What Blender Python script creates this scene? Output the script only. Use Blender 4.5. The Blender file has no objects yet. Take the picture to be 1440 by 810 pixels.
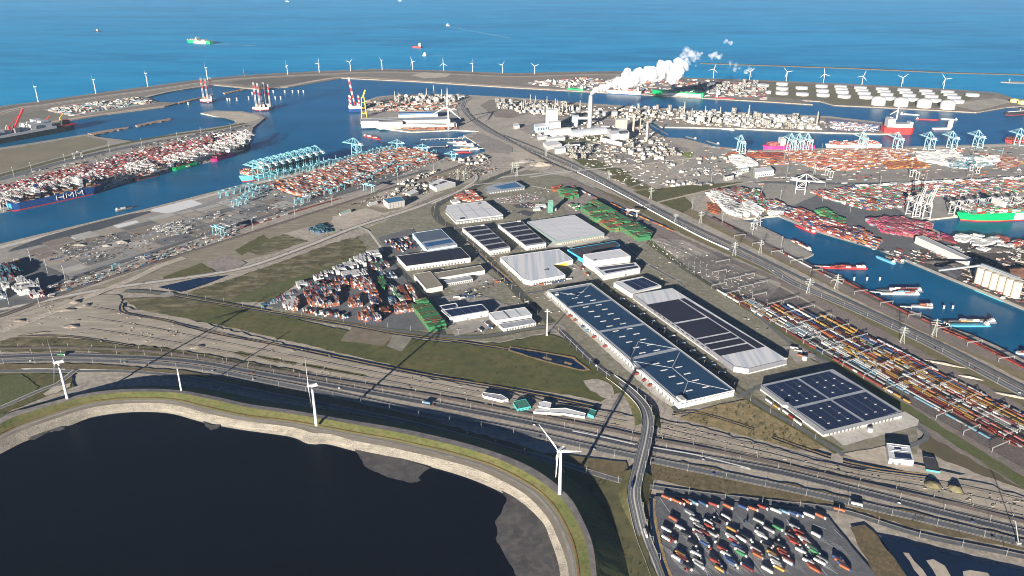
import bpy, bmesh, math, random
from mathutils import Vector, noise
from mathutils.geometry import tessellate_polygon
random.seed(7)
sc = bpy.context.scene
C = sc.collection
R = math.radians

# ---------------------------------------------------------------- camera, sky, sun, exposure
FOC, PITCH, CAMH = 1100.0, R(22.9), 700.0
cam = bpy.data.cameras.new('camera'); cam_o = bpy.data.objects.new('camera', cam); C.objects.link(cam_o)
cam.sensor_width = 36; cam.lens = FOC / 1440 * 36; cam.clip_start = 5; cam.clip_end = 400000
cam_o.location = (0, 0, CAMH); cam_o.rotation_euler = (R(90) - PITCH, 0, 0)
sc.camera = cam_o
SUN_EL, SUN_AZ = R(11.6), R(23.0)          # light travels towards azimuth 23 deg right of the view direction
world = bpy.data.worlds.new('World'); sc.world = world; world.use_nodes = True
wn = world.node_tree.nodes; wl = world.node_tree.links
sky = wn.new('ShaderNodeTexSky'); sky.sky_type = 'NISHITA'; sky.sun_disc = False
sky.sun_elevation = SUN_EL; sky.sun_rotation = SUN_AZ + math.pi; sky.altitude = 700; sky.air_density = 0.28; sky.dust_density = 0.0; sky.ozone_density = 4.0
bg = wn['Background']; bg.inputs['Strength'].default_value = 0.05
wl.new(sky.outputs[0], bg.inputs['Color'])
sun = bpy.data.lights.new('sun', 'SUN'); sun_o = bpy.data.objects.new('sun', sun); C.objects.link(sun_o)
sun.energy = 5.0; sun.angle = R(0.53); sun.color = (1.0, 0.915, 0.79)
sd = Vector((math.sin(SUN_AZ) * math.cos(SUN_EL), math.cos(SUN_AZ) * math.cos(SUN_EL), -math.sin(SUN_EL)))
sun_o.rotation_euler = sd.to_track_quat('-Z', 'Y').to_euler(); sun_o.location = (-800, -1500, 900)
vs = sc.view_settings; vs.view_transform = 'Standard'; vs.look = 'None'; vs.exposure = 1.68; vs.gamma = 1.0; vs.use_curve_mapping = False
sc.cycles.max_bounces = 5; sc.cycles.diffuse_bounces = 2; sc.cycles.glossy_bounces = 2; sc.cycles.volume_bounces = 3
sc.cycles.transparent_max_bounces = 6; sc.cycles.filter_width = 1.0; sc.cycles.use_denoising = True

# ---------------------------------------------------------------- survey: photograph pixel -> point on a level plane
CP, SP = math.cos(PITCH), math.sin(PITCH)
def G(px, py, z=0.0):
    a = (px - 720) / FOC; b = -(py - 405) / FOC
    t = (CAMH - z) / (SP - b * CP)
    return Vector((a * t, (CP + b * SP) * t, z))
def GL(pts, z=0.0): return [G(x, y, z) for x, y in pts]

# ---------------------------------------------------------------- materials
MATS = {}; ALBEDO = [1.33]     # weathered sand, gravel and paving are pale; set to 1 once the ground is done
def lin(c):
    return tuple((v / 12.92 if v <= .04045 else ((v + .055) / 1.055) ** 2.4) for v in [k / 255 for k in c])
def mat(name, col, rough=.85, col2=None, scale=.02, metallic=0, spec=.3, col3=None, scale3=.2, detail=6, bump=0, stretch=None, mixlo=.35, mixhi=.65):
    """procedural: two colours by large noise, third by fine noise; colours are linear base colours"""
    if name in MATS: return MATS[name]
    sc_ = lambda c: None if c is None else tuple(min(v * ALBEDO[0], .62) for v in c)
    col, col2, col3 = sc_(col), sc_(col2), sc_(col3)
    m = bpy.data.materials.new(name); m.use_nodes = True; MATS[name] = m
    n = m.node_tree.nodes; l = m.node_tree.links; b = n['Principled BSDF']
    b.inputs['Roughness'].default_value = rough; b.inputs['Metallic'].default_value = metallic
    b.inputs['Specular IOR Level'].default_value = spec
    geo = n.new('ShaderNodeNewGeometry'); src = geo.outputs['Position']
    if stretch:
        mp = n.new('ShaderNodeMapping'); mp.inputs['Rotation'].default_value = (0, 0, stretch[0]); mp.inputs['Scale'].default_value = (stretch[1], stretch[2], 1)
        l.new(src, mp.inputs[0]); src = mp.outputs[0]
    def layer(prev, c, sca, lo, hi, det):
        t = n.new('ShaderNodeTexNoise'); t.inputs['Scale'].default_value = sca; t.inputs['Detail'].default_value = det; t.inputs['Roughness'].default_value = .62
        l.new(src, t.inputs['Vector'])
        mr = n.new('ShaderNodeMapRange'); mr.inputs[1].default_value = lo; mr.inputs[2].default_value = hi; l.new(t.outputs[0], mr.inputs[0])
        mx = n.new('ShaderNodeMix'); mx.data_type = 'RGBA'
        l.new(mr.outputs[0], mx.inputs[0]); mx.inputs[7].default_value = (*c, 1)
        if isinstance(prev, tuple): mx.inputs[6].default_value = (*prev, 1)
        else: l.new(prev, mx.inputs[6])
        return mx.outputs[2], t
    out = col; t = None
    if col2 is None: col2 = tuple(v * .78 for v in col)
    out, t = layer(out, col2, scale, mixlo, mixhi, detail)
    if col3: out, t = layer(out, col3, scale3, .45, .75, 4)
    l.new(out, b.inputs['Base Color'])
    if bump:
        bp = n.new('ShaderNodeBump'); bp.inputs['Strength'].default_value = 1; bp.inputs['Distance'].default_value = bump
        l.new(t.outputs[0], bp.inputs['Height']); l.new(bp.outputs[0], b.inputs['Normal'])
    return m

def water_mat(name, col, col2, scale, rough, bscale, bdist, spec=.5, c3=None):
    m = mat(name, col, rough, col2, scale, spec=spec, stretch=(R(8), .3, 1.0), mixlo=.38, mixhi=.62, col3=c3, scale3=.006)
    n = m.node_tree.nodes; l = m.node_tree.links; b = n['Principled BSDF']; b.inputs['IOR'].default_value = 1.33
    geo = n['Geometry']
    t = n.new('ShaderNodeTexNoise'); t.inputs['Scale'].default_value = bscale; t.inputs['Detail'].default_value = 5; l.new(geo.outputs['Position'], t.inputs['Vector'])
    bp = n.new('ShaderNodeBump'); bp.inputs['Strength'].default_value = 1; bp.inputs['Distance'].default_value = bdist
    l.new(t.outputs[0], bp.inputs['Height']); l.new(bp.outputs[0], b.inputs['Normal'])
    return m

# ---------------------------------------------------------------- mesh helpers
class MB:
    def __init__(s): s.v = []; s.f = []; s.m = []; s.mi = 0
    def face(s, pts):
        i = len(s.v); s.v += [tuple(p) for p in pts]; s.f.append(tuple(range(i, i + len(pts)))); s.m.append(s.mi)
    def prism(s, poly, z0, z1, bottom=False, top=True):
        """poly: xy list counter-clockwise; z0/z1 numbers"""
        n = len(poly); i = len(s.v)
        s.v += [(p[0], p[1], z0) for p in poly] + [(p[0], p[1], z1) for p in poly]
        for k in range(n):
            j = (k + 1) % n; s.f.append((i + k, i + j, i + n + j, i + n + k)); s.m.append(s.mi)
        if top: s.f.append(tuple(i + n + k for k in range(n))); s.m.append(s.mi)
        if bottom: s.f.append(tuple(i + k for k in reversed(range(n)))); s.m.append(s.mi)
    def box(s, cx, cy, z0, sx, sy, sz, a=0.0, bottom=True):
        ca, sa = math.cos(a), math.sin(a)
        s.prism([(cx + ca * x - sa * y, cy + sa * x + ca * y) for x, y in ((-sx / 2, -sy / 2), (sx / 2, -sy / 2), (sx / 2, sy / 2), (-sx / 2, sy / 2))], z0, z0 + sz, bottom)
    def cyl(s, cx, cy, z0, z1, r0, r1=None, n=12, top=True):
        r1 = r0 if r1 is None else r1; i = len(s.v)
        for z, r in ((z0, r0), (z1, r1)):
            s.v += [(cx + r * math.cos(2 * math.pi * k / n), cy + r * math.sin(2 * math.pi * k / n), z) for k in range(n)]
        for k in range(n):
            j = (k + 1) % n; s.f.append((i + k, i + j, i + n + j, i + n + k)); s.m.append(s.mi)
        if top: s.f.append(tuple(i + n + k for k in range(n))); s.m.append(s.mi)
    def lathe(s, prof, cx=0, cy=0, n=16):
        i = len(s.v)
        for r, z in prof: s.v += [(cx + r * math.cos(2 * math.pi * k / n), cy + r * math.sin(2 * math.pi * k / n), z) for k in range(n)]
        for q in range(len(prof) - 1):
            for k in range(n):
                j = (k + 1) % n; s.f.append((i + q * n + k, i + q * n + j, i + (q + 1) * n + j, i + (q + 1) * n + k)); s.m.append(s.mi)
    def bar(s, p, q, w, h=None):
        """square bar from p to q"""
        p, q = Vector(p), Vector(q); d = (q - p)
        if d.length < 1e-6: return
        d.normalize(); up = Vector((0, 0, 1)) if abs(d.z) < .95 else Vector((0, 1, 0))
        x = d.cross(up).normalized() * (w / 2); y = x.cross(d).normalized() * ((h or w) / 2); i = len(s.v)
        for c in (p, q):
            for a, b in ((-1, -1), (1, -1), (1, 1), (-1, 1)): s.v.append(tuple(c + x * a + y * b))
        for k in range(4):
            j = (k + 1) % 4; s.f.append((i + k, i + j, i + 4 + j, i + 4 + k)); s.m.append(s.mi)
        s.f.append((i + 3, i + 2, i + 1, i)); s.f.append((i + 4, i + 5, i + 6, i + 7)); s.m += [s.mi, s.mi]
    def mesh(s, name, mats):
        me = bpy.data.meshes.new(name); me.from_pydata(s.v, [], s.f)
        for mm in (mats if isinstance(mats, (list, tuple)) else [mats]): me.materials.append(mm)
        if any(s.m): me.polygons.foreach_set('material_index', s.m)
        me.update(); return me
def link(name, me, parent=None, loc=None, rz=None, scale=None):
    o = bpy.data.objects.new(name, me); C.objects.link(o)
    if parent is not None: o.parent = parent
    if loc is not None: o.location = loc
    if rz is not None: o.rotation_euler[2] = rz
    if scale is not None: o.scale = scale if isinstance(scale, (tuple, list)) else (scale,) * 3
    return o
def obj(name, mb, mats, parent=None, **k): return link(name, mb.mesh(name, mats), parent, **k)
def tag(o, label=None, cat=None, group=None, kind=None):
    if label: o['label'] = label
    if cat: o['category'] = cat
    if group: o['group'] = group
    if kind: o['kind'] = kind
    return o
def empty(name, loc, rz=0, label=None, cat=None, group=None):
    o = bpy.data.objects.new(name, None); C.objects.link(o); o.location = loc; o.rotation_euler[2] = rz; o.empty_display_size = 1
    return tag(o, label, cat, group)
def shade_smooth(o):
    o.data.polygons.foreach_set('use_smooth', [True] * len(o.data.polygons)); return o

# ---------------------------------------------------------------- ground patches: every sheet lies a little above the one before
LAYER = [0.04]; PATCHES = []
def inside(poly, x, y):
    c = False; j = len(poly) - 1
    for i in range(len(poly)):
        xi, yi = poly[i][0], poly[i][1]; xj, yj = poly[j][0], poly[j][1]
        if (yi > y) != (yj > y) and x < (xj - xi) * (y - yi) / (yj - yi) + xi: c = not c
        j = i
    return c
def ground_z(x, y):
    best = 0.0
    for poly, z, bb in PATCHES:
        if z > best and bb[0] <= x <= bb[1] and bb[2] <= y <= bb[3] and inside(poly, x, y): best = z
    return best
def reg(poly, z):
    xs = [p[0] for p in poly]; ys = [p[1] for p in poly]; PATCHES.append((poly, z, (min(xs), max(xs), min(ys), max(ys))))
def rough_edge(poly, seg, amp):
    out = []; n = len(poly)
    for i in range(n):
        a, b = poly[i], poly[(i + 1) % n]; k = max(1, min(60, int((b - a).length / seg)))
        for q in range(k):
            p = a.lerp(b, q / k)
            if q or k == 1: p = p + Vector((random.uniform(-amp, amp), random.uniform(-amp, amp), 0))
            out.append(p)
    return out
def patch(name, pts, m, amp=0.0, seg=12, kind='structure', depth=0.0, world_pts=False):
    """flat sheet of ground traced on the plane z=0"""
    LAYER[0] += .009; z = LAYER[0]
    poly = [Vector((p[0], p[1], 0)) for p in pts] if world_pts else GL(pts)
    if amp: poly = rough_edge(poly, seg, amp)
    area = sum(poly[i - 1].x * poly[i].y - poly[i].x * poly[i - 1].y for i in range(len(poly)))
    if area < 0: poly.reverse()
    tris = tessellate_polygon([poly]); me = bpy.data.meshes.new(name)
    vs_ = [(p.x, p.y, z) for p in poly]; fs = [tuple(t) for t in tris]
    if depth:
        n = len(poly); vs_ += [(p.x, p.y, -depth) for p in poly]
        fs += [(k, n + k, n + (k + 1) % n, (k + 1) % n) for k in range(n)]
    me.from_pydata(vs_, [], fs); me.materials.append(m); me.update()
    bm = bmesh.new(); bm.from_mesh(me); bmesh.ops.recalc_face_normals(bm, faces=bm.faces)
    if not depth and bm.faces and sum(f.normal.z * f.calc_area() for f in bm.faces) < 0: bmesh.ops.reverse_faces(bm, faces=bm.faces)
    bm.to_mesh(me); bm.free()
    o = link(name, me); tag(o, kind=kind); reg(poly, z); return o
def smooth(pts, step=12.0):
    """Catmull-Rom through ground points"""
    out = []; n = len(pts)
    for i in range(n - 1):
        p0 = pts[max(i - 1, 0)]; p1 = pts[i]; p2 = pts[i + 1]; p3 = pts[min(i + 2, n - 1)]
        k = max(1, int((p2 - p1).length / step))
        for q in range(k):
            t = q / k
            out.append(.5 * ((2 * p1) + (p2 - p0) * t + (2 * p0 - 5 * p1 + 4 * p2 - p3) * t * t + (3 * p1 - p0 - 3 * p2 + p3) * t ** 3))
    out.append(pts[-1]); return out
def offset(path, d):
    """shift a path to its right by d metres"""
    out = []
    for i, p in enumerate(path):
        a = path[max(i - 1, 0)]; b = path[min(i + 1, len(path) - 1)]; t = (b - a); t.z = 0; t.normalize()
        out.append(Vector((p.x + t.y * d, p.y - t.x * d, p.z)))
    return out
def strip(name, path, w, m, off=0.0, kind='structure', z=None, register=True, amp=0.0):
    """ribbon of ground along a path; z None = next layer on the level ground"""
    if z is None: LAYER[0] += .009; zz = LAYER[0]
    L = offset(path, off - w / 2); Rr = offset(path, off + w / 2)
    if amp:
        for q in (L, Rr):
            for p in q: p.x += random.uniform(-amp, amp); p.y += random.uniform(-amp, amp)
    if z is None:
        for p in L + Rr: p.z = zz
    else:
        for p in L + Rr: p.z += z
    n = len(L); me = bpy.data.meshes.new(name)
    me.from_pydata([tuple(p) for p in L + Rr], [], [(i, n + i, n + i + 1, i + 1) for i in range(n - 1)]); me.materials.append(m); me.update()
    o = link(name, me); tag(o, kind=kind)
    if register and z is None: reg(Rr + L[::-1], zz)
    return o
def at_path(path, step, start=0.0):
    """points with heading every step metres"""
    acc = start; out = []
    for a, b in zip(path, path[1:]):
        d = (b - a).length
        while acc < d:
            out.append((a.lerp(b, acc / d), math.atan2(b.y - a.y, b.x - a.x))); acc += step
        acc -= d
    return out

# ================================================================ SETTING
def P(*fl):
    """flat list x,y,x,y.. -> list of pixel pairs"""
    return [(fl[i], fl[i + 1]) for i in range(0, len(fl), 2)]
def Z(ox, oy, s, *fl):
    """points read in an enlarged crop of the photograph (origin ox,oy, enlargement s)"""
    return [(ox + fl[i] / s, oy + fl[i + 1] / s) for i in range(0, len(fl), 2)]

SOIL = mat('sandy_soil', (0.264, 0.236, 0.202), .95, (0.178, 0.16, 0.139), .012, col3=(0.372, 0.333, 0.279), scale3=.11)
SOIL2 = mat('pale_sand', (0.378, 0.329, 0.266), .95, (0.28, 0.245, 0.203), .02, col3=(0.21, 0.189, 0.161), scale3=.13)
SOILD = mat('brown_soil', (0.155, 0.132, 0.112), .95, (0.109, 0.093, 0.0775), .02, col3=(0.232, 0.202, 0.171), scale3=.15)
GRASS = mat('dry_grass', (.062, .064, .022), .95, (.095, .082, .036), .018, col3=(.034, .038, .015), scale3=.12, bump=.4)
GRASSG = mat('green_grass', (.062, .075, .026), .95, (.085, .088, .038), .03, col3=(.045, .055, .02), scale3=.3, bump=.3)
HEATH = mat('heath', (.05, .047, .022), .95, (.08, .07, .034), .03, col3=(.2, .175, .11), scale3=.05, stretch=(R(-25), .5, 1), bump=.5)
DIKEG = mat('dike_grass', (.075, .088, .026), .95, (.11, .098, .038), .03, col3=(.045, .055, .018), scale3=.15, bump=.4)
TAN = mat('dry_reed', (.24, .165, .08), .95, (.16, .11, .055), .05, col3=(.3, .22, .12), scale3=.3, bump=.8)
ASPH = mat('asphalt', (0.0938, 0.0975, 0.104), .85, (0.0688, 0.0725, 0.0788), .03, col3=(0.119, 0.122, 0.125), scale3=.25)
ASPHD = mat('dark_asphalt', (0.0504, 0.054, 0.066), .85, (0.036, 0.0396, 0.0504), .03, col3=(0.072, 0.0756, 0.084), scale3=.2)
YARD = mat('terminal_paving', (.225, .21, .188), .88, (.165, .155, .14), .01, col3=(.28, .262, .235), scale3=.07)
YARDB = mat('brown_paving', (0.192, 0.168, 0.152), .9, (0.136, 0.123, 0.12), .012, col3=(0.264, 0.24, 0.208), scale3=.09)
CONC = mat('concrete', (0.375, 0.356, 0.319), .85, (0.288, 0.275, 0.25), .04, col3=(0.438, 0.419, 0.375), scale3=.2)
CONCW = mat('white_concrete', (.62, .6, .55), .8, (.5, .48, .44), .05)
BALL = mat('rail_ballast', (0.15, 0.123, 0.108), .95, (0.112, 0.0945, 0.087), .02, col3=(0.21, 0.18, 0.158), scale3=.3, bump=.3)
RAIL = mat('rail_steel', (.2, .17, .15), .5, (.12, .1, .09), .1, metallic=.4)
PAINT = mat('road_paint', (.7, .7, .68), .7, (.5, .5, .48), .2)
RUBBLE = mat('rubble', (.2, .18, .148), .95, (.13, .118, .097), .08, col3=(.26, .235, .195), scale3=.5, bump=.8)
COAL = mat('coal_ground', (0.055, 0.0473, 0.0462), .95, (0.033, 0.0297, 0.0308), .03, col3=(0.0935, 0.0825, 0.077), scale3=.15, bump=.5)
ORE = mat('iron_ore', (.13, .065, .045), .95, (.09, .045, .033), .05, bump=.5)
MUD = mat('grey_mud', (.075, .07, .065), .6, (.045, .043, .043), .03, col3=(.11, .1, .09), scale3=.09, spec=.4)
DARKW = mat('hill_dark', (.05, .045, .04), .95, (.07, .06, .05), .03)

SEA = water_mat('sea_water', (.0, .2, .385), (.0, .135, .29), .0011, .4, .03, .5, spec=.06, c3=(.02, .24, .42))
HARB = water_mat('harbour_water', (.0, .075, .165), (.0, .055, .125), .0025, .3, .05, .3, spec=.12, c3=(.005, .085, .18))
POND = water_mat('basin_water', (.004, .005, .0105), (.003, .0036, .0075), .004, .3, .02, .004, spec=.15)
DITCH = water_mat('ditch_water', (.006, .016, .042), (.005, .012, .03), .01, .1, .2, .02)

SEAZ = -5.0
me = bpy.data.meshes.new('sea'); S = 150000.0
me.from_pydata([(-S, -6000, SEAZ), (S, -6000, SEAZ), (S, S, SEAZ), (-S, S, SEAZ)], [], [(0, 1, 2, 3)]); me.materials.append(SEA)
tag(link('sea', me), kind='structure')

hp = [G(x, y, SEAZ) for x, y in P(-400, 215, 0, 160, 135, 137, 293, 115, 448, 104, 535, 101, 720, 108, 880, 106, 1080, 120, 1330, 133, 1400, 139, 1500, 150, 1900, 190)] + [Vector((4500, -1500, 0)), Vector((-4500, -1500, 0))]
me = bpy.data.meshes.new('harbour_water'); me.from_pydata([(p.x, p.y, SEAZ + .05) for p in hp], [], [tuple(t) for t in tessellate_polygon([hp])]); me.materials.append(HARB); me.update()
bm = bmesh.new(); bm.from_mesh(me)
if sum(f.normal.z for f in bm.faces) < 0: bmesh.ops.reverse_faces(bm, faces=bm.faces)
bm.to_mesh(me); bm.free(); tag(link('harbour_water', me), kind='structure')
def wpoly(*items):
    out = []
    for it in items:
        if isinstance(it, list): out += [G(x, y, SEAZ * .5) for x, y in it]
        else: out.append(Vector(it))
    return [(p.x, p.y) for p in out]
LAYER[0] = -.009
# main land: from the left quay clockwise round the harbour basins to the right edge, closed behind the camera
patch('ground', wpoly((-2600, -900, 0), (-2600, 1500, 0),
    P(-260, 408, 0, 344, 208, 294, 345, 259, 453, 233, 545, 206, 560, 208),
    Z(480, 100, 6, 560, 645, 780, 700, 960, 745, 1040, 735, 1225, 680, 1215, 655, 1120, 600, 1070, 565, 1030, 545, 1165, 512, 960, 500, 590, 517, 300, 480, 160, 440, 165, 350, 200, 255, 300, 220, 440, 205, 900, 195, 1440, 225),
    P(845, 147, 1016, 158, 1080, 160, 1165, 164, 1243, 173, 1284, 179, 1282, 188, 1236, 189, 1135, 186, 1033, 181, 930, 179, 918, 171, 905, 172, 912, 180, 935, 194),
    Z(960, 100, 6, 0, 570, 240, 630, 200, 655, 420, 680),
    P(1080, 211, 1143, 209.5, 1255, 207.5, 1440, 202, 1700, 192), (3600, 3000, 0), (3600, 2050, 0),
    P(1560, 297, 1440, 300, 1346, 305, 1290, 311, 1318, 326, 1343, 336, 1440, 337, 1560, 337), (3300, 1800, 0), (3300, 1400, 0),
    P(1520, 466, 1440, 435, 1350, 398, 1270, 365, 1240, 352, 1148, 325, 1095, 304, 1042, 309, 1068, 318, 1093, 330, 1144, 358, 1128, 366, 1140, 373, 1205, 401, 1243, 424, 1298, 445, 1330, 460, 1368, 473, 1406, 490, 1440, 508, 1600, 590),
    (2600, 800, 0), (2600, -900, 0)), SOIL, depth=7, world_pts=True)
# outer land with the sea wall
patch('sea_defence_land', wpoly((-5200, 4300, 0), (-5200, 3600, 0),
    P(-200, 205, 0, 150, 50, 143.5, 135, 131.5, 208, 122, 293, 110.5, 360, 105, 448, 100.5, 535, 97.5, 623, 99.5, 720, 103.5, 795, 101.5, 880, 100.5, 971, 110, 1080, 113.5, 1205, 119, 1330, 125.5, 1403, 131, 1426, 139, 1520, 146, 1520, 152, 1440, 150, 1416, 151, 1373, 158.5),
    P(1230, 151, 1173, 148.5, 1153, 143, 1127, 141.5, 1143, 147.5, 1080, 143.5, 991, 138.5, 908, 133.5, 830, 129.5, 720, 123.5, 586, 115, 480, 110, 405, 122.5, 360, 125.5, 300, 119.5, 241, 129, 206, 137, 221, 144, 252, 145, 231, 150.5, 150, 161, 68, 174, 0, 186, -200, 222)), SOILD, depth=7, world_pts=True)
# container peninsula on the left
patch('terminal_peninsula', wpoly(P(-200, 245, 0, 208.5, 50, 201, 120, 189.5, 140, 193.5, 190, 199.5, 250, 187.5, 326, 176, 333, 171, 322, 165.5, 301, 163.5, 282, 159.5, 301, 156, 340, 157, 362, 161, 373, 166, 366, 172, 356, 180, 351, 200, 343, 212, 296, 227, 188, 252, 145, 267, 0, 299, -200, 345)), YARD, depth=7, world_pts=True)
SANDBAR = mat('wet_sand', (.24, .17, .13), .8, (.18, .13, .1), .02)
for q in (P(250, 144, 283, 137, 284, 138, 252, 146), Z(0, 100, 6, 1140, 460, 1300, 425, 1440, 400, 1440, 412, 1300, 440, 1160, 470), Z(0, 100, 6, 740, 530, 900, 500, 1080, 474, 1085, 482, 920, 515, 790, 545), Z(240, 90, 6, 440, 245, 620, 210, 625, 218, 460, 252)):
    patch('sandbar', wpoly(q), SANDBAR, depth=7, amp=2, world_pts=True)
patch('breakwater', wpoly(P(985, 88.6, 1100, 92.2, 1200, 95.6, 1330, 101.5, 1520, 107, 1520, 107.9, 1330, 102.6, 1200, 96.7, 1100, 93.2, 985, 89.4)), DARKW, depth=7, amp=2, world_pts=True)
patch('breakwater', wpoly(P(1407, 115.5, 1420, 114.8, 1500, 116.5, 1500, 117.6, 1420, 116.6)), SOILD, depth=7, world_pts=True)
LAYER[0] = .04

# ---- sheets on the outer land
sea_wall = [G(x, y) for x, y in P(-200, 208, 0, 153.5, 50, 146, 135, 134, 208, 124.5, 293, 112.5, 360, 107, 448, 102.6, 535, 99.5, 623, 101.5, 720, 105.5, 795, 103.6, 880, 103, 971, 112.5, 1080, 116, 1205, 122, 1330, 128.5, 1400, 133.5)]
sea_wall_s = smooth(sea_wall, 60)
strip('sea_wall_road', sea_wall_s, 55, mat('dark_basalt', (0.09, 0.075, 0.0705), .95, (0.128, 0.105, 0.093), .01))
PALE = mat('beach_sand', (.4, .31, .24), .95, (.3, .24, .19), .01)
for w, off in ((16, 62), (9, 95)): strip('dike_path', sea_wall_s[:90], w, SOIL2, off)
strip('beach', smooth(GL(P(68, 172, 150, 159.5, 231, 149)), 40), 26, PALE, amp=3)
strip('beach', smooth(GL(P(206, 136, 241, 128, 300, 118.5)), 40), 26, SOIL2, amp=3)
strip('beach', smooth(GL(P(300, 118.5, 360, 124, 405, 121, 480, 109, 586, 113.6, 720, 121.8, 830, 128, 908, 132)), 40), 30, PALE, amp=4)
patch('field', P(0, 163, 60, 155, 90, 163, 40, 172, 0, 180), mat('grey_field', (0.14, 0.129, 0.105), .95, (0.112, 0.101, 0.0812), .008), 6)
patch('field', P(318, 116, 350, 111.5, 448, 106.5, 470, 108, 405, 119, 365, 122), mat('dark_field', (0.105, 0.0924, 0.0812), .95, (0.084, 0.0728, 0.0658), .006), 6)
patch('site_yard', Z(0, 100, 6, 360, 325, 560, 285, 900, 240, 1150, 215, 1220, 240, 1330, 270, 1000, 320, 640, 385, 540, 370), YARD, 5)
patch('site_yard', Z(480, 100, 6, 590, 35, 700, 10, 930, 22, 880, 50, 700, 62), SOIL2, 5)
patch('quay_yard', P(735, 118, 800, 110, 895, 112, 905, 130, 830, 127), YARD, 5)
patch('quay_yard', P(905, 117, 970, 112, 1062, 116, 1080, 140, 990, 136, 905, 131), YARDB, 5)
patch('tank_yard', P(1062, 117, 1085, 116.5, 1330, 129.5, 1370, 137, 1340, 150, 1230, 149, 1173, 147, 1158, 141, 1085, 137), mat('tank_grass', (.115, .105, .066), .95, (.09, .083, .052), .01), 4)
patch('quay_yard', P(1330, 146, 1400, 138, 1425, 143, 1373, 156), SOIL, 4)
# ---- sheets on the left peninsula
patch('field', P(0, 211, 50, 203, 118, 191, 150, 198, 150, 203, 100, 216, 0, 244, -150, 275, -150, 245), mat('olive_field', (0.169, 0.142, 0.101), .95, (0.135, 0.119, 0.081), .004, col3=(0.101, 0.101, 0.0675), scale3=.006), 5)
patch('sand_spit', P(300, 163, 290, 159.5, 303, 156.8, 338, 158, 360, 162, 368, 166, 350, 172, 330, 176, 335, 171), SOIL2, 3)
strip('terminal_road', smooth(GL(P(-100, 271, 0, 247, 100, 220, 200, 197, 300, 182, 345, 173)), 40), 34, GRASS)
strip('terminal_road', smooth(GL(P(-100, 277, 0, 252, 100, 225, 200, 203, 300, 187, 350, 176)), 40), 40, ASPH)
strip('quay_apron', smooth(GL(P(-100, 322, 0, 296, 145, 264, 188, 249, 296, 224.5, 342, 209.5, 350, 199)), 40), 26, CONC, off=-14)

# ---- main land: harbour yards
patch('terminal_paving', P(0, 348, 208, 297, 345, 262, 453, 236, 545, 209, 590, 216, 640, 224, 590, 244, 510, 268, 430, 293, 330, 327, 240, 355, 120, 393, 0, 440, -200, 500, -250, 420), YARD, 4)
strip('quay_apron', smooth(GL(P(-150, 384, 0, 346, 208, 296, 345, 260.5, 453, 234.5, 545, 207.5)), 40), 22, CONC, off=12)
strip('quay_apron', smooth(GL(P(548, 206, 610, 218, 640, 223.5)), 30), 20, CONC, off=8)
patch('dark_paving', Z(0, 200, 6, 360, 800, 760, 690, 1100, 605, 1260, 580, 1280, 592, 900, 720, 500, 830, 60, 930, 100, 900), ASPHD, 1)
patch('concrete_slab', Z(0, 200, 4, 850, 378, 1075, 322, 1140, 348, 950, 402, 860, 390), mat('new_concrete', (.62, .61, .58), .8, (.5, .49, .47), .03), 1)
for q in ((635, 470, 710, 452, 740, 462, 665, 484), (700, 455, 765, 440, 785, 450, 725, 468), (445, 522, 490, 513, 510, 523, 465, 535), (395, 536, 435, 526, 460, 538, 420, 548)):
    patch('concrete_slab', Z(0, 200, 4, *q), MATS['new_concrete'], 1)
patch('ore_patch', Z(0, 200, 4, 345, 550, 390, 538, 410, 548, 365, 560), ORE, 1)
patch('stacking_yard', Z(0, 200, 4, 940, 410, 1150, 352, 1440, 420, 1440, 470, 1200, 500, 1100, 495), mat('grey_stack_paving', (0.15, 0.15, 0.158), .9, (0.21, 0.207, 0.203), .04, stretch=(R(-24), 1, .12)), 1)
patch('stacking_yard', Z(240, 180, 6, 300, 640, 560, 500, 900, 470, 1180, 600, 1000, 650, 700, 740, 500, 810, 100, 810, 0, 740, 240, 650), MATS['grey_stack_paving'], 1)
patch('storage_yard', Z(0, 200, 4, 260, 600, 560, 530, 830, 470, 940, 500, 1110, 520, 900, 590, 480, 690, 240, 640), YARDB, 3)
patch('storage_yard', Z(0, 330, 6, 400, 160, 690, 75, 900, 150, 690, 240, 470, 150), SOIL, 2)
patch('depot_paving', P(0, 375, 40, 362, 100, 390, 70, 420, 0, 440, -120, 470, -120, 400), ASPH, 1)
patch('blue_tarpaulin', Z(0, 330, 6, 400, 210, 540, 185, 575, 205, 450, 250), mat('blue_sheet', (.015, .07, .24), .6, (.012, .055, .19), .1), 0)
patch('stacking_yard', P(370, 262, 455, 240, 560, 212, 612, 222, 560, 248, 480, 272, 440, 285), ASPH, 1)

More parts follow.
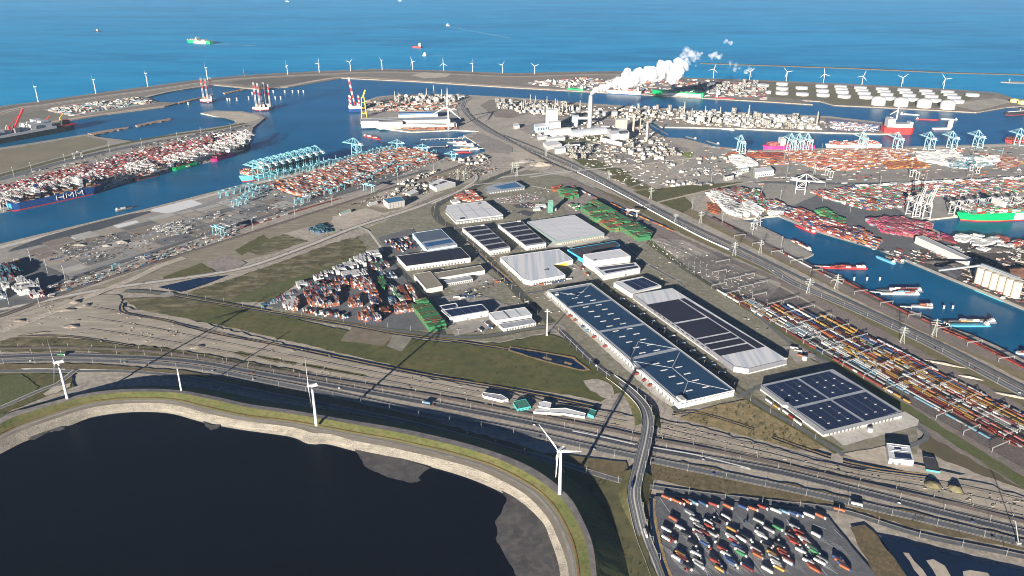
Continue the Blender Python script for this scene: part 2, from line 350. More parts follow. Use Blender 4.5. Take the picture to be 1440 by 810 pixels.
# ordered lots of the left quay yard
lots = [mat('lot_pale', (.3, .29, .27), .88, (.24, .232, .215), .03), mat('lot_grey', (.2, .198, .192), .88, (.16, .158, .153), .03), mat('lot_brown', (.17, .145, .122), .9, (.135, .117, .1), .03), mat('lot_sand', (.26, .225, .185), .9, (.2, .175, .145), .04), mat('lot_dark', (.115, .115, .118), .88, (.09, .09, .093), .03)]
yq = GL(P(30, 352, 208, 309, 345, 276, 380, 262, 400, 288, 330, 322, 200, 362, 110, 388, 95, 385))
p0, p1 = G(0, 344), G(208, 294); ha = math.atan2(p1.y - p0.y, p1.x - p0.x); ca_, sa_ = math.cos(ha), math.sin(ha)
ly = [(p.x * ca_ + p.y * sa_, -p.x * sa_ + p.y * ca_) for p in yq]
u = min(a for a, _ in ly)
while u < max(a for a, _ in ly):
    wu = random.uniform(45, 95); v = min(c for _, c in ly)
    while v < max(c for _, c in ly):
        wv = random.uniform(28, 62)
        cs_ = [(u + 3, v + 3), (u + wu - 3, v + 3), (u + wu - 3, v + wv - 3), (u + 3, v + wv - 3)]
        if inside(ly, u + wu / 2, v + wv / 2) and random.random() < .85:
            patch('yard_lot', [(a * ca_ - c * sa_, a * sa_ + c * ca_) for a, c in cs_], random.choice(lots), world_pts=True)
        v += wv
    u += wu
for k in range(9):
    a, c_ = G(238 + k * 15, 318 - k * 4.6), G(282 + k * 14, 331 - k * 5.2); strip('stacking_rail', [a, c_], 5, lots[4], register=False)
# shipyard and plants in the middle
patch('shipyard_paving', Z(480, 100, 6, 190, 340, 220, 270, 340, 225, 900, 205, 1100, 225, 980, 340, 1020, 470, 960, 495, 590, 508, 300, 470, 170, 440), YARD, 3)
patch('plant_paving', Z(480, 100, 6, 200, 265, 300, 226, 440, 210, 900, 203, 1120, 225, 1000, 290, 700, 290, 300, 290), mat('plant_ground', (.21, .19, .165), .9, (.15, .135, .12), .02), 3)
patch('jetty_paving', Z(480, 100, 6, 1040, 550, 1180, 530, 1440, 640, 1440, 700, 1240, 690, 1120, 595), YARDB, 2)
patch('plant_paving', Z(480, 100, 6, 1170, 290, 1250, 245, 1440, 235, 1640, 260, 1640, 330, 1440, 400, 1300, 390), SOILD, 3)
patch('plant_paving', P(720, 141, 845, 149, 930, 156, 905, 168, 780, 165, 720, 158), SOILD, 3)
patch('plant_paving', P(850, 150, 1016, 160, 1165, 166, 1240, 175, 1278, 181, 1275, 187, 1160, 186, 1030, 180, 925, 177, 905, 165), MATS['plant_ground'], 3)
patch('container_quay', P(1160, 166, 1240, 174.5, 1245, 181, 1235, 187, 1165, 184.5), mat('blue_grey_paving', (.12, .13, .2), .9, (.1, .1, .13), .02), 1)
patch('power_station_yard', P(725, 180, 780, 166, 905, 172, 930, 195, 970, 210, 900, 235, 810, 222), YARDB, 4)
patch('lawn', Z(720, 100, 6, 400, 590, 560, 555, 780, 540, 720, 600, 420, 615), GRASSG, 3)
patch('lawn', Z(960, 100, 6, -40, 690, 90, 680, 230, 735, 60, 740), mat('bright_lawn', (.14, .17, .04), .95, (.11, .14, .035), .03), 2)
# right-hand terminals
patch('terminal_paving', P(985, 204, 1080, 213, 1440, 204, 1700, 196, 1700, 292, 1440, 298, 1346, 303, 1290, 309, 1250, 300, 1150, 322, 1095, 302, 1040, 306, 985, 270, 960, 235), YARD, 4)
patch('terminal_paving', P(1090, 300, 1150, 322, 1240, 350, 1280, 369, 1350, 396, 1300, 340, 1340, 338, 1440, 339, 1560, 339, 1560, 350, 1440, 352, 1360, 356, 1300, 345, 1290, 313, 1240, 280, 1160, 270), ASPH, 2)
patch('coal_yard', P(1290, 352, 1345, 342, 1440, 344, 1560, 345, 1560, 470, 1440, 432, 1350, 396, 1285, 369), COAL, 3)
patch('ore_pile_base', Z(1200, 310, 6, 1290, 410, 1440, 370, 1500, 380, 1500, 470, 1440, 470), ORE, 2)
strip('quay_apron', smooth(GL(P(1096, 305.5, 1148, 327, 1240, 354, 1275, 369, 1350, 400, 1440, 437, 1540, 476)), 30), 14, CONC, off=-7)
patch('pier', P(1042, 309.5, 1068, 319, 1093, 331, 1143, 358.5, 1128, 366, 1080, 343, 1050, 325, 1020, 312), mat('pier_paving', (.25, .235, .21), .9, (.2, .185, .165), .05), 1)
strip('quay_apron', smooth(GL(P(990, 205, 1080, 212.8, 1255, 209, 1440, 203.5, 1600, 198)), 40), 22, CONC, off=10)
strip('terminal_railway', smooth(GL(P(1060, 248, 1150, 250, 1260, 248, 1440, 240, 1600, 232)), 40), 80, YARDB)
strip('terminal_road', smooth(GL(P(1060, 256, 1150, 258, 1260, 258, 1440, 250, 1600, 240)), 40), 30, ASPH)
# ---- fields and tracts in the middle and foreground
patch('corridor_ground', P(0, 452, 120, 408, 260, 358, 440, 298, 560, 260, 660, 232, 680, 240, 640, 262, 560, 294, 480, 320, 380, 358, 250, 388, 120, 410, 0, 470), mat('corridor_soil', (0.182, 0.157, 0.119), .95, (0.133, 0.119, 0.084), .02, col3=(0.252, 0.217, 0.175), scale3=.08, stretch=(R(-20), .3, 1)), 3)
patch('field', Z(240, 290, 6, 120, 740, 560, 600, 1440, 290, 1730, 230, 1800, 310, 1640, 440, 1440, 520, 1000, 690, 840, 810, 480, 810, 200, 755), HEATH, 4)
patch('field', Z(240, 290, 6, 540, 770, 1000, 620, 1640, 405, 1790, 345, 1760, 380, 1440, 520, 1060, 660, 820, 810, 520, 812), GRASSG, 4)
patch('field', Z(240, 290, 6, 600, 345, 950, 240, 1160, 300, 1050, 330, 760, 420, 640, 385), HEATH, 3)
patch('field', Z(240, 290, 6, -60, 600, 260, 480, 400, 570, 100, 605, -60, 640), GRASS, 3)
patch('dirt_plot', Z(240, 290, 6, 265, 478, 480, 415, 640, 480, 580, 515, 410, 568), YARDB, 1)
patch('field', P(340, 360, 380, 338, 370, 330, 330, 352), GRASS, 3)
patch('sand_lot', Z(460, 190, 6, 40, 690, 330, 620, 480, 660, 560, 640, 640, 620, 400, 700, 200, 790, 40, 790), SOIL2, 4)
patch('sand_lot', Z(460, 190, 6, 430, 480, 700, 440, 900, 470, 1000, 490, 700, 600, 560, 620, 400, 600), SOIL, 3)
patch('sand_lot', Z(240, 290, 6, 950, 235, 1150, 180, 1330, 150, 1420, 190, 1440, 215, 1160, 290), SOIL, 3)
patch('field', Z(460, 190, 6, 330, 790, 560, 700, 690, 655, 800, 650, 880, 740, 960, 780, 900, 800, 500, 812), mat('pale_heath', (0.156, 0.138, 0.084), .95, (0.24, 0.21, 0.144), .015, col3=(0.09, 0.0816, 0.048), scale3=.03), 4)
patch('field', P(684, 252, 700, 247, 740, 245, 738, 255, 690, 265, 676, 262), GRASS, 3)
patch('field', P(742, 258, 800, 252, 815, 262, 770, 272), GRASS, 3)
patch('sand_heap_lot', Z(720, 100, 6, -20, 690, 130, 680, 350, 800, 300, 830, 60, 840), SOIL2, 3)
patch('field', Z(720, 100, 6, 300, 600, 720, 760, 1000, 860, 900, 880, 600, 800), GRASS, 3)
# triangle between railway and depot road
patch('field', P(180, 427, 200, 420, 245, 420, 370, 440, 490, 466, 620, 482, 700, 484, 770, 470, 800, 480, 850, 520, 880, 548, 845, 566, 800, 556, 690, 541, 560, 516, 440, 488, 300, 456, 230, 444), mat('meadow', (.055, .064, .02), .95, (.09, .08, .032), .012, col3=(.036, .042, .015), scale3=.06, bump=.4), 3)
patch('field', P(170, 420, 250, 418, 300, 428, 258, 440, 205, 440), HEATH, 2)
patch('dirt_plot', Z(360, 400, 4, 475, 320, 540, 240, 620, 250, 780, 270, 720, 350), mat('plot_soil', (0.156, 0.13, 0.0975), .95, (0.111, 0.0949, 0.0676), .05), 2)
patch('dirt_plot', Z(360, 400, 4, 735, 350, 780, 275, 880, 300, 820, 380), mat('plot_soil_grey', (0.195, 0.182, 0.156), .95, (0.143, 0.13, 0.111), .05), 2)
patch('field', Z(720, 400, 4, 400, 545, 480, 535, 560, 570, 580, 620, 540, 650, 440, 600), SOIL, 3)
# sandy railway works strip
works = P(0, 452, 60, 432, 110, 418, 165, 415, 175, 432, 260, 448, 360, 474, 460, 500, 560, 524, 700, 552, 850, 578, 905, 590, 905, 604, 800, 588, 700, 571, 580, 548, 440, 523, 340, 505, 220, 487, 100, 480, 0, 474)
patch('railway_works', works, mat('works_sand', (0.271, 0.239, 0.194), .95, (0.186, 0.166, 0.136), .02, col3=(0.339, 0.3, 0.243), scale3=.1, stretch=(R(12), .25, 1)), 4)
patch('railway_works', P(920, 588, 1000, 606, 1120, 640, 1200, 660, 1300, 668, 1380, 680, 1440, 700, 1560, 730, 1560, 760, 1440, 727, 1340, 702, 1210, 672, 1080, 645, 990, 622, 920, 612), MATS['works_sand'], 4)
patch('field', P(15, 476, 60, 474, 130, 478, 190, 486, 260, 494, 360, 512, 440, 526, 340, 520, 230, 502, 110, 495, 0, 496, 0, 480), HEATH, 3)
for q in ((0, 400, 150, 425, 120, 445, 20, 415), (160, 430, 235, 440, 220, 458, 150, 447), (265, 445, 385, 465, 370, 485, 265, 462), (390, 468, 520, 492, 630, 515, 610, 522, 500, 505, 380, 487)):
    patch('grass_plot', Z(360, 400, 4, *q), GRASS, 1)
patch('grass_plot', Z(0, 400, 4, 1305, 390, 1350, 378, 1430, 395, 1380, 412), GRASS, 1)
patch('field', P(955, 588, 1010, 570, 1060, 560, 1100, 590, 1160, 630, 1120, 634, 1040, 612), mat('tan_field', (0.196, 0.149, 0.0747), .95, (0.109, 0.0943, 0.046), .035, col3=(0.265, 0.207, 0.115), scale3=.1), 3)
patch('field', P(1290, 630, 1330, 600, 1440, 660, 1560, 725, 1440, 690, 1330, 650), mat('brown_field', (.085, .07, .042), .95, (.065, .056, .035), .02), 3)
patch('field', P(915, 652, 960, 650, 1080, 676, 1200, 702, 1440, 760, 1560, 790, 1560, 800, 1440, 775, 1290, 745, 1180, 712, 1080, 701, 985, 690, 915, 675), mat('verge_brown', (.105, .082, .045), .95, (.08, .065, .035), .02, col3=(.14, .11, .065), scale3=.1), 3)
patch('field', P(790, 640, 880, 650, 884, 676, 800, 652, 740, 630, 600, 590, 480, 562, 360, 540, 260, 522, 120, 512, 0, 513, 0, 520, 120, 520, 260, 528, 360, 549, 480, 572, 600, 598, 740, 636), MATS['verge_brown'], 2)
patch('field', P(790, 655, 885, 682, 892, 720, 908, 770, 925, 812, 935, 900, 830, 900, 838, 780, 830, 715, 800, 680), mat('slope_grass', (.07, .068, .032), .95, (.1, .088, .045), .02, col3=(.045, .05, .022), scale3=.06), 3)
patch('field', P(0, 524, 100, 527, 105, 545, 60, 560, 0, 585, -100, 600, -100, 530), GRASS, 2)

# ---- pale rubble and bare strips along the main corridor, logistics park ground
patch('park_ground', P(560, 300, 640, 262, 740, 240, 800, 250, 920, 335, 1010, 400, 1110, 480, 1130, 500, 1290, 590, 1290, 640, 1190, 640, 1060, 560, 960, 578, 850, 520, 790, 468, 760, 470, 700, 482, 620, 478, 380, 440, 385, 428, 520, 355, 505, 335), mat('park_soil', (0.162, 0.149, 0.115), .95, (0.115, 0.108, 0.0743), .02, col3=(0.216, 0.203, 0.169), scale3=.1), 3)
patch('rail_yard_bed', P(780, 262, 800, 250, 860, 278, 960, 335, 1060, 378, 1200, 440, 1440, 573, 1600, 655, 1600, 780, 1440, 690, 1300, 610, 1150, 510, 1060, 440, 960, 380, 915, 335, 850, 295), BALL, 3)
patch('rail_yard_ground', P(905, 335, 960, 338, 1030, 372, 1100, 400, 1080, 420, 1010, 405, 940, 365), mat('pale_ballast', (0.27, 0.243, 0.209), .95, (0.176, 0.155, 0.135), .02, col3=(0.351, 0.324, 0.284), scale3=.15), 2)
patch('verge', P(985, 395, 960, 380, 905, 340, 915, 338, 1000, 400, 1440, 672, 1600, 770, 1600, 790, 1440, 690), GRASSG, 2)
patch('verge', P(830, 262, 900, 290, 985, 330, 1080, 378, 1200, 436, 1300, 484, 1440, 556, 1600, 640, 1600, 655, 1440, 572, 1200, 444, 1080, 384, 960, 330), mat('verge_olive', (0.11, 0.099, 0.0495), .95, (0.088, 0.0792, 0.0385), .02, col3=(0.143, 0.116, 0.066), scale3=.08), 2)
patch('verge', P(880, 262, 960, 300, 1060, 350, 1150, 395, 1260, 450, 1360, 497, 1440, 537, 1600, 615, 1600, 585, 1440, 512, 1380, 490, 1290, 452, 1190, 405, 1080, 352, 1000, 310, 900, 255), mat('verge_tan', (0.144, 0.115, 0.0667), .95, (0.109, 0.0954, 0.0517), .02, col3=(0.184, 0.149, 0.092), scale3=.06), 2)
patch('field', P(890, 270, 960, 262, 1045, 256, 1030, 264, 960, 275, 975, 290, 960, 300), GRASS, 2)
patch('gravel_lot', Z(780, 230, 6, 640, 100, 900, 55, 1150, 30, 1330, 140, 1000, 190, 800, 190), SOIL, 2)
patch('field', Z(780, 230, 6, 470, 120, 560, 75, 640, 110, 800, 210, 700, 220), GRASS, 2)
patch('quay_railway_bed', P(985, 300, 1040, 322, 1100, 352, 1180, 392, 1243, 426, 1330, 462, 1440, 512, 1600, 590, 1600, 605, 1440, 525, 1350, 490, 1240, 440, 1120, 375, 1000, 312), BALL, 2)

# ---- roads
def road(name, px, w, m=ASPH, lines=True, edge=None, step=15):
    p = smooth(GL(px), step)
    if edge: strip('road_verge', p, w + edge[0] * 2, edge[1])
    strip(name, p, w, m)
    return p
PN = road('highway', P(-120, 507, 0, 503, 75, 500.5, 150, 502, 225, 505, 288, 511.5, 360, 525, 485, 547, 611, 570, 720, 591, 820, 612, 905, 631, 1080, 662, 1205, 692, 1330, 724, 1440, 751, 1600, 792), 13, ASPHD)
PS = road('highway', P(-120, 513, 0, 509.5, 75, 507, 150, 508.5, 225, 512.5, 288, 519.5, 360, 534, 485, 559, 611, 586, 720, 606, 820, 628, 905, 646, 1080, 682, 1205, 710, 1330, 739, 1440, 766, 1600, 808), 13, ASPH)
PR = road('railway_bed', P(-120, 494, 0, 491, 100, 490, 220, 496, 340, 514, 440, 531, 600, 556, 720, 579, 850, 604, 905, 616, 1000, 634, 1080, 651, 1210, 680, 1340, 710, 1440, 735, 1600, 776), 9, BALL)
PV = road('service_road', P(-120, 524, 0, 523, 100, 523, 180, 523.5, 260, 531, 360, 551, 485, 576, 600, 601, 720, 634, 792, 653, 883, 680, 986, 696, 1080, 707, 1180, 719.5, 1293, 754, 1440, 785, 1600, 825), 8, ASPH, edge=(2, SOIL))
for pth in (PN, PS):
    for o in (-5.4, 5.4): strip('lane_line', pth, .5, PAINT, o, register=False)
    for o in (-7.6, 7.6): strip('road_shoulder', pth, 1.4, SOIL2, o, register=False)
RV = road('ring_road', P(-80, 448, 0, 436, 50, 427, 100, 416, 175, 403, 250, 393, 310, 384, 360, 372.5, 435, 345.5, 500, 320, 578, 295, 640, 272, 701, 251, 745, 246, 800, 240, 830, 236), 13, CONC, edge=(5, SOILD))
strip('lane_line', RV, 3.5, CONC, 3.5, register=False)
R2 = road('curved_road', P(607, 287, 640, 272, 658, 262, 669, 253, 669, 247, 664, 243, 670, 238.5, 690, 236, 720, 236, 760, 238), 9, CONC, edge=(3, SOILD))
R3 = road('avenue', P(735, 235, 700, 249, 650, 272, 617, 288, 612, 298, 620, 312, 640, 322, 660, 337, 700, 380, 735, 418, 775, 455), 15, ASPHD, edge=(5, GRASS))
strip('median', R3, 2.2, GRASS, register=False)
R4 = road('park_road', P(175, 410, 230, 414, 380, 440, 490, 457, 610, 472, 680, 474, 740, 464, 778, 459), 10, ASPH, edge=(4, GRASS))
R5 = road('park_road', P(538, 352, 555, 372, 575, 392, 605, 428, 625, 472), 9, ASPHD)
road('branch_road', P(502, 319.5, 516, 324, 527, 337, 539, 354), 7, CONC)
R6 = road('park_road', P(775, 412, 840, 465, 900, 520, 940, 566, 960, 582), 8, ASPHD, edge=(3, GRASSG))
R7 = road('park_road', P(838, 395, 900, 445, 980, 505, 1060, 565, 1120, 600, 1180, 637), 9, ASPH, edge=(6, GRASS))
R8 = road('park_road', P(1000, 395, 1060, 440, 1120, 490, 1160, 508, 1210, 545, 1290, 600, 1300, 620, 1240, 636, 1180, 640), 9, ASPH)
R9 = road('park_road', P(640, 322, 740, 318, 800, 302, 830, 300, 860, 330, 900, 365, 960, 400), 8, ASPH, edge=(3, SOIL))
R10 = road('park_road', P(672, 353, 740, 350, 790, 345, 850, 338, 900, 340), 8, ASPH)
R11 = road('park_road', P(1036, 560, 1080, 540, 1135, 522, 1165, 512), 8, ASPH)
R12 = road('park_road', P(735, 415, 790, 404, 830, 396, 870, 385), 8, ASPH)
RC = road('corridor_road', P(640, 138, 652, 142, 650, 152, 662, 168, 690, 187, 735, 207, 808, 237, 895, 283, 970, 323, 1033, 355, 1080, 377, 1117, 400, 1205, 438, 1305, 485, 1440, 556, 1600, 640), 17, ASPH, edge=(3, SOIL))
strip('lane_line', RC, .8, PAINT, 0, register=False)
for o in (-8.3, 8.3): strip('lane_line', RC, .6, PAINT, o, register=False)
RC2 = road('corridor_road', P(700, 188, 745, 205, 815, 235, 900, 281, 975, 319, 1040, 350, 1130, 394, 1210, 432, 1310, 479, 1440, 546, 1600, 628), 11, ASPH)
RT = road('corridor_railway_bed', P(655, 152, 668, 168, 720, 200, 780, 232, 830, 252, 900, 290), 12, BALL)
RY = road('yard_road', P(1030, 372, 1100, 405, 1200, 462, 1300, 518, 1440, 596, 1600, 682), 7, mat('sandy_track', (0.312, 0.273, 0.227), .95, (0.247, 0.215, 0.176), .03))
LR = road('left_railway_bed', P(-80, 470, 0, 445, 90, 412, 200, 376, 330, 335, 440, 300, 540, 268, 620, 243, 660, 228), 16, BALL)
LR2 = road('haul_road', P(0, 468, 60, 446, 130, 416, 190, 392, 225, 375, 260, 363), 22, SOIL2)
LR3 = road('rail_terminal_road', P(60, 405, 180, 366, 300, 327, 430, 288, 520, 262, 600, 240), 18, ASPH)
XR = road('cross_road', P(745, 250, 800, 242, 900, 232, 990, 222, 1060, 225), 12, CONC)
XR2 = road('cross_road', P(905, 290, 960, 277, 1045, 258, 1120, 252), 10, SOIL2)
XR3 = road('access_road', P(655, 262, 700, 258, 745, 262, 775, 268), 8, CONC)
for a, b, w in ((P(740, 180, 800, 195, 860, 212, 940, 232), 0, 10), (P(860, 150, 900, 168, 940, 190), 0, 8), (P(885, 265, 960, 240, 1000, 236), 0, 8)):
    road('plant_road', a, w, YARD)

patch('field', P(0, 530, 30, 527, 55, 545, 40, 560, 0, 575, -100, 600, -100, 532), GRASSG, 2)  # dark green colour stands in for the shade of the hollow here
patch('dirt_plot', Z(0, 400, 4, 245, 620, 300, 580, 400, 558, 395, 580, 320, 615, 255, 630), SOIL2, 2)
JR = road('junction_road', P(107, 521, 96, 530, 82, 541, 60, 549, 30, 562, 0, 575, -60, 600), 8, ASPH, edge=(2, SOIL))
strip('lane_line', JR, 1.6, CONC, 4.6, register=False)
# ---- roundabout
rb = G(783, 462.5)
def disc(name, c, r, m, n=28):
    patch(name, [(c.x + r * math.cos(2 * math.pi * k / n), c.y + r * math.sin(2 * math.pi * k / n)) for k in range(n)], m, world_pts=True)
disc('roundabout', rb, 19, YARD); disc('roundabout_island', rb, 9, SOILD)
disc('roundabout', G(235, 415.5), 15, YARD)
RB = smooth(GL(P(787, 465, 800, 478, 833, 510, 858, 530)), 10)
strip('viaduct_road', RB, 14, ASPHD); strip('median', RB, 1.8, CONC, register=False)

# ---- concrete yards of the logistics park
patch('loading_apron', Z(700, 330, 6, 385, 505, 430, 480, 470, 520, 800, 800, 1300, 1260, 1540, 1440, 1460, 1460, 1330, 1370, 900, 980), CONC, 1)
patch('loading_apron', Z(700, 330, 6, 230, 430, 600, 390, 640, 250, 760, 320, 800, 380, 560, 420, 300, 450), YARD, 1)
patch('loading_apron', Z(720, 200, 4, 120, 560, 260, 570, 540, 520, 560, 545, 300, 600, 180, 590), CONC, 1)
patch('loading_apron', P(1165, 611, 1272, 580, 1292, 592, 1290, 600, 1185, 628), CONC, 1)
patch('loading_apron', P(1185, 640, 1247, 628, 1252, 650, 1290, 655, 1360, 672, 1330, 678, 1240, 656), SOIL2, 1)
patch('loading_apron', P(625, 398, 680, 382, 700, 395, 640, 412), YARD, 1)
patch('loading_apron', P(610, 420, 660, 412, 690, 420, 720, 432, 690, 462, 640, 474, 626, 452), YARD, 1)
patch('depot_yard', P(376, 432, 420, 405, 470, 386, 530, 355, 550, 368, 580, 405, 600, 428, 622, 468, 560, 464, 480, 452), ASPH, 2)
patch('depot_yard', P(532, 335, 580, 322, 600, 350, 560, 362, 545, 355), ASPH, 1)
patch('depot_yard', P(780, 280, 800, 262, 860, 286, 925, 330, 905, 345, 860, 338, 800, 300), YARDB, 2)
patch('car_park', Z(560, 230, 6, 800, 300, 1100, 250, 1260, 300, 1240, 320, 960, 350, 830, 340), YARD, 1)
patch('car_park', Z(560, 230, 6, 970, 355, 1100, 330, 1160, 360, 1140, 385, 1000, 380), ASPHD, 1)
patch('car_park', Z(560, 230, 6, 990, 420, 1050, 398, 1160, 420, 1110, 450), ASPHD, 1)
patch('loading_apron', P(1100, 488, 1125, 488, 1148, 502, 1120, 512), YARD, 1)
patch('truck_park', Z(720, 607, 4, 800, 370, 1000, 378, 1436, 425, 1560, 440, 1780, 490, 1850, 580, 2050, 820, 2200, 1000, 900, 1000, 860, 700, 800, 470), mat('lot_asphalt', (0.0918, 0.0945, 0.103), .85, (0.0675, 0.0702, 0.0783), .03, col3=(0.121, 0.124, 0.131), scale3=.2), 1)
# pond, ditches
patch('pond', Z(1080, 607, 4, 610, 590, 700, 610, 900, 660, 1100, 710, 1436, 790, 1600, 830, 1600, 1000, 1000, 1000, 780, 830, 700, 700), DITCH, 2)
for q in ((755, 690, 790, 690, 900, 830, 860, 830), (895, 735, 930, 728, 990, 760, 1040, 830, 950, 830), (1090, 790, 1130, 780, 1240, 800, 1260, 840, 1100, 840)):
    patch('islet', Z(1080, 607, 4, *q), SOIL2, 2)
patch('bank', Z(1080, 607, 4, 460, 540, 540, 530, 620, 600, 780, 830, 850, 900, 700, 900, 600, 810, 500, 640), mat('bank_brown', (.1, .075, .04), .95, (.06, .05, .03), .05, col3=(.16, .12, .07), scale3=.2), 2)
patch('canal', P(222, 405, 275, 393, 318, 389, 285, 402, 255, 412), DITCH, 0)
def ditch(px, w=3.5):
    p = smooth(GL(px), 12)
    strip('ditch_bank', p, w * 1.9, TAN, off=-w * .35, amp=.7); strip('ditch', p, w, DITCH, amp=.4)
ditch(P(246, 418, 300, 427, 370, 438.5, 490, 459, 560, 472, 640, 482, 720, 494), 4.5)
ditch(P(170, 428, 174, 441, 230, 452, 300, 470, 400, 489, 500, 510, 600, 530, 690, 545, 760, 558, 840, 575), 4)
ditch(P(672, 358, 690, 375, 718, 399), 7); ditch(P(735, 424, 750, 436), 5)
ditch(P(25, 474, 80, 474, 130, 479, 187, 489), 3)
ditch(P(1085, 617, 1120, 630, 1168, 646), 4); ditch(P(1185, 652, 1240, 663, 1305, 671), 4); ditch(P(945, 585, 975, 582, 1010, 590, 1060, 606), 3)
patch('ditch_bank', Z(720, 400, 4, -10, 354, 200, 388, 350, 415, 440, 488, 390, 494, 180, 441, -20, 380), TAN, 1)
patch('ditch', Z(720, 400, 4, -6, 360, 200, 396, 340, 424, 418, 484, 388, 485, 180, 433, -14, 373), DITCH, 1)
patch('reed_islet', Z(720, 400, 4, 180, 412, 225, 424, 215, 434, 165, 420), TAN, 1); patch('reed_islet', Z(720, 400, 4, 300, 440, 340, 452, 330, 460, 290, 448), TAN, 1)
ditch(P(915, 702, 917, 735, 930, 790, 945, 830), 5)
ditch(P(655, 338, 672, 352), 3)
# ---- the great ring dike with its dark water
def resamp(pts, n):
    p = smooth(pts, 8); L = [0]
    for a, b in zip(p, p[1:]): L.append(L[-1] + (b - a).length)
    out = []; j = 0
    for i in range(n):
        t = L[-1] * i / (n - 1)
        while j < len(L) - 2 and L[j + 1] < t: j += 1
        out.append(p[j].lerp(p[j + 1], (t - L[j]) / max(L[j + 1] - L[j], 1e-6)))
    return out
ZW, ZB, ZM, ZC, ZO = 9.0, 15.0, 16.0, 21.0, 20.0
N = 150
L0 = resamp(GL(P(-160, 720, 0, 634, 40, 615, 95, 596, 125, 585, 180, 577.5, 238, 579, 288, 592, 340, 602, 410, 612, 435, 622, 460, 622, 500, 632, 545, 641, 573, 646, 628, 660, 673, 675, 720, 697, 745, 716, 765, 737, 773, 757, 781, 778, 788, 810, 792, 900), ZW), N)
L1 = resamp(GL(P(-160, 708, 0, 620, 40, 602, 80, 588, 125, 574, 180, 567, 240, 568.5, 290, 581, 345, 592, 412, 601, 440, 609, 462, 610, 500, 620, 548, 629, 575, 635, 630, 648, 678, 663, 728, 688, 752, 707, 772, 731, 783, 754, 793, 778, 800, 810, 803, 900), ZB), N)
L2 = resamp(GL(P(-160, 700, 0, 612, 40, 594, 80, 580, 125, 567, 180, 561.5, 240, 562.5, 290, 574, 345, 586, 412, 594, 500, 610, 548, 618, 580, 625, 635, 638, 690, 655, 732, 675, 760, 694, 780, 716, 795, 742, 806, 772, 812, 810, 815, 900), ZM), N)
L3 = resamp(GL(P(-160, 692, 0, 596, 40, 580, 80, 568, 125, 557, 180, 551, 245, 552, 300, 562, 350, 573, 412, 582, 500, 597, 555, 607, 600, 617, 650, 629, 700, 645, 740, 664, 772, 685, 796, 708, 812, 735, 824, 764, 831, 810, 834, 900), ZC), N)
L4 = resamp(GL(P(-160, 684, 0, 588, 40, 574, 80, 563, 125, 552.5, 180, 547, 245, 548, 300, 557, 350, 568, 412, 577, 500, 592, 555, 601, 600, 610, 650, 622, 700, 637, 745, 656, 780, 679, 804, 703, 820, 732, 833, 764, 839, 810, 842, 900), ZO), N)
L5 = [p.copy() for p in offset(L4, -46)]
for p in L5: p.z = -.5
def loft(name, A, B, m, jit=0.0):
    n = len(A); vs_ = []; fs = []
    K = 4
    for i in range(n):
        for k in range(K + 1):
            p = A[i].lerp(B[i], k / K); d = jit * noise.noise(p * .05) if 0 < k < K else 0
            vs_.append((p.x, p.y, p.z + d))
    for i in range(n - 1):
        for k in range(K):
            a = i * (K + 1) + k; fs.append((a, a + K + 1, a + K + 2, a + 1))
    me = bpy.data.meshes.new(name); me.from_pydata(vs_, [], fs); me.materials.append(m); me.update()
    bm = bmesh.new(); bm.from_mesh(me); bmesh.ops.recalc_face_normals(bm, faces=bm.faces)
    if sum(f.normal.z for f in bm.faces) < 0: bmesh.ops.reverse_faces(bm, faces=bm.faces)
    bm.to_mesh(me); bm.free()
    return tag(link(name, me), kind='structure')
L0b = [p.copy() for p in offset(L0, 14)]
for p in L0b: p.z = ZW - 6
loft('dike_beach', L0b, L0, RUBBLE); loft('dike_stone_slope', L0, L1, RUBBLE, 1.0); loft('dike_inner_berm', L1, L2, mat('berm', (.17, .15, .12), .95, (.13, .115, .095), .03), .2)
loft('dike_inner_grass', L2, L3, DIKEG, .6); loft('dike_crest_road', L3, L4, YARDB, .0); loft('dike_outer_slope', L4, L5, GRASSG, .8)
mid = [a.lerp(b, .12) for a, b in zip(L2, L3)]
strip('dike_track', mid, 1.6, mat('rust_track', (.22, .1, .05), .9, (.16, .08, .05), .05), z=.9, register=False)
mid = [a.lerp(b, .6) for a, b in zip(L1, L2)]
strip('dike_road', mid, 4.5, YARD, z=.35, register=False)
# pond inside
poly = [(p.x, p.y) for p in offset(L0, 8)]
wz = ZW - .15
tri = tessellate_polygon([[Vector((x, y, 0)) for x, y in poly + [(-1500, 100), (-1500, 300)]]])
me = bpy.data.meshes.new('reservoir'); me.from_pydata([(x, y, wz) for x, y in poly + [(-1500, 100), (-1500, 300)]], [], [tuple(t) for t in tri]); me.materials.append(POND); me.update()
bm = bmesh.new(); bm.from_mesh(me)
if sum(f.normal.z * f.calc_area() for f in bm.faces) < 0: bmesh.ops.reverse_faces(bm, faces=bm.faces)
bm.to_mesh(me); bm.free(); tag(link('reservoir', me), kind='structure')
def mudflat(px, z):
    pl = rough_edge(GL(px, z), 6, 1.2); t = tessellate_polygon([pl]); me = bpy.data.meshes.new('mudflat')
    me.from_pydata([tuple(p) for p in pl], [], [tuple(q) for q in t]); me.materials.append(MUD); me.update()
    bm = bmesh.new(); bm.from_mesh(me)
    if sum(f.normal.z * f.calc_area() for f in bm.faces) < 0: bmesh.ops.reverse_faces(bm, faces=bm.faces)
    bm.to_mesh(me); bm.free(); tag(link('mudflat', me), kind='structure')
mudflat(P(498, 631, 507, 645, 513, 656, 545, 671, 578, 679, 592, 676, 588, 672, 598, 662, 606, 658, 573, 647, 545, 641), wz + .12)
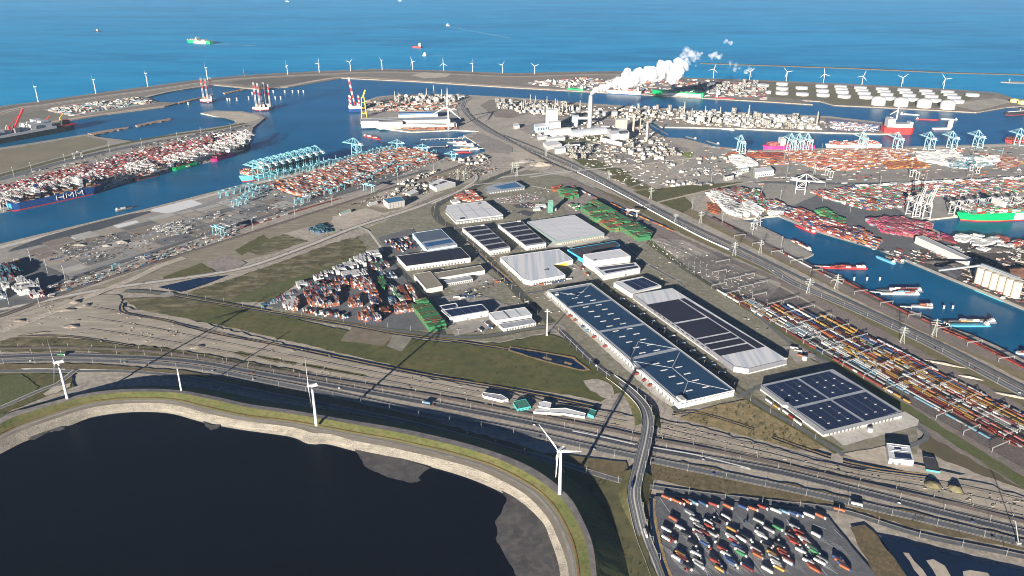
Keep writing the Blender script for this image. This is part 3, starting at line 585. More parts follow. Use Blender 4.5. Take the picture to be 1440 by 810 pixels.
mudflat(P(686, 679, 704, 688, 713, 702, 705, 722, 696, 733, 700, 752, 697, 757, 708, 777, 716, 792, 727, 812, 735, 900, 793, 900, 789, 810, 781, 777, 774, 756, 766, 737, 746, 716, 720, 697), wz + .12)
mudflat(P(40, 618, 45, 608, 60, 602, 85, 596, 92, 602, 84, 606, 70, 606, 48, 619), wz + .12)
mudflat(P(286, 592, 296, 597, 310, 597, 306, 602, 296, 605, 289, 600), wz + .12)

# ================================================================ BUILDINGS
ALBEDO[0] = 1.0
def clad(name, c, c2=None, rough=.55, s=.25):
    return mat(name, c, rough, c2 or tuple(v * .86 for v in c), s, stretch=(0, 1, .08), col3=tuple(v * .93 for v in c), scale3=.05)
WHITE = clad('white_cladding', (.4, .4, .39)); GREYC = clad('grey_cladding', (.115, .122, .135)); BLUEC = clad('blue_cladding', (.38, .52, .6)); LBLUE = clad('bright_blue_cladding', (.05, .36, .62))
BEIGE = clad('beige_cladding', (.4, .36, .29)); DGREY = clad('dark_cladding', (.06, .065, .075)); GREENG = clad('green_glass', (.1, .3, .22), rough=.3); CREAM = clad('cream_concrete', (.46, .4, .31)); REDC = clad('red_cladding', (.4, .06, .04)); YELLOW = clad('yellow_paint', (.6, .4, .04)); TEALC = clad('teal_cladding', (.06, .3, .3))
RWHITE = mat('white_roof', (.62, .64, .66), .7, (.52, .54, .57), .06, stretch=(R(67), .1, 1)); RGREY = mat('grey_roof', (.34, .36, .39), .75, (.27, .29, .32), .05); RBROWN = mat('bitumen_gravel_roof', (.26, .235, .19), .95, (.2, .185, .15), .08); RDARK = mat('dark_roof', (.05, .05, .06), .9, (.035, .035, .042), .06)
RSTRIPE = mat('ribbed_white_roof', (.66, .68, .7), .65, (.46, .5, .55), .09, stretch=(R(23), 1.0, .03), mixlo=.45, mixhi=.55)
def panel_mat(name, c, c2, ang):
    """photovoltaic glass with rows of module gaps"""
    m = mat(name, c, .45, c2, .015, spec=.12)
    n = m.node_tree.nodes; l = m.node_tree.links; b = n['Principled BSDF']
    mp = n.new('ShaderNodeMapping'); mp.inputs['Rotation'].default_value = (0, 0, ang); l.new(n['Geometry'].outputs['Position'], mp.inputs[0])
    w = n.new('ShaderNodeTexWave'); w.inputs['Scale'].default_value = .36; w.inputs['Distortion'].default_value = 0; l.new(mp.outputs[0], w.inputs['Vector'])
    mr = n.new('ShaderNodeMapRange'); mr.inputs[1].default_value = .82; mr.inputs[2].default_value = 1; mr.inputs[4].default_value = .35; l.new(w.outputs[1], mr.inputs[0])
    mx = n.new('ShaderNodeMix'); mx.data_type = 'RGBA'; src = b.inputs['Base Color'].links[0].from_socket
    l.new(mr.outputs[0], mx.inputs[0]); l.new(src, mx.inputs[6]); mx.inputs[7].default_value = (.1, .12, .16, 1); l.new(mx.outputs[2], b.inputs['Base Color'])
    return m
PVBLUE = panel_mat('solar_blue', (.011, .038, .085), (.015, .05, .105), R(22)); PVNAVY = panel_mat('solar_navy', (.012, .022, .06), (.01, .018, .05), R(22)); PVDARK = panel_mat('solar_black', (.024, .02, .03), (.019, .016, .025), R(-67))
GLASSD = mat('dark_glass', (.02, .025, .035), .2, (.03, .035, .045), .3, spec=.6)
DOCK = mat('dock_door', (.12, .12, .125), .6, (.09, .09, .09), .5)
SKYL = mat('skylight', (.6, .6, .58), .4, (.5, .5, .5), .2)

def ccw(p):
    a = sum(p[i - 1].x * p[i].y - p[i].x * p[i - 1].y for i in range(len(p)))
    return p if a > 0 else p[::-1]
class Bld:
    """roof outline traced at roof height h above ground; parts go under an empty at its base"""
    def __init__(s, name, label, cat, roof_px, h, wall, roof, group=None, z0=None, par=.6, world_pts=None):
        s.h = h; pts = world_pts or [G(x, y, h) for x, y in roof_px]; s.q = pts
        c = sum(pts, Vector()) / len(pts); gz = ground_z(c.x, c.y) if z0 is None else z0; s.gz = gz; s.c = Vector((c.x, c.y, gz))
        s.e = empty(name, s.c, 0, label, cat, group); s.H = h + gz
        p = ccw([Vector((v.x - c.x, v.y - c.y, 0)) for v in pts]); s.p = p
        m = MB(); m.prism([(v.x, v.y) for v in p], -.3, h + par, top=False); s.wall = obj('wall', m, wall, s.e)
        m = MB(); m.prism([(v.x * .998, v.y * .998) for v in p], h - .5, h, top=True); s.roof = obj('roof', m, roof, s.e)
    def loc(s, px, py, dz=0): v = G(px, py, s.h + s.gz + dz); return Vector((v.x - s.c.x, v.y - s.c.y, s.h + dz))
    def rpatch(s, name, pts, m, t=.5):
        """flat raised piece on the roof, traced in the photograph"""
        q = ccw([s.loc(x, y, t) for x, y in pts]); mb = MB(); mb.prism([(v.x, v.y) for v in q], s.h + .02, s.h + t); return obj(name, mb, m, s.roof)
    def uv(s, u, v, dz=0):
        A, B, Cc, D = s.q[:4]; p = A.lerp(B, u).lerp(D.lerp(Cc, u), v); return Vector((p.x - s.c.x, p.y - s.c.y, s.h + dz))
    def upatch(s, name, u0, v0, u1, v1, m, t=.5, base=.02):
        q = ccw([s.uv(u0, v0), s.uv(u1, v0), s.uv(u1, v1), s.uv(u0, v1)]); mb = MB(); mb.prism([(v.x, v.y) for v in q], s.h + base, s.h + t); return obj(name, mb, m, s.roof)
    def rline(s, name, pts, w, m, t=.8):
        for a, b in zip(pts, pts[1:]):
            mb = MB(); p, q = s.loc(*a), s.loc(*b); p.z = q.z = s.h + t / 2 + .3; mb.bar(p, q, w, t); obj(name, mb, m, s.roof)
    def edge(s, i):
        """edge i of the traced outline: start, direction, outward normal, length"""
        a = s.q[i]; b = s.q[(i + 1) % len(s.q)]; a = Vector((a.x - s.c.x, a.y - s.c.y, 0)); b = Vector((b.x - s.c.x, b.y - s.c.y, 0)); d = b - a; L = d.length; d /= L
        n = Vector((d.y, -d.x, 0)); n = n if n.dot((a + b) / 2) > 0 else -n
        return a, d, n, L
    def doors(s, i, step, w=3.2, hh=4.2, m=DOCK, f0=.05, f1=.95, name='dock_door', z=.8, depth=.5):
        a, d, n, L = s.edge(i); ang = math.atan2(d.y, d.x); t = L * f0; me = None
        while t < L * f1:
            p = a + d * t + n * (depth / 2 - .05)
            if me is None: mb = MB(); mb.box(0, 0, 0, w, depth, hh); me = mb.mesh(name, m)
            link(name, me, s.wall, (p.x, p.y, z), ang); t += step
    def band(s, i, z0, z1, m, name='facade_band', t=.25, f0=0, f1=1):
        a, d, n, L = s.edge(i); p = a + d * (L * (f0 + f1) / 2) + n * (t / 2 + .02); mb = MB(); mb.box(p.x, p.y, z0, L * (f1 - f0), t, z1 - z0, math.atan2(d.y, d.x)); return obj(name, mb, m, s.wall)
    def rbox(s, name, px, py, sx, sy, sz, m, a=0.0, dz=.02):
        v = s.loc(px, py); mb = MB(); mb.box(v.x, v.y, s.h + dz, sx, sy, sz, a); return obj(name, mb, m, s.roof)
AZ = R(-67)     # heading of the park's long axis (x to the right, y away)

# --- the long warehouse under blue solar panels
b = Bld('warehouse', 'very long white warehouse covered in blue solar panels with zigzag roof walkways', 'warehouse', P(770, 409, 831, 399, 1033, 549.5, 955, 567.5), 12, WHITE, RGREY)
for q in ((775, 411, 830.5, 401.3, 857.5, 421, 799.5, 431), (801.5, 433, 860, 423, 902.5, 454.5, 842, 465), (845.5, 467.6, 906, 457.2, 948.5, 489, 886.5, 502.5), (891, 506, 953.5, 492.6, 1029, 548.8, 958, 564.5)): b.rpatch('solar_array', P(*q), PVBLUE)
for ln in (Z(880, 440, 6, 40, 385, 105, 245, 420, 303), Z(880, 440, 6, 455, 335, 390, 465, 70, 410), Z(880, 440, 6, 390, 465, 455, 520, 525, 578, 865, 652), Z(880, 440, 6, 525, 578, 470, 730), Z(700, 330, 6, 480, 485, 620, 505, 680, 515, 765, 437)): b.rline('roof_walkway', ln, 1.3, RGREY, .6)
me = MB(); me.box(0, 0, 0, 13, 2.6, .5); SKM = me.mesh('skylight', SKYL)
for x, y in Z(700, 330, 6, 605, 500, 705, 485, 650, 535, 757, 517, 695, 573, 805, 553, 742, 610, 852, 592, 790, 648, 903, 630, 840, 690, 952, 668, 890, 730, 1003, 710, 943, 771, 1055, 750) + Z(760, 440, 6, 582, 112, 697, 90, 636, 153, 753, 133, 690, 200, 810, 177, 748, 245, 866, 224, 808, 292, 925, 268, 860, 337, 982, 315, 977, 428, 1098, 405, 1043, 483, 1168, 457, 1110, 537, 1238, 512, 1180, 594, 1308, 568, 1255, 655, 1395, 625):
    v = b.loc(x, y, .55); link('skylight', SKM, b.roof, v, R(22))
b.doors(3, 11.5, 3.4, 4.4, DOCK, .03, .97); b.doors(2, 9, 5.5, 1.2, GLASSD, .05, .95, 'window', 9); b.band(3, 10, 11.2, GREYC); b.doors(2, 14, .8, 11.5, RWHITE, .02, .98, 'pilaster', .2)
b.rbox('stair_tower', 958, 562, 9, 16, 4, WHITE, R(22)); b.rbox('roof_unit', 783, 415, 8, 5, 3, WHITE, R(22)); b.doors(1, 13, 3.4, 4.4, DOCK, .03, .97)
# --- twin warehouse with dark roof
b = Bld('warehouse', 'long warehouse with purple-black solar roof between two ribbed white roof ends', 'warehouse', P(890, 415, 945, 406, 1107, 506.5, 1053, 519.5, 1032, 516, 1010, 500), 11.5, clad('pale_grey_cladding', (.15, .15, .17)), RSTRIPE)
for q in ((909, 428.6, 954, 420.8, 992, 445.6, 946.5, 453.8), (949.5, 455.8, 995, 447.3, 1025.5, 466.6, 978, 475.6), (980.5, 477.4, 1028, 468.2, 1037, 474.2, 989, 483.4), (991.5, 485.1, 1040, 475.9, 1048.5, 481.6, 1000.5, 491.3), (1003, 493.1, 1051, 483.6, 1061.5, 490.3, 1013, 500.2), (956.5, 420.4, 962.5, 419.4, 1075, 487.3, 1064.5, 489.7)): b.rpatch('solar_array', P(*q), PVDARK)
b.doors(5, 17, 9, 2, GLASSD, .1, .75, 'window', 7); b.band(2, .2, 2.6, WHITE); b.band(3, .2, 10, WHITE); b.doors(1, 13, 3.4, 4.4, DOCK, .05, .95); b.band(5, .2, 2.6, WHITE)
b.rbox('roof_unit', 1105, 505, 5, 3, 2.4, WHITE, R(22))
# --- navy solar warehouse near the rail yard
b = Bld('warehouse', 'square grey warehouse with four navy solar fields divided by a pale cross', 'warehouse', P(1070, 542.5, 1170.8, 520.3, 1269, 580.8, 1159, 607.5), 11, GREYC, RGREY)
for q in ((1076.5, 543, 1120.5, 533, 1163, 560.5, 1115.5, 571.5), (1124.5, 532, 1166, 522.5, 1213.5, 548, 1166.5, 559.5), (1120, 575, 1167.5, 563.5, 1213, 593, 1164, 604.5), (1171, 562.5, 1217.5, 551.5, 1262, 579, 1218, 591.8)): b.rpatch('solar_array', P(*q), PVNAVY)
for i in (.14, .27, .38, .62, .74, .86):
    for v0, v1 in ((.06, .45), (.55, .94)): b.upatch('service_aisle', i - .0012, v0, i + .0012, v1, GREYC, .62, .5)
    for v in (.18, .3, .42, .64, .78, .9):
        if random.random() < .75: b.upatch('roof_hatch', i - .014, v - .004, i + .014, v + .004, SKYL, .9, .5)
b.band(3, .3, 3.4, WHITE); b.band(2, .3, 4.4, WHITE); b.doors(2, 7.5, 3.4, 4, DOCK, .12, .45); b.doors(2, 7.5, 3.4, 4, DOCK, .55, .95); b.rbox('stair_tower', 1105, 571, 12, 8, 4.5, WHITE, R(68))
m = MB(); m.lathe([(4.2, 0), (4.2, 7), (3.6, 8), (0, 8.6)], n=16); tag(obj('water_tank', m, WHITE, loc=tuple(G(1223, 608))), 'white cylindrical water tank at the docks of the navy solar warehouse', 'tank')
m = MB(); m.lathe([(4.6, 0), (4.6, 8), (3.8, 9), (0, 9.6)], n=16); tag(obj('water_tank', m, WHITE, loc=tuple(G(1131, 507))), 'white cylindrical tank in the yard behind the purple-black solar warehouse', 'tank')
# --- other park buildings
b = Bld('warehouse', 'small white hall with solar strip and silver roof beside a bare yard', 'warehouse', P(1246.7, 623.3, 1279.5, 627.5, 1285.5, 648, 1250.4, 645), 11, WHITE, RWHITE); b.upatch('solar_array', .25, .55, .93, .9, PVNAVY); b.upatch('solar_array', .3, .2, .6, .32, PVNAVY); b.doors(2, 9, 4, 4.5, DOCK, .55, .95)
for v in (.12, .4, .5): b.upatch('skylight', .1, v, .9, v + .03, SKYL, .4)
b = Bld('canopy', 'dark low shed with teal edge beside the small white hall', 'shed', Z(1080, 607, 4, 875, 140, 940, 150, 970, 225, 890, 212), 5, DGREY, RDARK); b.band(2, 2.5, 5.2, TEALC, 'fascia')
b = Bld('warehouse', 'white-roofed warehouse with chamfered corner inside the curve of the avenue', 'warehouse', P(628, 289.5, 682.5, 283.7, 707.5, 303, 641.5, 310.5, 626.5, 295.5), 12, WHITE, RWHITE)
for i in (.25, .5, .75): b.upatch('roof_gutter', i - .002, 0.02, i + .002, .98, GREYC, .3)
b.upatch('roof_gutter', .01, .5, .99, .504, GREYC, .3); b.doors(2, 9, 4, 4, DOCK, .05, .95); b.band(2, 6, 9, GREYC); b.band(3, 5, 10, GREYC); b.upatch('solar_array', .78, .05, .86, .12, PVNAVY); b.upatch('solar_array', .1, .88, .2, .96, PVNAVY)
b = Bld('warehouse', 'blue-grey warehouse with pale solar roof beside the viaduct ramp', 'warehouse', P(681, 264, 693, 260, 724.5, 255, 738.5, 263, 684.5, 270), 10, GREYC, RGREY); b.rpatch('solar_array', P(694, 262.5, 723.5, 256.5, 733, 262.5, 706, 266), mat('solar_sky', (.05, .14, .26), .35, (.04, .11, .21), .05)); b.doors(3, 9, 4, 4, WHITE, .05, .95)
for nm, q in (('white warehouse with five rows of black solar tables, by the grass verge of the avenue', P(650, 321, 681.7, 316.7, 717.5, 349, 689, 354)), ('white warehouse with five rows of black solar tables, next to the big pale-roofed hall', P(700, 316, 733, 311, 768, 343, 740, 347))):
    b = Bld('warehouse', nm, 'warehouse', q, 12, WHITE, RGREY)
    for k in range(5):
        for c_ in range(7): b.upatch('solar_table', .04 + c_ * .134, .04 + k * .192, .04 + c_ * .134 + .115, .04 + k * .192 + .135, PVDARK, 1.0, .3)
    b.doors(2, 8, 4, 4, DOCK, .1, .9); b.rbox('roof_unit', q[1][0] - 3, q[1][1] + 1, 9, 5, 4, WHITE, R(22)); b.doors(3, 16, 3, 4, DOCK, .1, .9)
b = Bld('warehouse', 'broad pale-roofed warehouse with grey-green wall band and long dock row', 'warehouse', P(741, 312.8, 807.7, 303, 850, 329, 782.7, 340), 12, clad('grey_green_cladding', (.16, .2, .2)), RWHITE)
for i in (.33, .66): b.upatch('roof_gutter', i - .002, .02, i + .002, .98, RGREY, .3)
b.upatch('roof_gutter', .01, .45, .99, .454, RGREY, .3); b.band(2, .3, 5.5, BEIGE); b.doors(2, 5.5, 2.6, 3.6, DOCK, .05, .9)
b = Bld('warehouse', 'blue-walled warehouse with grey roof and half-built blue solar field', 'warehouse', P(580, 329, 620, 322.5, 643, 345, 601, 352.5), 13, BLUEC, RGREY); b.upatch('solar_array', .03, .03, .97, .55, mat('solar_grey', (.1, .13, .17), .5, (.08, .1, .14), .05)); b.upatch('solar_array', .06, .64, .95, .84, mat('solar_mid', (.03, .1, .22), .35, (.025, .08, .18), .05)); b.upatch('roof_strip', .1, .9, .7, .96, WHITE)
b = Bld('warehouse', 'white-walled warehouse with unbroken black solar roof next to the container depot', 'warehouse', P(558, 361, 647.5, 348.7, 661.7, 363.3, 571.7, 375.3), 12, WHITE, RDARK); b.upatch('solar_array', .012, .02, .245, .97, PVDARK); b.upatch('solar_array', .255, .02, .5, .97, PVDARK); b.upatch('solar_array', .51, .02, .745, .97, PVDARK); b.upatch('solar_array', .755, .02, .988, .97, PVDARK); b.doors(2, 8, 3.6, 4.2, DOCK, .1, .97)
b = Bld('warehouse', 'white box hall with brown gravel roof at the depot road', 'warehouse', P(581.7, 386.7, 605, 382.5, 622.5, 403, 600, 407.5), 11, WHITE, RBROWN); b.doors(3, 20, 4, 4, DOCK, .1, .9)
b = Bld('warehouse', 'brown gravel-roofed long hall with white dock doors and grey canopy', 'warehouse', P(609, 385, 676, 374, 682, 381, 658.5, 385, 616.7, 392), 10, WHITE, RBROWN); b.doors(4, 6, 4, 3.4, WHITE, .1, .9)
b = Bld('canopy', 'low grey dock canopy in front of the brown-roofed long hall', 'canopy', P(622, 396, 661, 389.5, 665, 394, 628, 400), 6, WHITE, RGREY); b.doors(2, 5, 3, 3.5, DOCK, .05, .95)
b = Bld('warehouse', 'small white hall with five navy solar fields near the green container stack', 'warehouse', P(620, 437.5, 677.5, 429, 687, 438.5, 633, 448), 12, WHITE, RWHITE)
for k in range(5): b.upatch('solar_array', .07 + k * .185, .12, .07 + k * .185 + .165, .9, PVNAVY)
b.doors(2, 30, 3, 3, DOCK, .2, .9)
b = Bld('office_annex', 'low white annex with roof solar frame behind the small solar hall', 'annex', P(617.5, 431.5, 641, 427.5, 645, 433, 621, 437), 9, WHITE, RWHITE); b.upatch('solar_array', .1, .2, .9, .8, PVNAVY)
b = Bld('warehouse', 'white hall with pale two-bay roof and low dock annex by the roundabout road', 'warehouse', P(687.5, 441, 738, 433, 748, 443.5, 697.5, 451.5), 12, WHITE, RWHITE); b.upatch('roof_gutter', .37, .02, .4, .98, GREYC); b.upatch('roof_gutter', .7, .02, .704, .98, GREYC)
b = Bld('dock_annex', 'low pale dock annex in front of the two-bay white hall', 'annex', P(701, 456.7, 748, 449, 754, 455, 708, 463), 7, WHITE, RGREY); b.doors(2, 6, 3, 3.8, DOCK, .05, .95)
b = Bld('warehouse', 'white L-shaped hall with ribbed white roof and yellow loading corner', 'warehouse', P(703, 362.5, 786, 351, 806, 366, 776, 372.8, 795, 387.5, 747, 396, 737, 393.5), 12, WHITE, RSTRIPE); b.doors(4, 7, 3.4, 4, DOCK, .05, .95); b.band(2, 1, 8, YELLOW, f0=.3, f1=.8); b.rbox('roof_unit', 768, 380, 9, 5, 2, GREYC, R(22)); b.doors(6, 30, 3, 3, DOCK, .1, .9)
b = Bld('warehouse', 'dark-roofed hall with bright blue wall edge behind the tall white block', 'warehouse', P(797.5, 351.7, 865, 340, 872, 346, 820, 365), 10, LBLUE, RDARK); b.upatch('solar_array', .04, .05, .96, .5, mat('solar_dull', (.05, .055, .06), .6, (.04, .043, .05), .05))
b = Bld('cold_store', 'tall windowless white block with pale roof, highest in the logistics park', 'cold store', P(820, 359, 871.7, 351, 886.7, 361, 835, 368), 27, WHITE, RWHITE); b.rbox('roof_unit', 836, 366.5, 5, 3, 2, GREYC, R(22))
b = Bld('warehouse', 'white stepped hall with two dark solar strips attached to the tall block', 'warehouse', P(836, 376.5, 894, 370.5, 900.5, 378, 849, 388), 13, WHITE, RWHITE); b.upatch('solar_array', .06, .1, .93, .42, PVNAVY); b.upatch('solar_array', .1, .58, .96, .85, PVNAVY); b.doors(2, 60, 4, 4, DOCK, .4, .9)
b = Bld('warehouse', 'small white hall with three navy solar fields at the back of the dark-roofed twin', 'warehouse', P(863, 398, 903, 390, 930, 403, 888.5, 414), 11, WHITE, RWHITE)
for k in range(3): b.upatch('solar_array', .25 + k * .25, .1, .25 + k * .25 + .225, .88, PVNAVY)
b = Bld('control_tower', 'green glass office tower with a long shadow among low white annexes', 'tower', Z(560, 230, 6, 1262, 318, 1295, 311, 1308, 322, 1272, 330), 34, GREENG, RWHITE)
for k in range(9): b.band(2, 2 + k * 3.6, 3.4 + k * 3.6, mat('pale_glass', (.25, .45, .38), .3, (.2, .38, .32), .3), 'window_band'); b.band(3, 2 + k * 3.6, 3.4 + k * 3.6, MATS['pale_glass'], 'window_band')
for i, q in enumerate(((1135, 372, 1190, 365, 1200, 385, 1140, 390), (1155, 350, 1240, 345, 1250, 360, 1165, 366), (1310, 372, 1330, 370, 1335, 385, 1312, 388))): b = Bld('office_annex', ('low white office block left of the green tower', 'flat white canteen block behind the green tower', 'tiny white kiosk right of the green tower')[i], 'office', Z(560, 230, 6, *q), 6, WHITE, RWHITE); b.doors(2, 4, 2.4, 1.4, GLASSD, .1, .9, 'window', 2)
b = Bld('process_hall', 'grey mesh-clad hall with blue roof in the sandy lot', 'hall', P(539, 280.5, 562, 276.5, 569, 282.5, 546, 286.5), 18, clad('mesh_cladding', (.3, .29, .27)), mat('blue_roof', (.05, .17, .3), .6, (.04, .14, .25), .05)); b.band(3, .3, 17, WHITE); b.doors(2, 9, .7, 17, GREYC, .05, .97, 'pilaster', .2)
b = Bld('factory_hall', 'white twin-bay factory with dark roof slots and red rear edge', 'factory', P(603, 259, 617, 252, 640.5, 257.5, 614, 265), 13, WHITE, RWHITE); b.upatch('roof_slot', .06, .35, .3, .6, RDARK); b.upatch('roof_slot', .45, .4, .9, .6, RDARK); b.band(1, 9, 13.7, REDC)
b = Bld('factory_hall', 'beige concrete shed among scrap beside the blue-roofed hall', 'shed', P(570, 271.7, 582, 267, 588.5, 270, 577, 275), 12, BEIGE, RWHITE)
b = Bld('site_shed', 'long green-roofed site shed on the sandy lot', 'shed', P(477, 300, 491, 295, 494, 297, 479, 302), 5, WHITE, mat('mint_roof', (.3, .45, .38), .7, (.25, .38, .32), .1))
b = Bld('site_shed', 'low pale shed near the canal side of the rail terminal', 'shed', P(516, 287, 529, 283.5, 531, 285, 518, 289), 5, WHITE, RWHITE)
# works compound by the railway
for nm, q, h, w_, r_ in (('dark green-roofed shed in the works compound beside the highway', (5, 665, 75, 648, 105, 690, 30, 705), 5, TEALC, mat('green_sheet_roof', (.06, .2, .15), .6, (.05, .16, .12), .1)), ('white cabin block in the works compound beside the highway', (145, 672, 180, 660, 222, 672, 215, 700, 150, 690), 6, WHITE, RWHITE), ('small green shed at the end of the works compound', (425, 730, 440, 705, 475, 715, 460, 745), 5, TEALC, MATS['green_sheet_roof']), ('long pale barrack roof in the works compound', (130, 705, 300, 700, 415, 730, 410, 748, 290, 730, 120, 720), 4, WHITE, RWHITE), ('low pale office roof at the head of the works compound', (-170, 610, -60, 625, -20, 650, -60, 655, -160, 630), 5, WHITE, RGREY)):
    b = Bld('site_shed', nm, 'shed', Z(720, 400, 4, *q), h, w_, r_); b.doors(2, 6, 1.6, 1.4, GLASSD, .1, .9, 'window', 1.6)

# --- shipyard halls
b = Bld('shipyard_hall', 'huge white shipyard hall with grey roof along the basin', 'hall', P(507, 167, 631, 164.3, 633, 168.5, 508, 171), 30, WHITE, RGREY); b.doors(2, 30, .9, 28, GREYC, .02, .98, 'pilaster', .5)
b = Bld('shipyard_hall', 'white front bay projecting from the huge shipyard hall', 'hall', P(532, 169, 565.5, 168, 566, 171.5, 532.5, 172.8), 30, WHITE, RGREY); b.band(2, .3, 10, YELLOW, 'gate', .3, .3, .36)
b = Bld('shipyard_hall', 'lower white side aisle with dark window strip on the shipyard hall', 'hall', P(566.5, 173.2, 641, 172, 642, 174, 567, 175.5), 17, WHITE, RGREY); b.band(2, 12, 15, GLASSD, 'window_band', .3, .2, .75)
b = Bld('shipyard_hall', 'separate white hall with blue roof edge behind the shipyard hall', 'hall', P(560, 158, 614.5, 156.5, 615.5, 159, 560.5, 160.5), 26, WHITE, mat('blue_edge_roof', (.05, .12, .28), .6, (.04, .1, .23), .05)); b.band(2, 21, 26, clad('blue_band', (.06, .14, .3)))
# --- power station
b = Bld('boiler_house', 'tallest grey-white boiler tower of the power station', 'power plant', Z(720, 100, 6, 285, 325, 380, 318, 388, 328, 295, 335), 88, clad('boiler_grey', (.55, .58, .62)), RWHITE); b.doors(2, 9, .8, 84, GREYC, .1, .95, 'pilaster', 1)
b = Bld('boiler_house', 'white turbine block in front of the tallest boiler tower', 'power plant', Z(720, 100, 6, 310, 425, 400, 420, 412, 432, 318, 440), 48, WHITE, RWHITE); b.band(1, 2, 46, BLUEC)
b = Bld('turbine_hall', 'pale blue hall at the foot of the boiler towers', 'power plant', Z(720, 100, 6, 185, 450, 300, 443, 318, 465, 200, 475), 24, BLUEC, RWHITE); b.doors(2, 8, 4, 12, GLASSD, .1, .9, 'window', 8)
b = Bld('filter_house', 'slim pale filter block between boiler tower and chimney', 'power plant', Z(720, 100, 6, 505, 375, 560, 372, 566, 385, 512, 388), 40, BLUEC, RWHITE)
b = Bld('power_hall', 'white stepped power hall below the row of four stacks', 'power plant', Z(720, 100, 6, 806, 492, 960, 485, 990, 520, 840, 535), 40, WHITE, RWHITE)
for i, q in enumerate(((830, 480, 880, 478, 890, 492, 840, 494), (900, 505, 960, 500, 970, 515, 910, 520))): b.rpatch('roof_unit', Z(720, 100, 6, *q), DGREY, 5)
b = Bld('power_hall', 'long low white hall with dark roof in front of the power hall', 'hall', Z(720, 100, 6, 745, 560, 790, 550, 950, 590, 930, 605), 16, WHITE, RDARK)
b = Bld('power_hall', 'cream boiler block behind the row of four stacks', 'power plant', Z(720, 100, 6, 870, 408, 965, 402, 975, 412, 880, 420), 62, CREAM, RWHITE)
for i, (q, h, w_, r_, lb) in enumerate((((260, 600, 370, 585, 420, 615, 300, 635), 14, WHITE, RWHITE, 'broad white vaulted store south of the boiler towers'), ((355, 640, 440, 632, 455, 652, 365, 662), 18, WHITE, RWHITE, 'white cube beside the switchyard'), ((475, 602, 560, 598, 575, 618, 490, 625), 18, WHITE, RDARK, 'white block with black roof above the switchyard'), ((450, 620, 540, 625, 550, 640, 460, 640), 16, WHITE, RWHITE, 'white annex between switchyard and black-roofed block'), ((210, 545, 290, 538, 300, 552, 220, 562), 12, WHITE, RWHITE, 'small white shed beside the ash stores'), ((285, 560, 430, 548, 450, 562, 300, 578), 12, WHITE, RWHITE, 'long white shed under the ash stores'), ((690, 475, 735, 470, 745, 485, 700, 490), 14, WHITE, RWHITE, 'white hut right of the tall chimney foot'), ((760, 340, 805, 337, 812, 350, 766, 354), 16, WHITE, RWHITE, 'white shed behind the tall chimney'), ((836, 338, 885, 335, 890, 348, 842, 352), 16, WHITE, RWHITE, 'second white shed behind the tall chimney'), ((700, 335, 730, 333, 736, 345, 705, 348), 14, WHITE, RWHITE, 'smaller shed close behind the tall chimney'), ((10, 448, 55, 445, 65, 462, 20, 468), 12, WHITE, RWHITE, 'white hut at the rail bend west of the power station'))):
    Bld('plant_shed', lb, 'shed', Z(720, 100, 6, *q), h, w_, r_)
def shed_tube(label, a, b_, w, h, m):
    """long barrel-roofed store"""
    p, q = G(*a), G(*b_); d = (q - p); L = d.length; mb = MB(); n = 8
    prof = [(-w / 2, -.3)] + [(-w / 2 * math.cos(math.pi * k / n), h * .35 + h * .65 * math.sin(math.pi * k / n)) for k in range(n + 1)] + [(w / 2, -.3)]
    for x in (0, L): mb.v += [(x, y, z) for y, z in prof]
    k = len(prof)
    for i in range(k - 1): mb.f.append((i, i + 1, k + i + 1, k + i)); mb.m.append(0)
    mb.f.append(tuple(range(k))); mb.f.append(tuple(reversed(range(k, 2 * k)))); mb.m += [0, 0]
    tag(obj('barrel_store', mb, m, loc=(p.x, p.y, ground_z(p.x, p.y)), rz=math.atan2(d.y, d.x)), label, 'store')
shed_tube('long grey barrel-roofed coal store right of the ash stores', Z(720, 100, 6, 490, 550, 780, 520)[0], Z(720, 100, 6, 490, 550, 780, 520)[1], 55, 26, RGREY)
shed_tube('pale grey barrel-roofed store below the boiler towers', *Z(720, 100, 6, 300, 545, 480, 525), 55, 26, mat('pale_fabric', (.48, .48, .47), .8, (.4, .4, .4), .05))
# --- terminal buildings on the right
for lb, q, h, w_, r_ in (('white terminal office with black roof openings', (600, 225, 740, 208, 772, 240, 612, 258), 18, WHITE, RWHITE), ('small mint-grey workshop near the white terminal office', (487, 222, 545, 212, 560, 225, 495, 235), 12, clad('mint_cladding', (.4, .5, .46)), RWHITE), ('black-roofed white house on the terminal access road', (345, 280, 415, 268, 432, 282, 360, 296), 14, WHITE, RDARK), ('long flat white quay shed near the access road', (415, 248, 500, 240, 520, 250, 430, 258), 6, WHITE, RWHITE)):
    b = Bld('terminal_building', lb, 'building', Z(960, 200, 6, *q), h, w_, r_); b.doors(2, 9, 3, 5, GLASSD, .1, .9, 'window', 3)
b = Bld('conveyor_gallery', 'long white covered conveyor gallery climbing past the coal yard', 'conveyor', Z(1200, 310, 6, 525, 140, 590, 132, 1010, 330, 965, 338), 18, WHITE, WHITE); 
p_, q_ = G(1375.5, 398.5), G(1426.5, 418.5); off_ = Vector((math.sin(R(23)), math.cos(R(23)), 0)) * 9.7; mb = MB(); mb.bar(p_ + off_ + Vector((0, 0, 42)), q_ + off_ + Vector((0, 0, 42)), 11, 5); mb.bar(p_ + off_ + Vector((0, 0, 45.5)), q_ + off_ + Vector((0, 0, 45.5)), 6, 2); mb.bar(p_ + off_ + Vector((0, 0, 42)), p_ + off_ * 2.5 + Vector((-90, 10, 20)), 5, 4); tag(obj('conveyor_gallery', mb, mat('gallery_grey', (.2, .22, .24), .6)), 'grey conveyor gallery running along the grain silo roofs', 'conveyor')
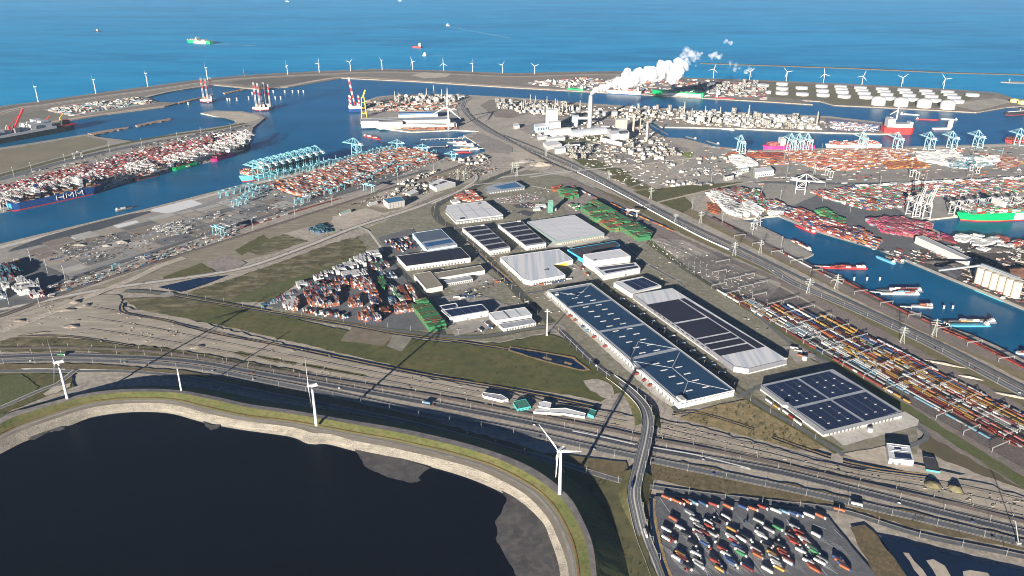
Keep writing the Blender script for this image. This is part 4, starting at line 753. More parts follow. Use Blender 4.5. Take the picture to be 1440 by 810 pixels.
me = MB(); me.lathe([(9.5, 0), (9.5, 38), (0, 39.5)], n=18); SIL = me.mesh('silo', CREAM)
for k in range(6):
    v = G(1375.5 + k * 10.2, 398.5 + k * 4.0)
    for r_ in (0, 1):
        w_ = v + Vector((math.sin(R(23)), math.cos(R(23)), 0)) * 19.4 * r_; o = link('grain_silo', SIL, loc=(w_.x, w_.y, ground_z(w_.x, w_.y) - .2))
        tag(o, 'cream grain silo cell, %s from the white conveyor in the %s row' % (('first', 'second', 'third', 'fourth', 'fifth', 'sixth')[k], 'quay-side' if r_ == 0 else 'rear'), 'silo')
b = Bld('dark_shed', 'long dark-roofed quay shed in the coal terminal', 'shed', Z(1200, 310, 6, 700, 375, 760, 365, 915, 440, 870, 470), 8, DGREY, mat('mauve_roof', (.12, .11, .13), .8, (.09, .085, .1), .08))

# ================================================================ BRIDGE, WALLS, MOUNDS
BR = smooth(GL(P(858, 530, 878, 545, 893, 560, 906, 578, 911, 598, 908, 622, 902, 648, 895, 676, 891, 700, 896, 726, 906, 760, 920, 795, 935, 840, 950, 900)), 8)
cum = [0]
for a, c_ in zip(BR, BR[1:]): cum.append(cum[-1] + (c_ - a).length)
def nearest_s(px, py):
    g = G(px, py); return cum[min(range(len(BR)), key=lambda i: (BR[i] - g).length)]
s0, s1, s2, s3 = nearest_s(866, 536), nearest_s(911, 596), nearest_s(893, 690), nearest_s(908, 765)
for p, s_ in zip(BR, cum):
    t = 0
    if s0 < s_ < s1: t = (s_ - s0) / (s1 - s0)
    elif s1 <= s_ <= s2: t = 1
    elif s2 < s_ < s3: t = 1 - (s_ - s2) / (s3 - s2)
    p.z = .9 + 6.5 * t * t * (3 - 2 * t)
BW = 19.0
bridge = empty('road_bridge', tuple(BR[len(BR) // 2]), 0, 'asphalt road bridge crossing the highway and railway', 'bridge')
def under(o, par): o.parent = par; o.matrix_parent_inverse = par.matrix_basis.inverted(); o['kind'] = '' ; del o['kind']; return o
bpy.context.view_layer.update()
under(strip('deck', BR, BW, ASPH, z=0, register=False), bridge)
for o_ in (-BW / 2, BW / 2):
    mb = MB(); q = offset(BR, o_)
    for a, c_ in zip(q, q[1:]): mb.face([(a.x, a.y, a.z + 1.1), (c_.x, c_.y, c_.z + 1.1), (c_.x, c_.y, c_.z - 1.2), (a.x, a.y, a.z - 1.2)])
    under(obj('parapet', mb, CONC), bridge)
under(strip('median', BR, 1.6, CONC, z=.25, register=False), bridge)
for o_ in (-8.6, -.95, .95, 8.6, -4.6, 4.6): under(strip('lane_line', BR, .25, PAINT, o_, z=.12, register=False), bridge)
for px in P(907, 626, 903, 645, 899, 662):
    i = min(range(len(BR)), key=lambda i: (BR[i] - G(*px)).length); p = BR[i]; t = (BR[i + 1] - BR[i - 1]); mb = MB(); mb.box(p.x, p.y, 0, 1.6, 17, p.z - .4, math.atan2(t.y, t.x)); under(obj('pier', mb, CONC), bridge)
# embankments either side of the span
for lo, hi in ((s0, nearest_s(911, 602)), (nearest_s(897, 672), s3)):
    idx = [i for i, s_ in enumerate(cum) if lo - 10 <= s_ <= hi]
    for sgn in (-1, 1):
        mb = MB(); top = offset(BR, sgn * (BW / 2 - .3)); feet = [offset(BR, sgn * (BW / 2 + 2.0 * BR[k].z))[k] for k in range(len(BR))]
        for i, j in zip(idx, idx[1:]):
            fa, fb = feet[i], feet[j]
            mb.face([(top[i].x, top[i].y, top[i].z - .3), (top[j].x, top[j].y, top[j].z - .3), (fb.x, fb.y, -.2), (fa.x, fa.y, -.2)])
        under(obj('embankment', mb, GRASS), bridge)

def wall(label, px, h, w, m, base=0.0):
    p = smooth(GL(px), 20); c = p[len(p) // 2]; mb = MB()
    L, Rr = offset(p, -w / 2), offset(p, w / 2)
    for i in range(len(p) - 1):
        a, b_, c2, d = L[i], Rr[i], Rr[i + 1], L[i + 1]
        mb.face([(a.x, a.y, h), (b_.x, b_.y, h), (c2.x, c2.y, h), (d.x, d.y, h)]); mb.face([(b_.x, b_.y, base - .5), (c2.x, c2.y, base - .5), (c2.x, c2.y, h), (b_.x, b_.y, h)]); mb.face([(d.x, d.y, base - .5), (a.x, a.y, base - .5), (a.x, a.y, h), (d.x, d.y, h)])
    return tag(obj('retaining_wall', mb, m), label, 'wall')
wall('white retaining wall left of the bridge between the carriageways', P(805, 607, 850, 616, 893, 626), 1.6, 2.4, CONCW)
wall('long white retaining wall right of the bridge between the carriageways', P(918, 630, 980, 641, 1055, 660), 1.6, 2.4, CONCW)
wall('white retaining wall left of the bridge on the lower slope', P(785, 622, 840, 633, 890, 642), 1.3, 2.0, CONCW)
wall('white retaining wall right of the bridge on the lower slope', P(925, 650, 970, 660, 1025, 674), 1.3, 2.0, CONCW)
wall('white parapet along the elevated corridor road', P(812, 243, 870, 272, 930, 305, 985, 334, 1025, 352), 4, 2.5, CONCW)
wall('white roadside barrier along the left service road', P(30, 519.5, 60, 519.2, 92, 520), 1.5, 1.6, CONCW); wall('white roadside barrier right of the left junction', P(110, 520, 145, 520.5, 180, 522), 1.5, 1.6, CONCW)

def heap(name, label, px, py, rx, ry, h, m, rot=0, cat='heap', seed=0, n=22, flat=.0):
    """irregular mound"""
    c = G(px, py); mb = MB(); rings = 7; vs_ = []
    for i in range(rings + 1):
        t = i / rings; z = h * min(1, (1 - t) ** .8 * (1 + flat))
        for k in range(n):
            a = 2 * math.pi * k / n; r = t * (1 + .22 * noise.noise(Vector((math.cos(a) * 1.3 + seed, math.sin(a) * 1.3, t))))
            x, y = rx * r * math.cos(a), ry * r * math.sin(a); zz = z + (h * .25 * noise.noise(Vector((x * .09, y * .09, seed))) if 0 < i < rings else 0)
            vs_.append((x, y, max(zz, -.4) if i < rings else -.5))
    mb.v = vs_; mb.f = [(i * n + k, (i + 1) * n + k, (i + 1) * n + (k + 1) % n, i * n + (k + 1) % n) for i in range(rings) for k in range(n)]; mb.m = [0] * len(mb.f)
    return tag(shade_smooth(obj(name, mb, m, loc=(c.x, c.y, ground_z(c.x, c.y)), rz=rot)), label, cat)
heap('soil_mound', 'grass-topped square soil mound beside the works track', 1312, 684, 12, 13, 6, HEATH, .3, seed=1, flat=.4)
heap('soil_mound', 'steeper grassy soil mound next to the square one', 1344, 690, 10, 12, 7, HEATH, .2, seed=2, flat=.4)
heap('ore_pile', 'large reddish ore pile behind the grain silos', 1436, 385, 60, 38, 14, ORE, .3, seed=3)
heap('coal_pile', 'black coal pile under the conveyor', 1330, 372, 60, 22, 9, COAL, -.45, seed=4); heap('coal_pile', 'second black coal pile nearer the blue basin', 1395, 352, 75, 22, 9, COAL, .1, seed=5)
for i, (x, y, rx, ry, h, lb) in enumerate(((112, 345, 20, 9, 7, 'pale rubble heap on the storage yard'), (172, 341, 22, 14, 9, 'jagged sand heap with deep shadow on the storage yard'), (150, 346, 14, 7, 6, 'small white gravel heap on the storage yard'), (118, 431, 16, 9, 7, 'sand heap at the abutment works'), (92, 437, 24, 8, 6, 'long sand heap on the railway works'), (28, 452, 16, 8, 5, 'pale gravel heap on the haul road'), (106, 426, 14, 9, 8, 'steep sand heap under the ring road'), (100, 460, 20, 8, 6, 'flat-topped spoil heap in the railway works'), (278, 489, 15, 7, 6, 'brown timber-coloured heap beside the works track'), (50, 470, 30, 6, 3, 'grassy spoil bank by the lower ditch'))):
    heap('spoil_heap', lb, x, y, rx, ry, h * .6, SOILD if y > 400 else SOIL, random.uniform(-.4, .4), seed=10 + i)
for i, (x, y, rx, ry, lb) in enumerate(((1325, 512, 42, 5, 'long white gravel bank beside the corridor road'), (1365, 532, 22, 4, 'short white gravel bank beside the corridor road'), (1425, 558, 34, 6, 'white gravel bank at the lower end of the corridor'))): heap('gravel_bank', lb, x, y, rx, ry, 2.2, SOIL2, R(-28), seed=30 + i)
heap('sand_heap', 'brown dredged sand heap by the rail bend', 760, 232, 45, 30, 10, SOIL2, .3, seed=40); heap('sand_heap', 'grey gravel heap beside the dredged sand', 737, 228, 45, 20, 8, YARD, .3, seed=41)

# ================================================================ WIND TURBINES
TW = mat('turbine_white', (.55, .55, .55), .45, (.5, .5, .5), .3)
mb = MB(); mb.lathe([(2.3, 0), (2.2, 10), (1.9, 45), (1.45, 78), (1.4, 80)], n=16); TOWER = mb.mesh('tower', TW)
mb = MB(); pr = [(-5, -1.7, -1.6), (7, -1.5, -1.4)]
mb.prism([(-4.5, -1.9), (8, -1.6), (8, 1.6), (-4.5, 1.9)], -1.9, 1.9, bottom=True); mb.prism([(4.5, -1.2), (7.4, -1.0), (7.4, 1.0), (4.5, 1.2)], 1.9, 2.7); NAC = mb.mesh('nacelle', TW)
mb = MB(); mb.lathe([(0, -7.6), (1.2, -7.3), (1.9, -6.2), (2.0, -4.3), (0, -4.3)], n=14); mb.v = [(z, y, -x) for x, y, z in mb.v]; HUBM = mb.mesh('rotor_hub', TW)
def blade_mesh():
    secs = [(1.2, .9, .9), (4, 1.0, .9), (8, 1.9, .55), (14, 1.75, .4), (25, 1.25, .25), (36, .8, .15), (43, .45, .08), (45, .1, .04)]
    mb = MB(); n = 8
    for r, ch, th in secs:
        for k in range(n):
            a = 2 * math.pi * k / n; mb.v.append((th * math.sin(a), ch * math.cos(a) - ch * .35, r))
    for i in range(len(secs) - 1):
        for k in range(n): mb.f.append((i * n + k, i * n + (k + 1) % n, (i + 1) * n + (k + 1) % n, (i + 1) * n + k)); mb.m.append(0)
    return mb.mesh('blade', TW)
BLADE = blade_mesh()
for mm in (TOWER, HUBM, BLADE): mm.polygons.foreach_set('use_smooth', [True] * len(mm.polygons))
def proj(p):
    d = p.y * CP - (p.z - CAMH) * SP; u = p.y * SP + (p.z - CAMH) * CP; return 720 + FOC * p.x / d, 405 - FOC * u / d
def height_at(base, ty):
    lo, hi = 0, 300
    for _ in range(40):
        m = (lo + hi) / 2
        if proj(base + Vector((0, 0, m)))[1] > ty: lo = m
        else: hi = m
    return lo
def turbine(px, py, hub_y, blade_m, yaw, ph, label, group=None, z0=None, rotor=True):
    g = G(px, py, z0 or 0.0); gz = ground_z(g.x, g.y) if z0 is None else z0; g.z = gz; H = height_at(g, hub_y)
    e = empty('wind_turbine', tuple(g), yaw, label, 'wind turbine', group)
    link('tower', TOWER, e, (0, 0, -.3), scale=(H / 80 * 1.05 + .15, H / 80 * 1.05 + .15, (H - 1) / 80))
    if not rotor: return e
    s = blade_m / 45; link('nacelle', NAC, e, (0, 0, H), scale=s); hub = link('rotor_hub', HUBM, e, (0, 0, H), scale=s)
    for k in range(3):
        o = link('blade', BLADE, hub, (-5.3, 0, 0)); o.rotation_euler = (ph + k * 2 * math.pi / 3, 0, 0)
    return e
YAW = R(18)
turbine(95, 561, 509, 46, YAW, R(8), 'white wind turbine on the dike beside the road junction', z0=19.5); turbine(445, 598, 542, 46, YAW, R(-14), 'white wind turbine on the dike above the long straight of dark shadow', z0=20)
turbine(787, 695, 632, 45, R(44), R(184), 'tall white wind turbine on the dike bend nearest the bridge', z0=20); turbine(255, 548.5, 518, 40, 0, 0, 'bare white turbine tower without rotor on the dike', z0=20, rotor=False)
for i, (x, y, hy) in enumerate(((54, 143.5, 122), (135, 131.5, 112), (208, 121.5, 103), (292, 112.5, 95))): turbine(x, y, hy, 40, R(22), R(6 + i * 3), ('white turbine at the sandy end of the sea wall', 'white turbine on the sea wall behind the cluttered site', 'white turbine on the sea wall before the beach inlet', 'white turbine behind the three-legged jack-up rig')[i])
TO = ('first', 'second', 'third', 'fourth', 'fifth', 'sixth', 'seventh', 'eighth', 'ninth')
for i, (x, y, hy) in enumerate(((404.5, 104.5, 92.5), (449, 101.8, 89), (493, 100, 87.5), (537.5, 98.3, 85.5), (580.5, 97.9, 86), (624, 99, 89), (664.5, 101, 89), (706.5, 103, 91.5), (752, 104.3, 93))): turbine(x, y, hy, 36, R(30 + 17 * (i % 3)), R(23 * i), 'small white turbine, %s along the curved sea wall from the jack-up rig' % TO[i], 'turbines on the curved sea wall')
for i, (x, y, hy) in enumerate(((1003, 110, 97), (1054, 112, 100.5), (1105.5, 114, 101), (1158, 116, 104), (1212, 119, 107), (1267.5, 121.5, 109), (1326.5, 125, 111))): turbine(x, y, hy, 36, R(75), R(15 + 31 * i), 'small white turbine behind the tank farm, %s from the steam plume' % TO[i], 'turbines behind the tank farm')
turbine(631, 183, 150, 84, R(62), R(3), 'very large white wind turbine on the shipyard quay', z0=.3)
turbine(1419, 116, 111.5, 10, R(75), R(20), 'tiny white beacon mast with vanes on the outer mole', z0=0)

# ================================================================ CONTAINERS
def cmat(n, c):
    g_ = sum(c) / 3; c = tuple((v * .84 + g_ * .16) * .58 for v in c); return mat('paint_' + n, c, .6, tuple(v * .75 for v in c), .35)
COL = {k: cmat(k, v) for k, v in dict(orange=(.5, .13, .04), red=(.38, .045, .03), maroon=(.2, .035, .035), white=(.9, .89, .86), grey=(.36, .38, .4), blue=(.035, .09, .27), sky=(.14, .34, .5), green=(.045, .3, .11), lime=(.2, .42, .13), yellow=(.58, .33, .05), magenta=(.45, .04, .15), dark=(.05, .05, .06), teal=(.07, .3, .33), cream=(.55, .45, .28), rust=(.3, .1, .05), pink=(.5, .15, .14)).items()}
def container_mesh(name, m, L=12.2, W=2.44, Hh=2.75):
    mb = MB(); mb.box(0, 0, .06, L - .2, W - .16, Hh - .16)
    for x in (-1, 1):
        for y in (-1, 1): mb.box(x * (L / 2 - .1), y * (W / 2 - .1), 0, .2, .2, Hh)
    for y in (-1, 1): mb.box(0, y * (W / 2 - .07), Hh - .2, L - .4, .14, .2); mb.box(0, y * (W / 2 - .07), 0, L - .4, .14, .2)
    for k in range(7): mb.box(-L / 2 + 1 + k * (L - 2) / 6, 0, .1, .35, W - .04, Hh - .2)
    return mb.mesh(name, m)
CM = {k: container_mesh('container', v) for k, v in COL.items()}
CH, CL, CW = 2.75, 12.2, 2.44
BLK = ['']
STACK = {}        # yard -> list of (x, y, z, angle, colour, is_top, distance)
def fill(yard, quad, ang, pal, tiers=(2, 4), gap=(.6, .25), dens=.95, lane=None, jit=.0, scale=1.0, band=False):
    """stack containers on a grid inside a traced ground quad; ang = heading of the long axis"""
    q = GL(quad); ca, sa = math.cos(ang), math.sin(ang)
    loc = [(p.x * ca + p.y * sa, -p.x * sa + p.y * ca) for p in q]
    u0, u1 = min(a for a, _ in loc), max(a for a, _ in loc); v0, v1 = min(b for _, b in loc), max(b for _, b in loc)
    du, dv = (CL + gap[0]) * scale, (CW + gap[1]) * scale; u = u0 + du / 2; out = STACK.setdefault(yard, []); i = 0
    zc = sum(q, Vector()) / len(q); gz = ground_z(zc.x, zc.y)
    while u < u1:
        v = v0 + dv / 2; j = 0; bu = random.random()
        while v < v1:
            if inside(loc, u, v) and not (lane and (i % lane[0] == lane[0] - 1 if lane[0] else False)) and not (lane and lane[1] and j % lane[1] == lane[1] - 1) and random.random() < dens:
                x, y = u * ca - v * sa, u * sa + v * ca
                hn = .5 + .9 * noise.noise(Vector((x * .02, y * .02, 3))); t = tiers[0] + int(max(0, min(.999, hn + random.uniform(-.2, .2))) * (tiers[1] - tiers[0] + 1))
                for k in range(t):
                    out.append((x + random.uniform(-jit, jit), y, gz + k * CH * scale, ang, pal[(j * 7 + j // 3 + (k if k < t - 1 else 0)) % len(pal)] if band else random.choice(pal), k == t - 1, x * x + y * y, scale, BLK[0]))
            v += dv; j += 1
        u += du; i += 1
DA = R(-67)       # depot: long axis (heading measured from x)
RDX = ['orange', 'red', 'orange', 'maroon', 'rust', 'white', 'blue', 'grey', 'orange', 'maroon']; WH = ['white'] * 9 + ['grey']; GM = ['white', 'white', 'maroon', 'teal', 'red', 'red', 'sky', 'orange', 'blue']; ORG = ['orange', 'orange', 'rust', 'orange', 'white', 'grey', 'blue']; GRN = ['green', 'green', 'green', 'red', 'green', 'green', 'lime', 'green', 'maroon']
DI = 0; DW = ['tail end', 'field edge row', 'field edge row', 'field edge row', 'field edge corner', 'block by the black solar roof', 'inner white row', 'inner grey row', 'inner mixed row', 'inner mixed row', 'lower grey row', 'western orange block', 'central orange block', 'central low block', 'central long block', 'upper green block', 'eastern lane', 'green and white column', 'orange column', 'white and orange column', 'row beside the green stack', 'small road-side group', 'road-side orange block', 'road-side white group', 'low road-side line', 'western white block', 'western tail', 'blue-grey group', 'sky-blue corner']
for q, pal, t in (((330, 370, 400, 350, 440, 372, 360, 405), WH, (3, 4)), ((470, 335, 600, 270, 665, 290, 540, 350), WH + ['maroon'], (3, 4)), ((650, 260, 820, 185, 845, 230, 690, 300), WH, (4, 5)), ((820, 180, 960, 120, 1000, 140, 975, 190, 860, 240), WH, (4, 5)), ((970, 125, 1040, 112, 1062, 160, 1000, 172), WH, (4, 5)), ((960, 200, 1080, 180, 1130, 225, 990, 255), ['maroon', 'maroon', 'green', 'white', 'grey', 'blue'], (3, 4)), ((710, 300, 930, 260, 950, 310, 740, 332), WH, (3, 4)), ((520, 360, 680, 320, 705, 360, 560, 395), GM, (3, 4)), ((440, 382, 640, 360, 780, 340, 782, 392, 600, 412, 450, 415), GM + RDX, (3, 5)), ((800, 360, 960, 330, 1005, 382, 910, 412, 800, 397), RDX + WH[:3], (3, 5)),
                  ((400, 420, 600, 400, 720, 420, 705, 452, 420, 490), GM, (3, 4)), ((430, 490, 640, 465, 705, 490, 705, 552, 580, 570, 450, 552), ORG, (3, 5)), ((890, 400, 1000, 385, 1015, 432, 920, 452), ORG, (3, 4)), ((780, 490, 880, 480, 905, 552, 790, 572), ORG, (2, 4)), ((950, 440, 1010, 440, 1065, 532, 1012, 572, 958, 510), ORG + ['blue'], (3, 5)), ((1010, 342, 1070, 320, 1115, 402, 1072, 427), GRN, (3, 4)), ((1080, 330, 1140, 380, 1175, 412, 1120, 412), ['grey', 'maroon', 'white'], (2, 3)), ((1140, 410, 1182, 408, 1255, 522, 1220, 532), ['green', 'lime', 'white', 'grey'], (2, 4)), ((1192, 405, 1240, 400, 1310, 520, 1262, 530), ['orange', 'rust', 'red'], (3, 4)), ((1262, 400, 1305, 395, 1375, 512, 1332, 520), ['white', 'orange', 'grey', 'orange'], (3, 4)),
                  ((1160, 560, 1330, 548, 1345, 602, 1180, 622), ORG, (3, 4)), ((1040, 588, 1135, 582, 1137, 622, 1050, 632), ORG, (2, 3)), ((860, 622, 980, 588, 1005, 632, 955, 680, 870, 672), ORG, (3, 5)), ((950, 632, 1000, 622, 1055, 672, 1000, 690), ['white', 'orange', 'blue'], (3, 4)), ((400, 585, 520, 600, 780, 642, 780, 662, 560, 628, 400, 608), ['white', 'orange', 'white', 'sky', 'maroon'], (1, 2)), ((215, 550, 330, 492, 372, 512, 352, 580, 270, 590), ['white', 'orange', 'white'], (3, 4)), ((40, 530, 140, 490, 320, 410, 352, 430, 200, 510, 60, 555), ['sky', 'white', 'red', 'blue', 'teal'], (1, 1)), ((1120, 500, 1172, 500, 1195, 552, 1140, 557), ['grey', 'blue', 'sky'], (2, 3)), ((1040, 290, 1140, 270, 1205, 312, 1100, 322), ['sky', 'grey', 'white', 'blue'], (1, 3))):
    BLK[0] = DW[DI]; DI += 1; fill('depot', Z(360, 340, 6, *q), DA, pal, t)
BLK[0] = 'lower slab'
fill('green', Z(520, 340, 6, 365, 545, 470, 520, 625, 745, 500, 770), R(23), GRN, (4, 5), dens=1, band=True)
GI = 0; GW = ['small upper block', 'warehouse-side upper block', 'warehouse-side red-striped block', 'long siding-side block', 'big lower block', 'orange scraps', 'loose group']
for q, pal, t in (((30, 235, 180, 250, 190, 295, 100, 318, 60, 290), GRN, (4, 5)), ((210, 385, 290, 370, 440, 470, 420, 500, 340, 505), GRN, (4, 5)), ((365, 505, 460, 480, 555, 545, 550, 580, 470, 585), ['green', 'red', 'lime', 'orange', 'green'], (4, 5)), ((275, 350, 350, 335, 640, 505, 640, 535, 560, 530), GRN, (4, 5)), ((560, 560, 670, 535, 810, 610, 800, 650, 705, 665, 560, 580), GRN, (4, 5)), ((-20, 205, 40, 195, 60, 230, -10, 240), ['orange', 'red'], (1, 2)), ((110, 340, 200, 370, 190, 400, 130, 370), ['white', 'orange', 'green'], (1, 2))):
    BLK[0] = GW[GI]; GI += 1; fill('green', Z(780, 230, 6, *q), R(23), pal, t, dens=1, band=True)
BLK[0] = ''
for q, pal, t in (((480, 285, 600, 240, 690, 280, 700, 318, 600, 325, 500, 320), ['orange', 'red', 'orange', 'white'], (2, 3)), ((450, 322, 505, 315, 510, 345, 460, 345), WH, (2, 3))): fill('small', Z(560, 230, 6, *q), R(22), pal, t, dens=.8)
fill('small', Z(520, 340, 6, 130, 20, 330, -30, 380, 60, 250, 95), DA, ['white', 'orange', 'white', 'red', 'blue'], (1, 3), dens=.45, gap=(3, 1.5))
fill('small', Z(240, 290, 6, 1140, 200, 1230, 178, 1330, 210, 1250, 240), DA, ['blue', 'sky', 'green'], (1, 2), dens=.9, gap=(3, .6)); fill('small', Z(240, 290, 6, 1210, 170, 1270, 160, 1380, 210, 1320, 225), DA, ['blue', 'green', 'blue'], (1, 2), dens=.9, gap=(3, .6))
# lower-left depot
fill('west', Z(0, 330, 6, -60, 300, 60, 275, 200, 320, 190, 350, 0, 410, -60, 420), R(-52), ['sky', 'maroon', 'teal', 'maroon', 'sky'], (3, 5), lane=(0, 6)); fill('west', Z(0, 330, 6, 90, 470, 190, 435, 330, 420, 335, 470, 170, 520), R(-52), WH, (4, 5)); fill('west', Z(0, 330, 6, 10, 435, 80, 425, 92, 470, 30, 475), R(-52), WH, (3, 4)); fill('west', Z(0, 330, 6, 130, 390, 220, 375, 230, 410, 150, 425), R(-52), WH, (3, 4)); fill('west', Z(0, 330, 6, 240, 500, 370, 490, 380, 520, 260, 540), R(-52), ['white', 'white', 'red'], (2, 3)); fill('west', Z(0, 330, 6, -40, 510, 40, 500, 50, 540, -40, 560), R(-52), ['white', 'sky', 'grey'], (3, 4)); fill('west', Z(0, 330, 6, 5, 260, 80, 240, 150, 215, 190, 225, 110, 260, 10, 290), R(-52), ['white', 'cream', 'yellow', 'white'], (1, 2))
def heading(a, b): p, q = G(*a), G(*b); return math.atan2(q.y - p.y, q.x - p.x)
# far terminals
H1 = heading((345, 258), (545, 206))
OR2 = ['orange', 'orange', 'red', 'white', 'cream', 'maroon', 'sky', 'rust', 'white', 'orange', 'grey']
fill('bluequay', Z(240, 180, 6, 840, 490, 1000, 430, 1230, 440, 1400, 510, 1350, 545, 1180, 590, 1050, 575), H1 + R(90), OR2, (2, 4), lane=(0, 7), gap=(1.0, .6), dens=.96); fill('bluequay', Z(460, 190, 6, -120, 330, 40, 280, 240, 205, 420, 175, 640, 125, 780, 135, 930, 185, 930, 215, 700, 285, 480, 340, 250, 420, 110, 465, -40, 420), H1 + R(90), OR2, (3, 5), lane=(0, 7), gap=(1.0, .6), dens=.96); fill('bluequay', Z(240, 180, 6, 1110, 420, 1300, 360, 1440, 340, 1440, 500, 1380, 480), H1 + R(90), OR2 + WH[:3], (2, 4), lane=(0, 7), gap=(1, .6), dens=.96)
H2 = heading((0, 296), (296, 224)); MG = ['maroon', 'red', 'white', 'pink', 'white', 'magenta', 'red', 'grey', 'orange', 'white', 'maroon']
fill('peninsula', P(-60, 285, 0, 262, 50, 251, 66, 245, 75, 266, 20, 288, -60, 305), H2 + R(90), MG, (2, 4), lane=(0, 7), gap=(1, .6), dens=.95); fill('peninsula', P(66, 245, 130, 232, 190, 220, 186, 243, 140, 256, 100, 262, 76, 262), H2 + R(90), MG, (2, 4), lane=(0, 7), gap=(1, .6), dens=.95); fill('peninsula', P(160, 222, 236, 206, 300, 195, 296, 215, 230, 233, 190, 243), H2 + R(90), MG, (2, 4), lane=(0, 7), gap=(1, .6), dens=.95); fill('peninsula', P(240, 203, 300, 190, 345, 185, 342, 198, 300, 214, 260, 222), H2 + R(90), ['white', 'grey', 'pink', 'white', 'white', 'maroon'], (1, 3), lane=(3, 5), gap=(1, .7), dens=.6)
H3 = heading((1080, 211), (1440, 203)); OR3 = ['orange', 'red', 'orange', 'white', 'pink', 'white', 'rust', 'yellow']
for q, pal, t in ((P(1050, 217, 1098, 216, 1100, 222, 1052, 223), ['red', 'orange', 'maroon'], (2, 3)), (P(1072, 225, 1105, 224, 1108, 232, 1078, 232), OR3, (1, 2)), (P(1104, 214, 1150, 213, 1152, 219, 1108, 220), OR3, (2, 3)), (P(1110, 221, 1175, 220, 1190, 228, 1140, 231, 1112, 226), OR3, (2, 3)), (P(1155, 213, 1270, 211, 1290, 217, 1170, 220), OR3, (2, 3)), (P(1178, 221, 1290, 218, 1290, 226, 1200, 230), OR3, (2, 3)), (P(1130, 232, 1190, 229, 1240, 232, 1200, 240, 1150, 240), OR3, (1, 3)), (P(1240, 231, 1290, 228, 1310, 236, 1250, 238), ['orange', 'rust', 'yellow', 'red'], (2, 3)), (P(1270, 217, 1340, 213, 1360, 228, 1330, 234, 1290, 226), WH, (2, 3)), (P(1330, 225, 1380, 220, 1400, 232, 1360, 238, 1335, 236), ['sky', 'teal', 'grey', 'white'], (1, 3)), (P(1370, 225, 1402, 221, 1404, 229, 1374, 232), WH, (3, 4)), (P(1316, 211, 1350, 210, 1353, 215, 1320, 216), OR3, (1, 2)), (P(1380, 215, 1425, 222, 1440, 230, 1410, 240, 1400, 230), OR3, (1, 1)), (P(1022, 222, 1042, 220, 1065, 233, 1042, 238), WH, (3, 4)), (P(1020, 216, 1036, 215, 1040, 220, 1024, 221), ['orange', 'rust'], (1, 2))):
    fill('deltanorth', q, H3, pal, t, lane=(0, 6), gap=(1.2, .5), dens=.96)
MX = ['red', 'orange', 'green', 'white', 'maroon', 'blue', 'grey', 'teal', 'white', 'cream', 'red', 'pink']
fill('deltasouth', P(1140, 271, 1200, 266, 1270, 262, 1275, 278, 1270, 292, 1220, 296, 1195, 290, 1160, 280), R(-55), MX, (2, 4), lane=(0, 7), gap=(1, .6), dens=.95); fill('deltasouth', P(1275, 262, 1340, 258, 1440, 252, 1560, 246, 1560, 262, 1440, 270, 1360, 276, 1280, 278), R(-55), MX, (2, 4), lane=(0, 7), gap=(1, .6), dens=.95); fill('deltasouth', P(1203, 264, 1320, 258, 1440, 252, 1440, 254, 1320, 260, 1204, 266.5), R(-10), WH, (3, 4), gap=(1, .5)); fill('deltasouth', P(1200, 282, 1262, 276, 1270, 290, 1225, 297), R(-55), ['green', 'teal', 'white', 'lime', 'red'], (2, 3), lane=(0, 7), gap=(1, .6), dens=.95)
H4 = heading((1095, 304), (1240, 352))
for q, pal, t in ((P(994, 275, 1010, 273, 1040, 292, 1042, 308, 1020, 300), ['white', 'white', 'white', 'grey'], (4, 5)), (P(1024, 294, 1040, 291, 1056, 300, 1050, 307), WH, (4, 5)), (P(1042, 290, 1055, 288, 1072, 298, 1064, 305), WH, (4, 5)), (P(992, 272, 1010, 270, 1015, 282, 1006, 288), ['rust', 'orange', 'white'], (2, 3)), (P(995, 285, 1012, 290, 1010, 302, 995, 297), ['orange', 'rust'], (1, 2)), (P(1000, 272, 1040, 268, 1068, 280, 1060, 288, 1035, 286), MX, (3, 5)), (P(1040, 270, 1062, 268, 1074, 280, 1065, 284), ['green', 'red', 'white', 'maroon'], (3, 5)), (P(1060, 284, 1090, 285, 1120, 300, 1100, 302, 1080, 300), MX, (2, 4)), (P(1080, 295, 1094, 293, 1094, 303, 1082, 304), WH, (3, 4)), (P(1096, 296, 1112, 294, 1118, 302, 1098, 304), ['white', 'blue', 'grey'], (3, 4)), (P(1100, 302, 1125, 297, 1180, 318, 1215, 336, 1190, 338, 1150, 325), ['red', 'orange', 'blue', 'white', 'maroon', 'pink'], (2, 4)), (P(1145, 300, 1160, 297, 1190, 314, 1178, 318), GRN, (3, 4)), (P(1190, 325, 1205, 322, 1238, 343, 1230, 350, 1200, 340), ['orange', 'white', 'blue', 'red', 'yellow'], (2, 4)), (P(1160, 318, 1185, 318, 1215, 332, 1190, 330), ['red', 'pink', 'white'], (2, 3))):
    fill('deltafeeder', q, H4, pal, t, gap=(1, .5), lane=(0, 7), dens=.97)
PK = ['magenta', 'pink', 'maroon', 'magenta', 'grey', 'pink']
